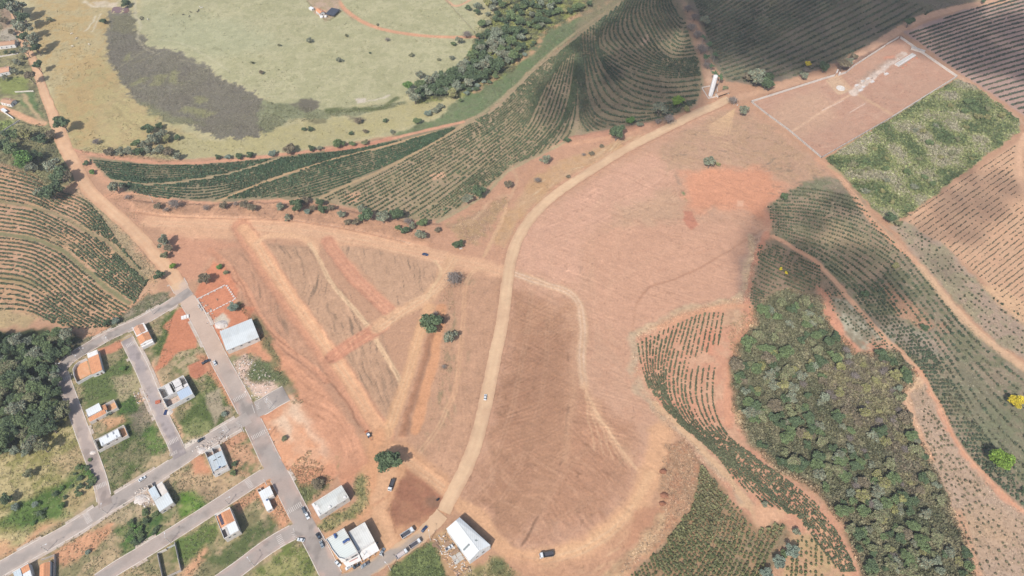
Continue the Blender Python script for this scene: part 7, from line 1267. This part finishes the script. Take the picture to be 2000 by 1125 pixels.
KA = lambda x, y: (1600+x/8.035, 60+y/8.035)
gm = M_('granite_tomb', (232,226,220), var=.06, scale=2, dirt=alb(206,190,178), dscale=.8)
for k, (x, y, w, d, h, lab) in enumerate(((583,868,3.6,2.2,1.4,'white tomb at the lower left end of the grave row'),(680,800,3.4,2.4,1.2,'grey white tomb with dark top, second in the grave row'),(762,762,3.2,1.8,1.4,'narrow white tomb, third in the upper grave row'),(690,893,3.4,1.8,1.1,'white tomb across the path from the lower left one'),(830,805,4,2.6,.8,'pale tomb lot with a small cross wall beside the path'),(1050,685,4.5,2.4,1.0,'pale tomb at the middle of the grave row'),(650,935,5,2.2,.5,'low cream slab at the foot of the grave row'))):
    c = PV(KA(x, y)); e = setp(empty('tomb', c, .55), lab, 'tomb'); mb = MB(); mb.box(-w/2,w/2,-d/2,d/2,-.1,h*.7); mb.build('tomb_base', gm, e, bevel=.05); mb = MB(); mb.box(-w/2-.1,w/2+.1,-d/2-.1,d/2+.1,h*.7+.01,h*.7+.2); mb.build('tomb_slab', gm if k != 1 else block, e); mb = MB(); mb.box(-w/2,-w/2+.3,-d/2,d/2,h*.7+.21,h+.5); mb.build('headstone', gm, e)
a, b = PV(KA(1230,560)), PV(KA(1500,390)); d = b-a; e = setp(empty('grave_block', a, math.atan2(d.y, d.x)), 'long white block of wall graves near the upper corner', 'grave block'); mb = MB(); mb.box(0, d.length, -1.2, 3.4, -.2, 1.3); mb.build('block_body', gm, e); mb = MB()
for k in range(9): mb.box(d.length*k/9+.3, d.length*(k+1)/9-.3, .2, 2.8, 1.31, 1.4)
mb.build('grave_lids', slab, e)
a = PV(KA(1440,285)); e = setp(empty('grave_shelter', a, -.62), 'small grey shelter against the upper corner wall of the walled ground', 'shelter'); mb = MB(); mb.box(0, 13, -1.5, 1.2, -.1, 2.2); mb.build('wall', plaster2, e); mb = MB(); mb.box(-.3, 13.3, -1.8, 1.5, 2.21, 2.4); mb.build('roof', block, e)
c = PV(KA(335,905)); e = setp(empty('round_fountain', c), 'round pale basin on the square inside the gate', 'fountain'); mb = MB(); mb.lathe((0,0,0), [(4.2,-.1),(4.2,.5),(3.8,.5),(3.8,.2),(.2,.2)], 24); mb.build('basin', plaster2, e); mb = MB(); mb.lathe((0,0,0), [(.5,.1),(.3,1.8),(.5,2.0)], 10); mb.build('pedestal', plaster, e)
for k, (x, y) in enumerate(((1310,580),(1360,540),(1410,500),(1470,440),(1530,430))):
    c = PV(KA(x, y)); e = setp(empty('earth_mound', c), f'small red earth mound beside the wall graves, {ORD[k]} from the left', 'earth mound', 'red earth mounds'); V_, F3, F4 = lowdome(1.3, .7, np.random.default_rng(k), 8); mb = MB(); mb.add(V_, F3+F4); mb.build('mound', M_('red_earth', (206,124,104), var=.1), e)
# ------------------------------------------------------------------ vehicles
tyre = surf('tyre_rubber', (.03,.03,.03), .1, 4, .9); rim_m = surf('wheel_rim', (.4,.4,.42), .05, 4, .4, metal=.6); lamp_m = surf('lamp_glass', (.75,.78,.8), .02, 3, .15); tail_m = surf('tail_lamp', (.35,.03,.02), .02, 3, .3)
PT = {'white': surf('white_paint', alb(236,240,242), .02, 1, .3, spec=.5), 'silver': surf('silver_paint', alb(176,184,190), .03, 1, .3, metal=.3), 'black': surf('black_paint', alb(46,48,54), .05, 1, .3, spec=.5), 'blue': surf('blue_paint', alb(50,64,106), .05, 1, .35, spec=.5), 'grey': surf('grey_paint', alb(110,116,122), .04, 1, .35), 'orange': surf('orange_paint', alb(208,98,60), .05, 1, .5), 'bluegrey': surf('bluegrey_paint', alb(96,108,128), .05, 1, .5)}
bed_d = surf('dark_truck_bed', alb(84,84,92), .15, 1.5, .8); bed_w = surf('pale_truck_bed', alb(214,204,202), .08, 1.5, .8); chas = surf('truck_chassis', (.05,.05,.05), .1, 2, .7)
def profile(mb, pts, w, m=0):
    n = len(pts); v = [(x, -w/2, z) for x, z in pts]+[(x, w/2, z) for x, z in pts]
    mb.add(v, [tuple(range(n)), tuple(range(2*n-1, n-1, -1))]+[(i, i+n, (i+1) % n+n, (i+1) % n) for i in range(n)], m)
def wheel(e, x, y, r=.33, w=.22):
    mb = MB(); mb.tube([(x, y-w/2, r), (x, y+w/2, r)], [r, r], 14); o = mb.build('wheel', tyre, e); rb = MB(); s = 1 if y > 0 else -1; rb.tube([(x, y+s*(w/2+.003), r), (x, y+s*(w/2+.02), r)], [r*.6, r*.5], 10); rb.build('rim', rim_m, o)
def place(name, c, to, label, cat, group=None):
    A, B = PV(c), PV(to); d = B-A; e = empty(name, (A.x, A.y, ROADZ(A)), math.atan2(d.y, d.x)); return setp(e, label, cat, group)
def ROADZ(A):
    for i, (p, w) in enumerate(RP):
        if np.min(np.hypot(p[:,0]-A.x, p[:,1]-A.y)) < w/2: return .06+.016*i
    for p in DP:
        if np.min(np.hypot(p[:,0]-A.x, p[:,1]-A.y)) < 4.5: return .23
    return float(hz(np.float32(A.x), np.float32(A.y)))+.02
def car(c, to, col, label, s=1.0, kind='car', group='cars parked and driving'):
    e = place('parked_car' if kind == 'car' else 'pickup_truck', c, to, label, 'car' if kind == 'car' else 'pickup', group); P_ = PT[col]; mb = MB()
    if kind == 'car':
        profile(mb, [(-2.15,.3),(-2.17,.78),(-1.75,.95),(.95,.97),(1.95,.78),(2.15,.6),(2.15,.3)], 1.74); mb.build('body', P_, e, bevel=.1)
        g = MB(); profile(g, [(-1.85,.94),(-1.3,1.40),(.35,1.42),(1.15,.955)], 1.5); g.build('windows', glass, e, bevel=.06); r = MB(); r.box(-1.15,.3,-.68,.68,1.425,1.47); r.build('roof', P_, e, bevel=.03); wx = (-1.3, 1.35)
    else:
        profile(mb, [(-2.5,.4),(-2.5,1.0),(-.6,1.02),(-.6,.98),(1.35,1.0),(2.4,.9),(2.5,.7),(2.5,.4)], 1.8); mb.build('body', P_, e, bevel=.08); g = MB(); profile(g, [(-.75,1.01),(-.6,1.62),(.6,1.64),(1.45,1.0)], 1.55); g.build('windows', glass, e, bevel=.05); r = MB(); r.box(-.55,.5,-.7,.7,1.645,1.69); r.build('roof', P_, e, bevel=.03); b = MB(); b.box(-2.4,-.85,-.78,.78,1.03,1.06); b.build('load_bed', bed_d, e); wx = (-1.6, 1.6)
    for x in wx:
        for y in (-.82, .82): wheel(e, x, y)
    for y in (-.6, .6):
        h = MB(); h.box(2.1 if kind == 'car' else 2.45, 2.18 if kind == 'car' else 2.53, y-.2, y+.2, .6, .75); h.build('headlight', lamp_m, e)
    e.scale = (s, s, s); return e
car((622.5,1048),(626,1053),'black','black car parked at the kerb left of the corner shop'); car((629,1064),(626,1057),'silver','silver hatchback behind the black car at the kerb of the corner shop'); car((588,1055),(582,1054),'white','white car turning at the mouth of the lower street'); car((594,997),(591,990),'grey','grey car at the kerb in front of the long parapet building'); car((600.5,1008),(604,1016),'white','white car directly below the grey car by the long parapet building')
car((660,1101),(666,1107),'white','white car parked askew at the rounded corner of the shop'); car((682,1108),(674,1113),'white','white car under the sign of the corner shop'); car((696.5,1106),(704,1101),'black','black car between two pale ones in front of the corner shop'); car((713.5,1104),(706,1109),'silver','silver pickup at the right end of the cars facing the shop', kind='pickup')
car((714,1079),(718,1087),'black','black car backed under the canopy of the shop hall', 1.1); car((722.5,1076.5),(726,1083),'white','left one of two white cars under the hall canopy'); car((730,1070),(734,1077),'white','right one of two white cars under the hall canopy'); car((747,1078),(751,1071),'silver','silver car leaving the forecourt on the earth'); car((829,1034),(834,1028),'blue','dark blue car driving on the asphalt near the dirt road')
car((830.5,498),(836,499),'blue','blue car alone on the wide dirt track by the red bank', 1.1); car((948,777),(949,768),'white','white car driving up the long dirt road'); car((402.5,708.5),(411,704),'black','black pickup on the red earth patch', kind='pickup', s=1.05); car((420,710),(417,704),'white','white car at the kerb beside the black pickup'); car((278.5,936),(286,931),'white','white car parked on the second street'); car((393,860),(401,855),'black','dark car parked at the upper kerb of the second street'); car((877.5,1070.5),(883,1067),'white','white pickup on the littered ground left of the barn', kind='pickup', s=.95)
def truck(c, to, label, cabc='white', bed=bed_d, side=None, s=1.0, Lb=4.6, load=False):
    e = place('tipper_truck', c, to, label, 'truck', 'tipper trucks'); P_ = PT[cabc]; side = side or chas; mb = MB(); mb.box(-3.6,3.2,-.5,.5,.55,.9); mb.build('chassis', chas, e)
    mb = MB(); profile(mb, [(1.75,.6),(1.75,2.45),(2.0,2.55),(3.1,2.5),(3.5,1.6),(3.55,.6)], 2.3); o = mb.build('cab', P_, e, bevel=.08); g = MB(); profile(g, [(3.12,2.42),(3.2,2.42),(3.55,1.68),(3.47,1.62)], 2.0); g.build('windscreen', glass, o); sg = MB(); sg.box(2.2,3.0,-1.17,-1.155,1.6,2.2); sg.box(2.2,3.0,1.155,1.17,1.6,2.2); sg.build('side_windows', glass, o)
    b = MB(); b.box(-3.7,1.4,-1.2,1.2,.95,1.1); b.build('bed_floor', bed, e); w = MB(); w.box(-3.7,1.4,-1.25,-1.15,1.11,1.95); w.box(-3.7,1.4,1.15,1.25,1.11,1.95); w.box(-3.8,-3.71,-1.25,1.25,1.0,1.95); w.box(1.41,1.55,-1.25,1.25,1.0,2.3); w.build('bed_sides', side, e)
    if load:
        V_, F3, F4 = lowdome(1.1,.5,np.random.default_rng(5),8); l = MB(); l.add([(x*1.9-1.1,y*.98,z+1.15) for x,y,z in V_], F3+F4); l.build('load', side, e)
    for x in (-2.9,-1.9,2.5):
        for y in (-1.0,1.0): wheel(e, x, y, .48, .3)
    for y in (-.85,.85): h = MB(); h.box(3.55,3.62,y-.2,y+.2,.8,1.0); h.build('headlight', lamp_m, e)
    e.scale = (s,)*3; return e
truck((765,949),(761,961),'dark bed truck with white cab below the big round tree', s=1.0); truck((797,1042),(806,1036),'dark bed truck with white cab at the upper side of the asphalt', s=1.15, bed=bed_d, side=PT['white']); truck((786,1083),(795,1077),'pale bed truck, lower of two nose to tail beside the weedy lot', bed=bed_w, side=bed_w, s=1.0); truck((812,1063),(821,1057),'truck with dark load in a pale bed, upper of two nose to tail', bed=bed_d, side=bed_w, s=1.0); truck((1067,1085),(1056,1087),'dark bed truck with white cab alone on the haul road', s=1.12)
# backhoe at the clearing
e = place('backhoe', (720,851), (716,844), 'small backhoe with orange arm at the end of the diagonal track', 'backhoe'); mb = MB(); profile(mb, [(-1.6,.6),(-1.6,1.3),(1.9,1.25),(2.0,.7)], 1.3); mb.build('body', PT['bluegrey'], e, bevel=.06); mb = MB(); mb.box(-1.1,.3,-.7,.7,1.31,2.5); o = mb.build('cab', glass, e, bevel=.05); r = MB(); r.box(-1.2,.4,-.8,.8,2.51,2.62); r.build('cab_roof', PT['white'], o); mb = MB(); mb.tube([(1.2,-.5,1.0),(2.8,-.5,1.3),(3.3,-.5,.5)],[.12,.1,.1],5); mb.tube([(1.2,.5,1.0),(2.8,.5,1.3),(3.3,.5,.5)],[.12,.1,.1],5); mb.build('loader_arms', PT['orange'], e); mb = MB(); profile(mb, [(3.2,.1),(3.9,.1),(4.0,.6),(3.3,.9)], 2.1); mb.build('bucket', PT['orange'], e); mb = MB(); mb.tube([(-1.6,0,1.0),(-2.6,0,2.8),(-3.8,0,1.8),(-4.0,0,.6)],[.16,.14,.12,.2],6); mb.build('digging_arm', PT['orange'], e)
for x, r in ((-1.0,.7),(1.3,.48)):
    for y in (-.85,.85): wheel(e, x, y, r, .35)
# ------------------------------------------------------------------ street lamps and poles
pole_m = surf('concrete_pole', alb(222,216,208), .08, 2, .9); head_m = surf('lamp_head', alb(240,240,240), .03, 2, .5)
def lamp(c, tip, label, h=8.0, arm=True):
    A = PV(c); B = PV(tip, h); d = (B-A); d.z = 0; e = setp(empty('street_lamp' if arm else 'utility_pole', (A.x, A.y, float(hz(np.float32(A.x), np.float32(A.y)))), math.atan2(d.y, d.x)), label, 'street lamp' if arm else 'utility pole', 'street lamps along the new streets' if arm else None)
    mb = MB(); mb.tube([(0,0,-.3),(0,0,h)], [.2,.13], 8); mb.build('pole', pole_m, e)
    if arm:
        mb = MB(); mb.tube([(0,0,h-.5),(1.0,0,h+.1),(2.6,0,h+.25)], [.06,.05,.05], 6); mb.build('arm', metal_g, e); mb = MB(); mb.box(2.5,3.4,-.22,.22,h+.18,h+.34); o = mb.build('lamp_head', head_m, e, bevel=.04); mb = MB(); mb.box(2.6,3.3,-.16,.16,h+.14,h+.178); mb.build('lens', lamp_m, o)
    mb = MB(); mb.box(-.06,.06,-1.1,1.1,h-1.0,h-.88); mb.build('crossarm', wood_m, e)
LP = [((763,1114),(752,1098),'street lamp at the kerb below the lower truck, bottom centre'),((841,1055),(838,1042),'street lamp at the tip of the weedy lot left of the barn'),((497,1105),(484,1090),'street lamp on the lower side of the bottom street'),((435,855),(440,840),'street lamp at the corner above the unfinished house'),((447,985),(455,968),'street lamp beside the house with solar panels'),((209,1003),(197,990),'street lamp below the first junction of the long second street'),((93.5,1076),(82,1066),'street lamp in front of the bright orange roofed house'),((333,1060),(322,1048),'street lamp at the walled weedy lot'),((119.5,721),(109,709),'street lamp at the bend beside the left woodland'),((214.6,667),(205,656),'street lamp on the upper street, left of the zebra crossing end'),((260,657),(251,644),'street lamp at the mouth of the middle street'),((300.6,614),(291,602),'street lamp on the upper street near the main junction'),((525,851),(530,838),'street lamp on the pink lot side of the long street'),((526.5,799),(520,786),'street lamp at the stub street crossing'),((321.6,799),(330,785),'street lamp in front of the twin building site'),((165.5,692),(160,680),'street lamp outside the curved wall yard'),((153,704),(146,694),'street lamp on the outer side of the bend at the curved yard')]
for c, t, l in LP: lamp(c, t, l)
lamp((300,397),(292,383),'pale leaning pole at the foot of the dense coffee rows', 8.5, arm=False); lamp((714,1088),(716,1076),'dark pole in front of the black car at the shop hall', 7, arm=False); lamp((1433,205),(1431,190),'pole at the gate of the walled ground', 8, arm=False)
# ------------------------------------------------------------------ small things
def boxes(name, c, rz, items, m, label, cat, part='block'):
    A = PV(c); e = setp(empty(name, (A.x, A.y, float(hz(np.float32(A.x), np.float32(A.y)))), rz), label, cat)
    for b in items: mb = MB(); mb.box(*b); mb.build(part, m, e, bevel=.04)
boxes('block_stack', (362,620), .35, [(-2.6,-.9,-1.5,1.4,-.1,1.0),(-.75,.9,-1.5,1.5,-.1,1.1),(1.05,2.6,-1.4,1.5,-.1,.9)], plaster, 'row of white block stacks on the red lot beside the long street', 'block stack')
boxes('block_stack', (391,602), -.9, [(-3.6,-1.9,-.6,.6,-.1,.9),(-1.4,.2,-.7,.5,-.1,1.1),(.9,3.4,-.5,.6,-.1,.7)], block, 'scattered building blocks at the street corner of the foundation plot', 'block stack')
boxes('timber_stack', (851,1064), .6, [(-1.9,1.9,-.2,.2,0,.5),(-2.0,1.8,.35,.75,0,.5),(-1.8,2.0,.9,1.3,0,.5),(-1.9,1.9,-.8,-.4,0,.5)], wood_m, 'timber stack left of the white pickup near the barn', 'timber stack', 'beam')
boxes('timber_stack', (855,1070), -.7, [(-1.9,1.9,-.2,.2,0,.7),(-2.0,1.8,.35,.75,0,.7)], wood_m, 'lower timber stack right above the weedy lot edge', 'timber stack', 'beam')
boxes('concrete_panels', (894,1090), .6, [(-3,-.2,-2.5,0,-.1,.3),(0,2.6,-2.4,.2,-.1,.35),(-2.8,-.3,.3,2.6,-.1,.3),(.1,2.7,.4,2.4,-.1,.3)], slab, 'pale panels laid on the ground against the barn wall', 'panels', 'panel')
boxes('lean_to', (889,1079), .6, [(-2.4,2.4,-.9,.9,1.9,2.0),(-2.3,-2.1,-.8,.8,0,1.88),(2.1,2.3,-.8,.8,0,1.88)], wood_m, 'low wooden rack against the long side of the barn', 'rack', 'panel')
boxes('wooden_pallets', (873,1062), .6, [(-1.6,1.6,-1.3,1.2,0,.35)], wood_m, 'pallet lying beside the white pickup near the barn', 'pallet', 'pallet_board')
boxes('debris_heap', (855,977), .4, [(-.9,.6,-.5,.5,0,.7),(.2,1.1,-.2,.9,0,.4)], PT['black'], 'dark object on the round ash patch at the dirt road end', 'heap')
boxes('boulder_pile', (900,486), .3, [(-1,.2,-.6,.5,0,.7),(.3,1.2,-.5,.6,0,.5)], pile_m, 'pale stones beside the dark tree on the track', 'stones')
boxes('white_stone', (1440,206), .3, [(-.5,.5,-.5,.5,0,.8)], pile_m, 'white marker stone by the gate road', 'stone')
boxes('gravel_dump', (324,806), 0, [(-.9,.9,-1.8,1.8,-.1,.8)], PT['blue'], 'blue tarp heap in the road beside the twin building site', 'tarp heap'); boxes('red_skip', (309,786), .3, [(-1.5,1.5,-1.1,1.1,0,1.2)], red_m, 'red skip at the porch of the twin building site', 'skip')
for k, (u, v, r, hgt, m, lab) in enumerate(((432,634,3.8,1.1,pile_m,'white rubble pile above the grey warehouse'),(275,975,3.4,.9,pile_m,'white rubble pile left of the metal roofed house'),(182,884,1.8,.9,pile_m,'white sand pile on the street by the walled house'),(395,880,2.6,.7,pile_m,'pale rubble strip end beside the unfinished house'),(1296,921,2.0,1.3,M_('brown_heap',(150,98,78),var=.2),'brown earth heap on the haul road edge, uppermost of three'),(1297,968,2.2,1.2,M_('brown_heap2',(156,104,84),var=.2),'brown earth heap on the haul road edge, middle of three'),(1294,984,1.8,1.2,M_('brown_heap3',(150,98,78),var=.2),'brown earth heap on the haul road edge, lowest of three'),(330,805,2.4,.7,pile_m,'sand pile in front of the twin building site'))):
    c = PV((u, v)); rg = np.random.default_rng(k); V_, F3, F4 = lowdome(1, 1, rg, 12); n = 22; mb = MB(); vv = []; 
    rings = [(1.0, -.1), (.8, .35), (.5, .75), (.2, .98)]
    for q, (rr, zz) in enumerate(rings):
        for j in range(14): a = 2*math.pi*j/14; w_ = rg.uniform(.82, 1.15); vv.append((rr*r*w_*math.cos(a)*1.3, rr*r*w_*math.sin(a), zz*hgt))
    ff = [(i*14+j, i*14+(j+1) % 14, (i+1)*14+(j+1) % 14, (i+1)*14+j) for i in range(3) for j in range(14)]+[tuple(range(42, 56))]
    mb.add(vv, ff); o = mb.build('earth_heap', m); o.location = (c.x, c.y, float(hz(np.float32(c.x), np.float32(c.y)))); setp(o, lab, 'heap')
# cattle on the upper pasture
cow_m = {'b': surf('black_hide', (.03,.027,.025), .2, 2, .9), 'w': surf('white_hide', alb(236,228,216), .06, 2, .9)}
def cow_mesh(mat):
    me = bpy.data.meshes.new('cow'); B = [(0,0,1.15),(.55,0,1.2),(1.0,0,1.2),(1.35,0,1.4),(1.65,0,1.35),(1.9,0,1.15),(-.55,0,1.2),(-.85,0,1.15),(-1.0,0,.7)]
    E = [(0,1),(1,2),(2,3),(3,4),(4,5),(0,6),(6,7),(7,8)]; Rr = [.36,.36,.3,.2,.17,.12,.34,.24,.04]
    def leg(root, x, y, back):
        b = len(B); B.extend([(x,y*.8,.85),(x+(-.06 if back else .02),y,.5),(x+(.02 if back else 0),y,.02)]); E.extend([(root,b),(b,b+1),(b+1,b+2)]); Rr.extend([.17,.09,.07])
    leg(2,.95,.22,0); leg(2,.95,-.22,0); leg(7,-.8,.22,1); leg(7,-.8,-.22,1)
    b = len(B); B.extend([(1.62,.22,1.5),(1.62,-.22,1.5)]); E.extend([(4,b),(4,b+1)]); Rr.extend([.06,.06]); me.from_pydata(B, E, []); me.materials.append(mat); o = link(bpy.data.objects.new('cow', me)); sk = o.modifiers.new('s','SKIN')
    for v, r in zip(me.skin_vertices[0].data, Rr): v.radius = (r, r)
    me.skin_vertices[0].data[0].use_root = True; o.modifiers.new('u','SUBSURF').levels = 1; return o
proto = {k: cow_mesh(cow_m[k]) for k in 'bw'}; usd = {'b': 0, 'w': 0}
for j, (x, y, k) in enumerate(((1110,140,'b'),(1125,150,'b'),(1105,152,'b'),(1118,160,'b'),(1162,155,'w'),(1437,120,'b'),(1487,134,'b'),(1500,100,'b'),(1556,95,'b'),(1570,58,'w'),(1582,66,'w'),(1560,84,'b'),(575,368,'w'),(605,305,'w'),(700,352,'w'),(562,270,'w'))):
    c = PV((x/4.0175, y/4.0175)); o = proto[k] if usd[k] == 0 else proto[k].copy()
    if usd[k]: link(o)
    usd[k] += 1; o.location = (c.x, c.y, float(hz(np.float32(c.x), np.float32(c.y)))); o.rotation_euler = (0, 0, j*1.3)
    setp(o, 'black cow grazing on the pasture near the marsh head' if k == 'b' else 'white cow standing on the upper left pasture', 'cow', 'black cattle' if k == 'b' else 'white cattle')
# ------------------------------------------------------------------ clouds behind and above the camera, whose shadows fall on the hill
cm = bpy.data.materials.new('cloud_vapour'); cm.use_nodes = True; nt = cm.node_tree; nt.nodes.remove(nt.nodes['Principled BSDF']); pvn = nt.nodes.new('ShaderNodeVolumePrincipled'); pvn.inputs['Color'].default_value = (.97,.97,.97,1); pvn.inputs['Density'].default_value = 0.04; nt.links.new(pvn.outputs[0], nt.nodes['Material Output'].inputs['Volume'])
def cloud(blobs, label, dens=1.0):
    bm = bmesh.new(); CH = 950.0
    for (u, v, r) in blobs:
        c = PV((u, v)); p = c-SUND*(CH/(-SUND.z)); p.z = CH; m = Matrix.Translation(p) @ Matrix.Diagonal((r, r, r*.55, 1)); ret = bmesh.ops.create_icosphere(bm, subdivisions=3, radius=1.0, matrix=m)
        for w in ret['verts']:
            k = 1+.28*float(vn(np.float32(w.co.x+u), np.float32(w.co.y+w.co.z), r*.5, 90)); w.co = p+(w.co-p)*k
    me = bpy.data.meshes.new('cloud'); bm.to_mesh(me); bm.free(); me.materials.append(cm); o = link(bpy.data.objects.new('cloud', me)); return setp(o, label, 'cloud', kind='stuff')
cloud([(1110,200,34),(1140,150,34),(1190,170,44),(1210,110,40),(1260,150,50),(1200,225,26),(1310,185,34),(1330,140,28),(1240,60,40),(1300,20,44),(1160,90,26),(1090,235,18),(1280,225,18)], 'small cloud whose shadow lies on the curved coffee rows')
cloud([(1440,40,60),(1520,60,66),(1600,30,66),(1400,90,36),(1500,110,36),(1700,20,60),(1800,10,60),(1360,20,40)], 'cloud whose shadow lies on the upper coffee field')
cloud([(1880,85,46),(1960,100,50),(1830,95,26),(1990,60,40)], 'cloud whose shadow lies on the striped hedges')
cloud([(1500,425,16),(1492,470,20),(1480,520,14),(1462,555,14),(1560,500,24),(1620,540,26),(1670,500,20),(1590,430,16),(1640,400,16),(1720,560,24),(1700,600,18),(1455,500,16)], 'ragged cloud whose shadow lies above the woodland')
cloud([(1880,400,22),(1870,440,20),(1930,400,20),(1850,420,16),(1960,360,18),(1900,350,16),(1820,450,14)], 'wisp whose shadow lies on the striped young coffee')
# ------------------------------------------------------------------ haze
hm = bpy.data.materials.new('haze_air'); hm.use_nodes = True; nt = hm.node_tree; nt.nodes.remove(nt.nodes['Principled BSDF']); pvn = nt.nodes.new('ShaderNodeVolumePrincipled'); pvn.inputs['Color'].default_value = (.86,.92,1,1); pvn.inputs['Density'].default_value = 0.00011; pvn.inputs['Anisotropy'].default_value = 0.2; nt.links.new(pvn.outputs[0], nt.nodes['Material Output'].inputs['Volume'])
mb = MB(); mb.box(-6600,6600,-6600,9600,-2.5,420); o = mb.build('haze', hm); setp(o, 'thin even haze over the valley', 'haze', kind='stuff')
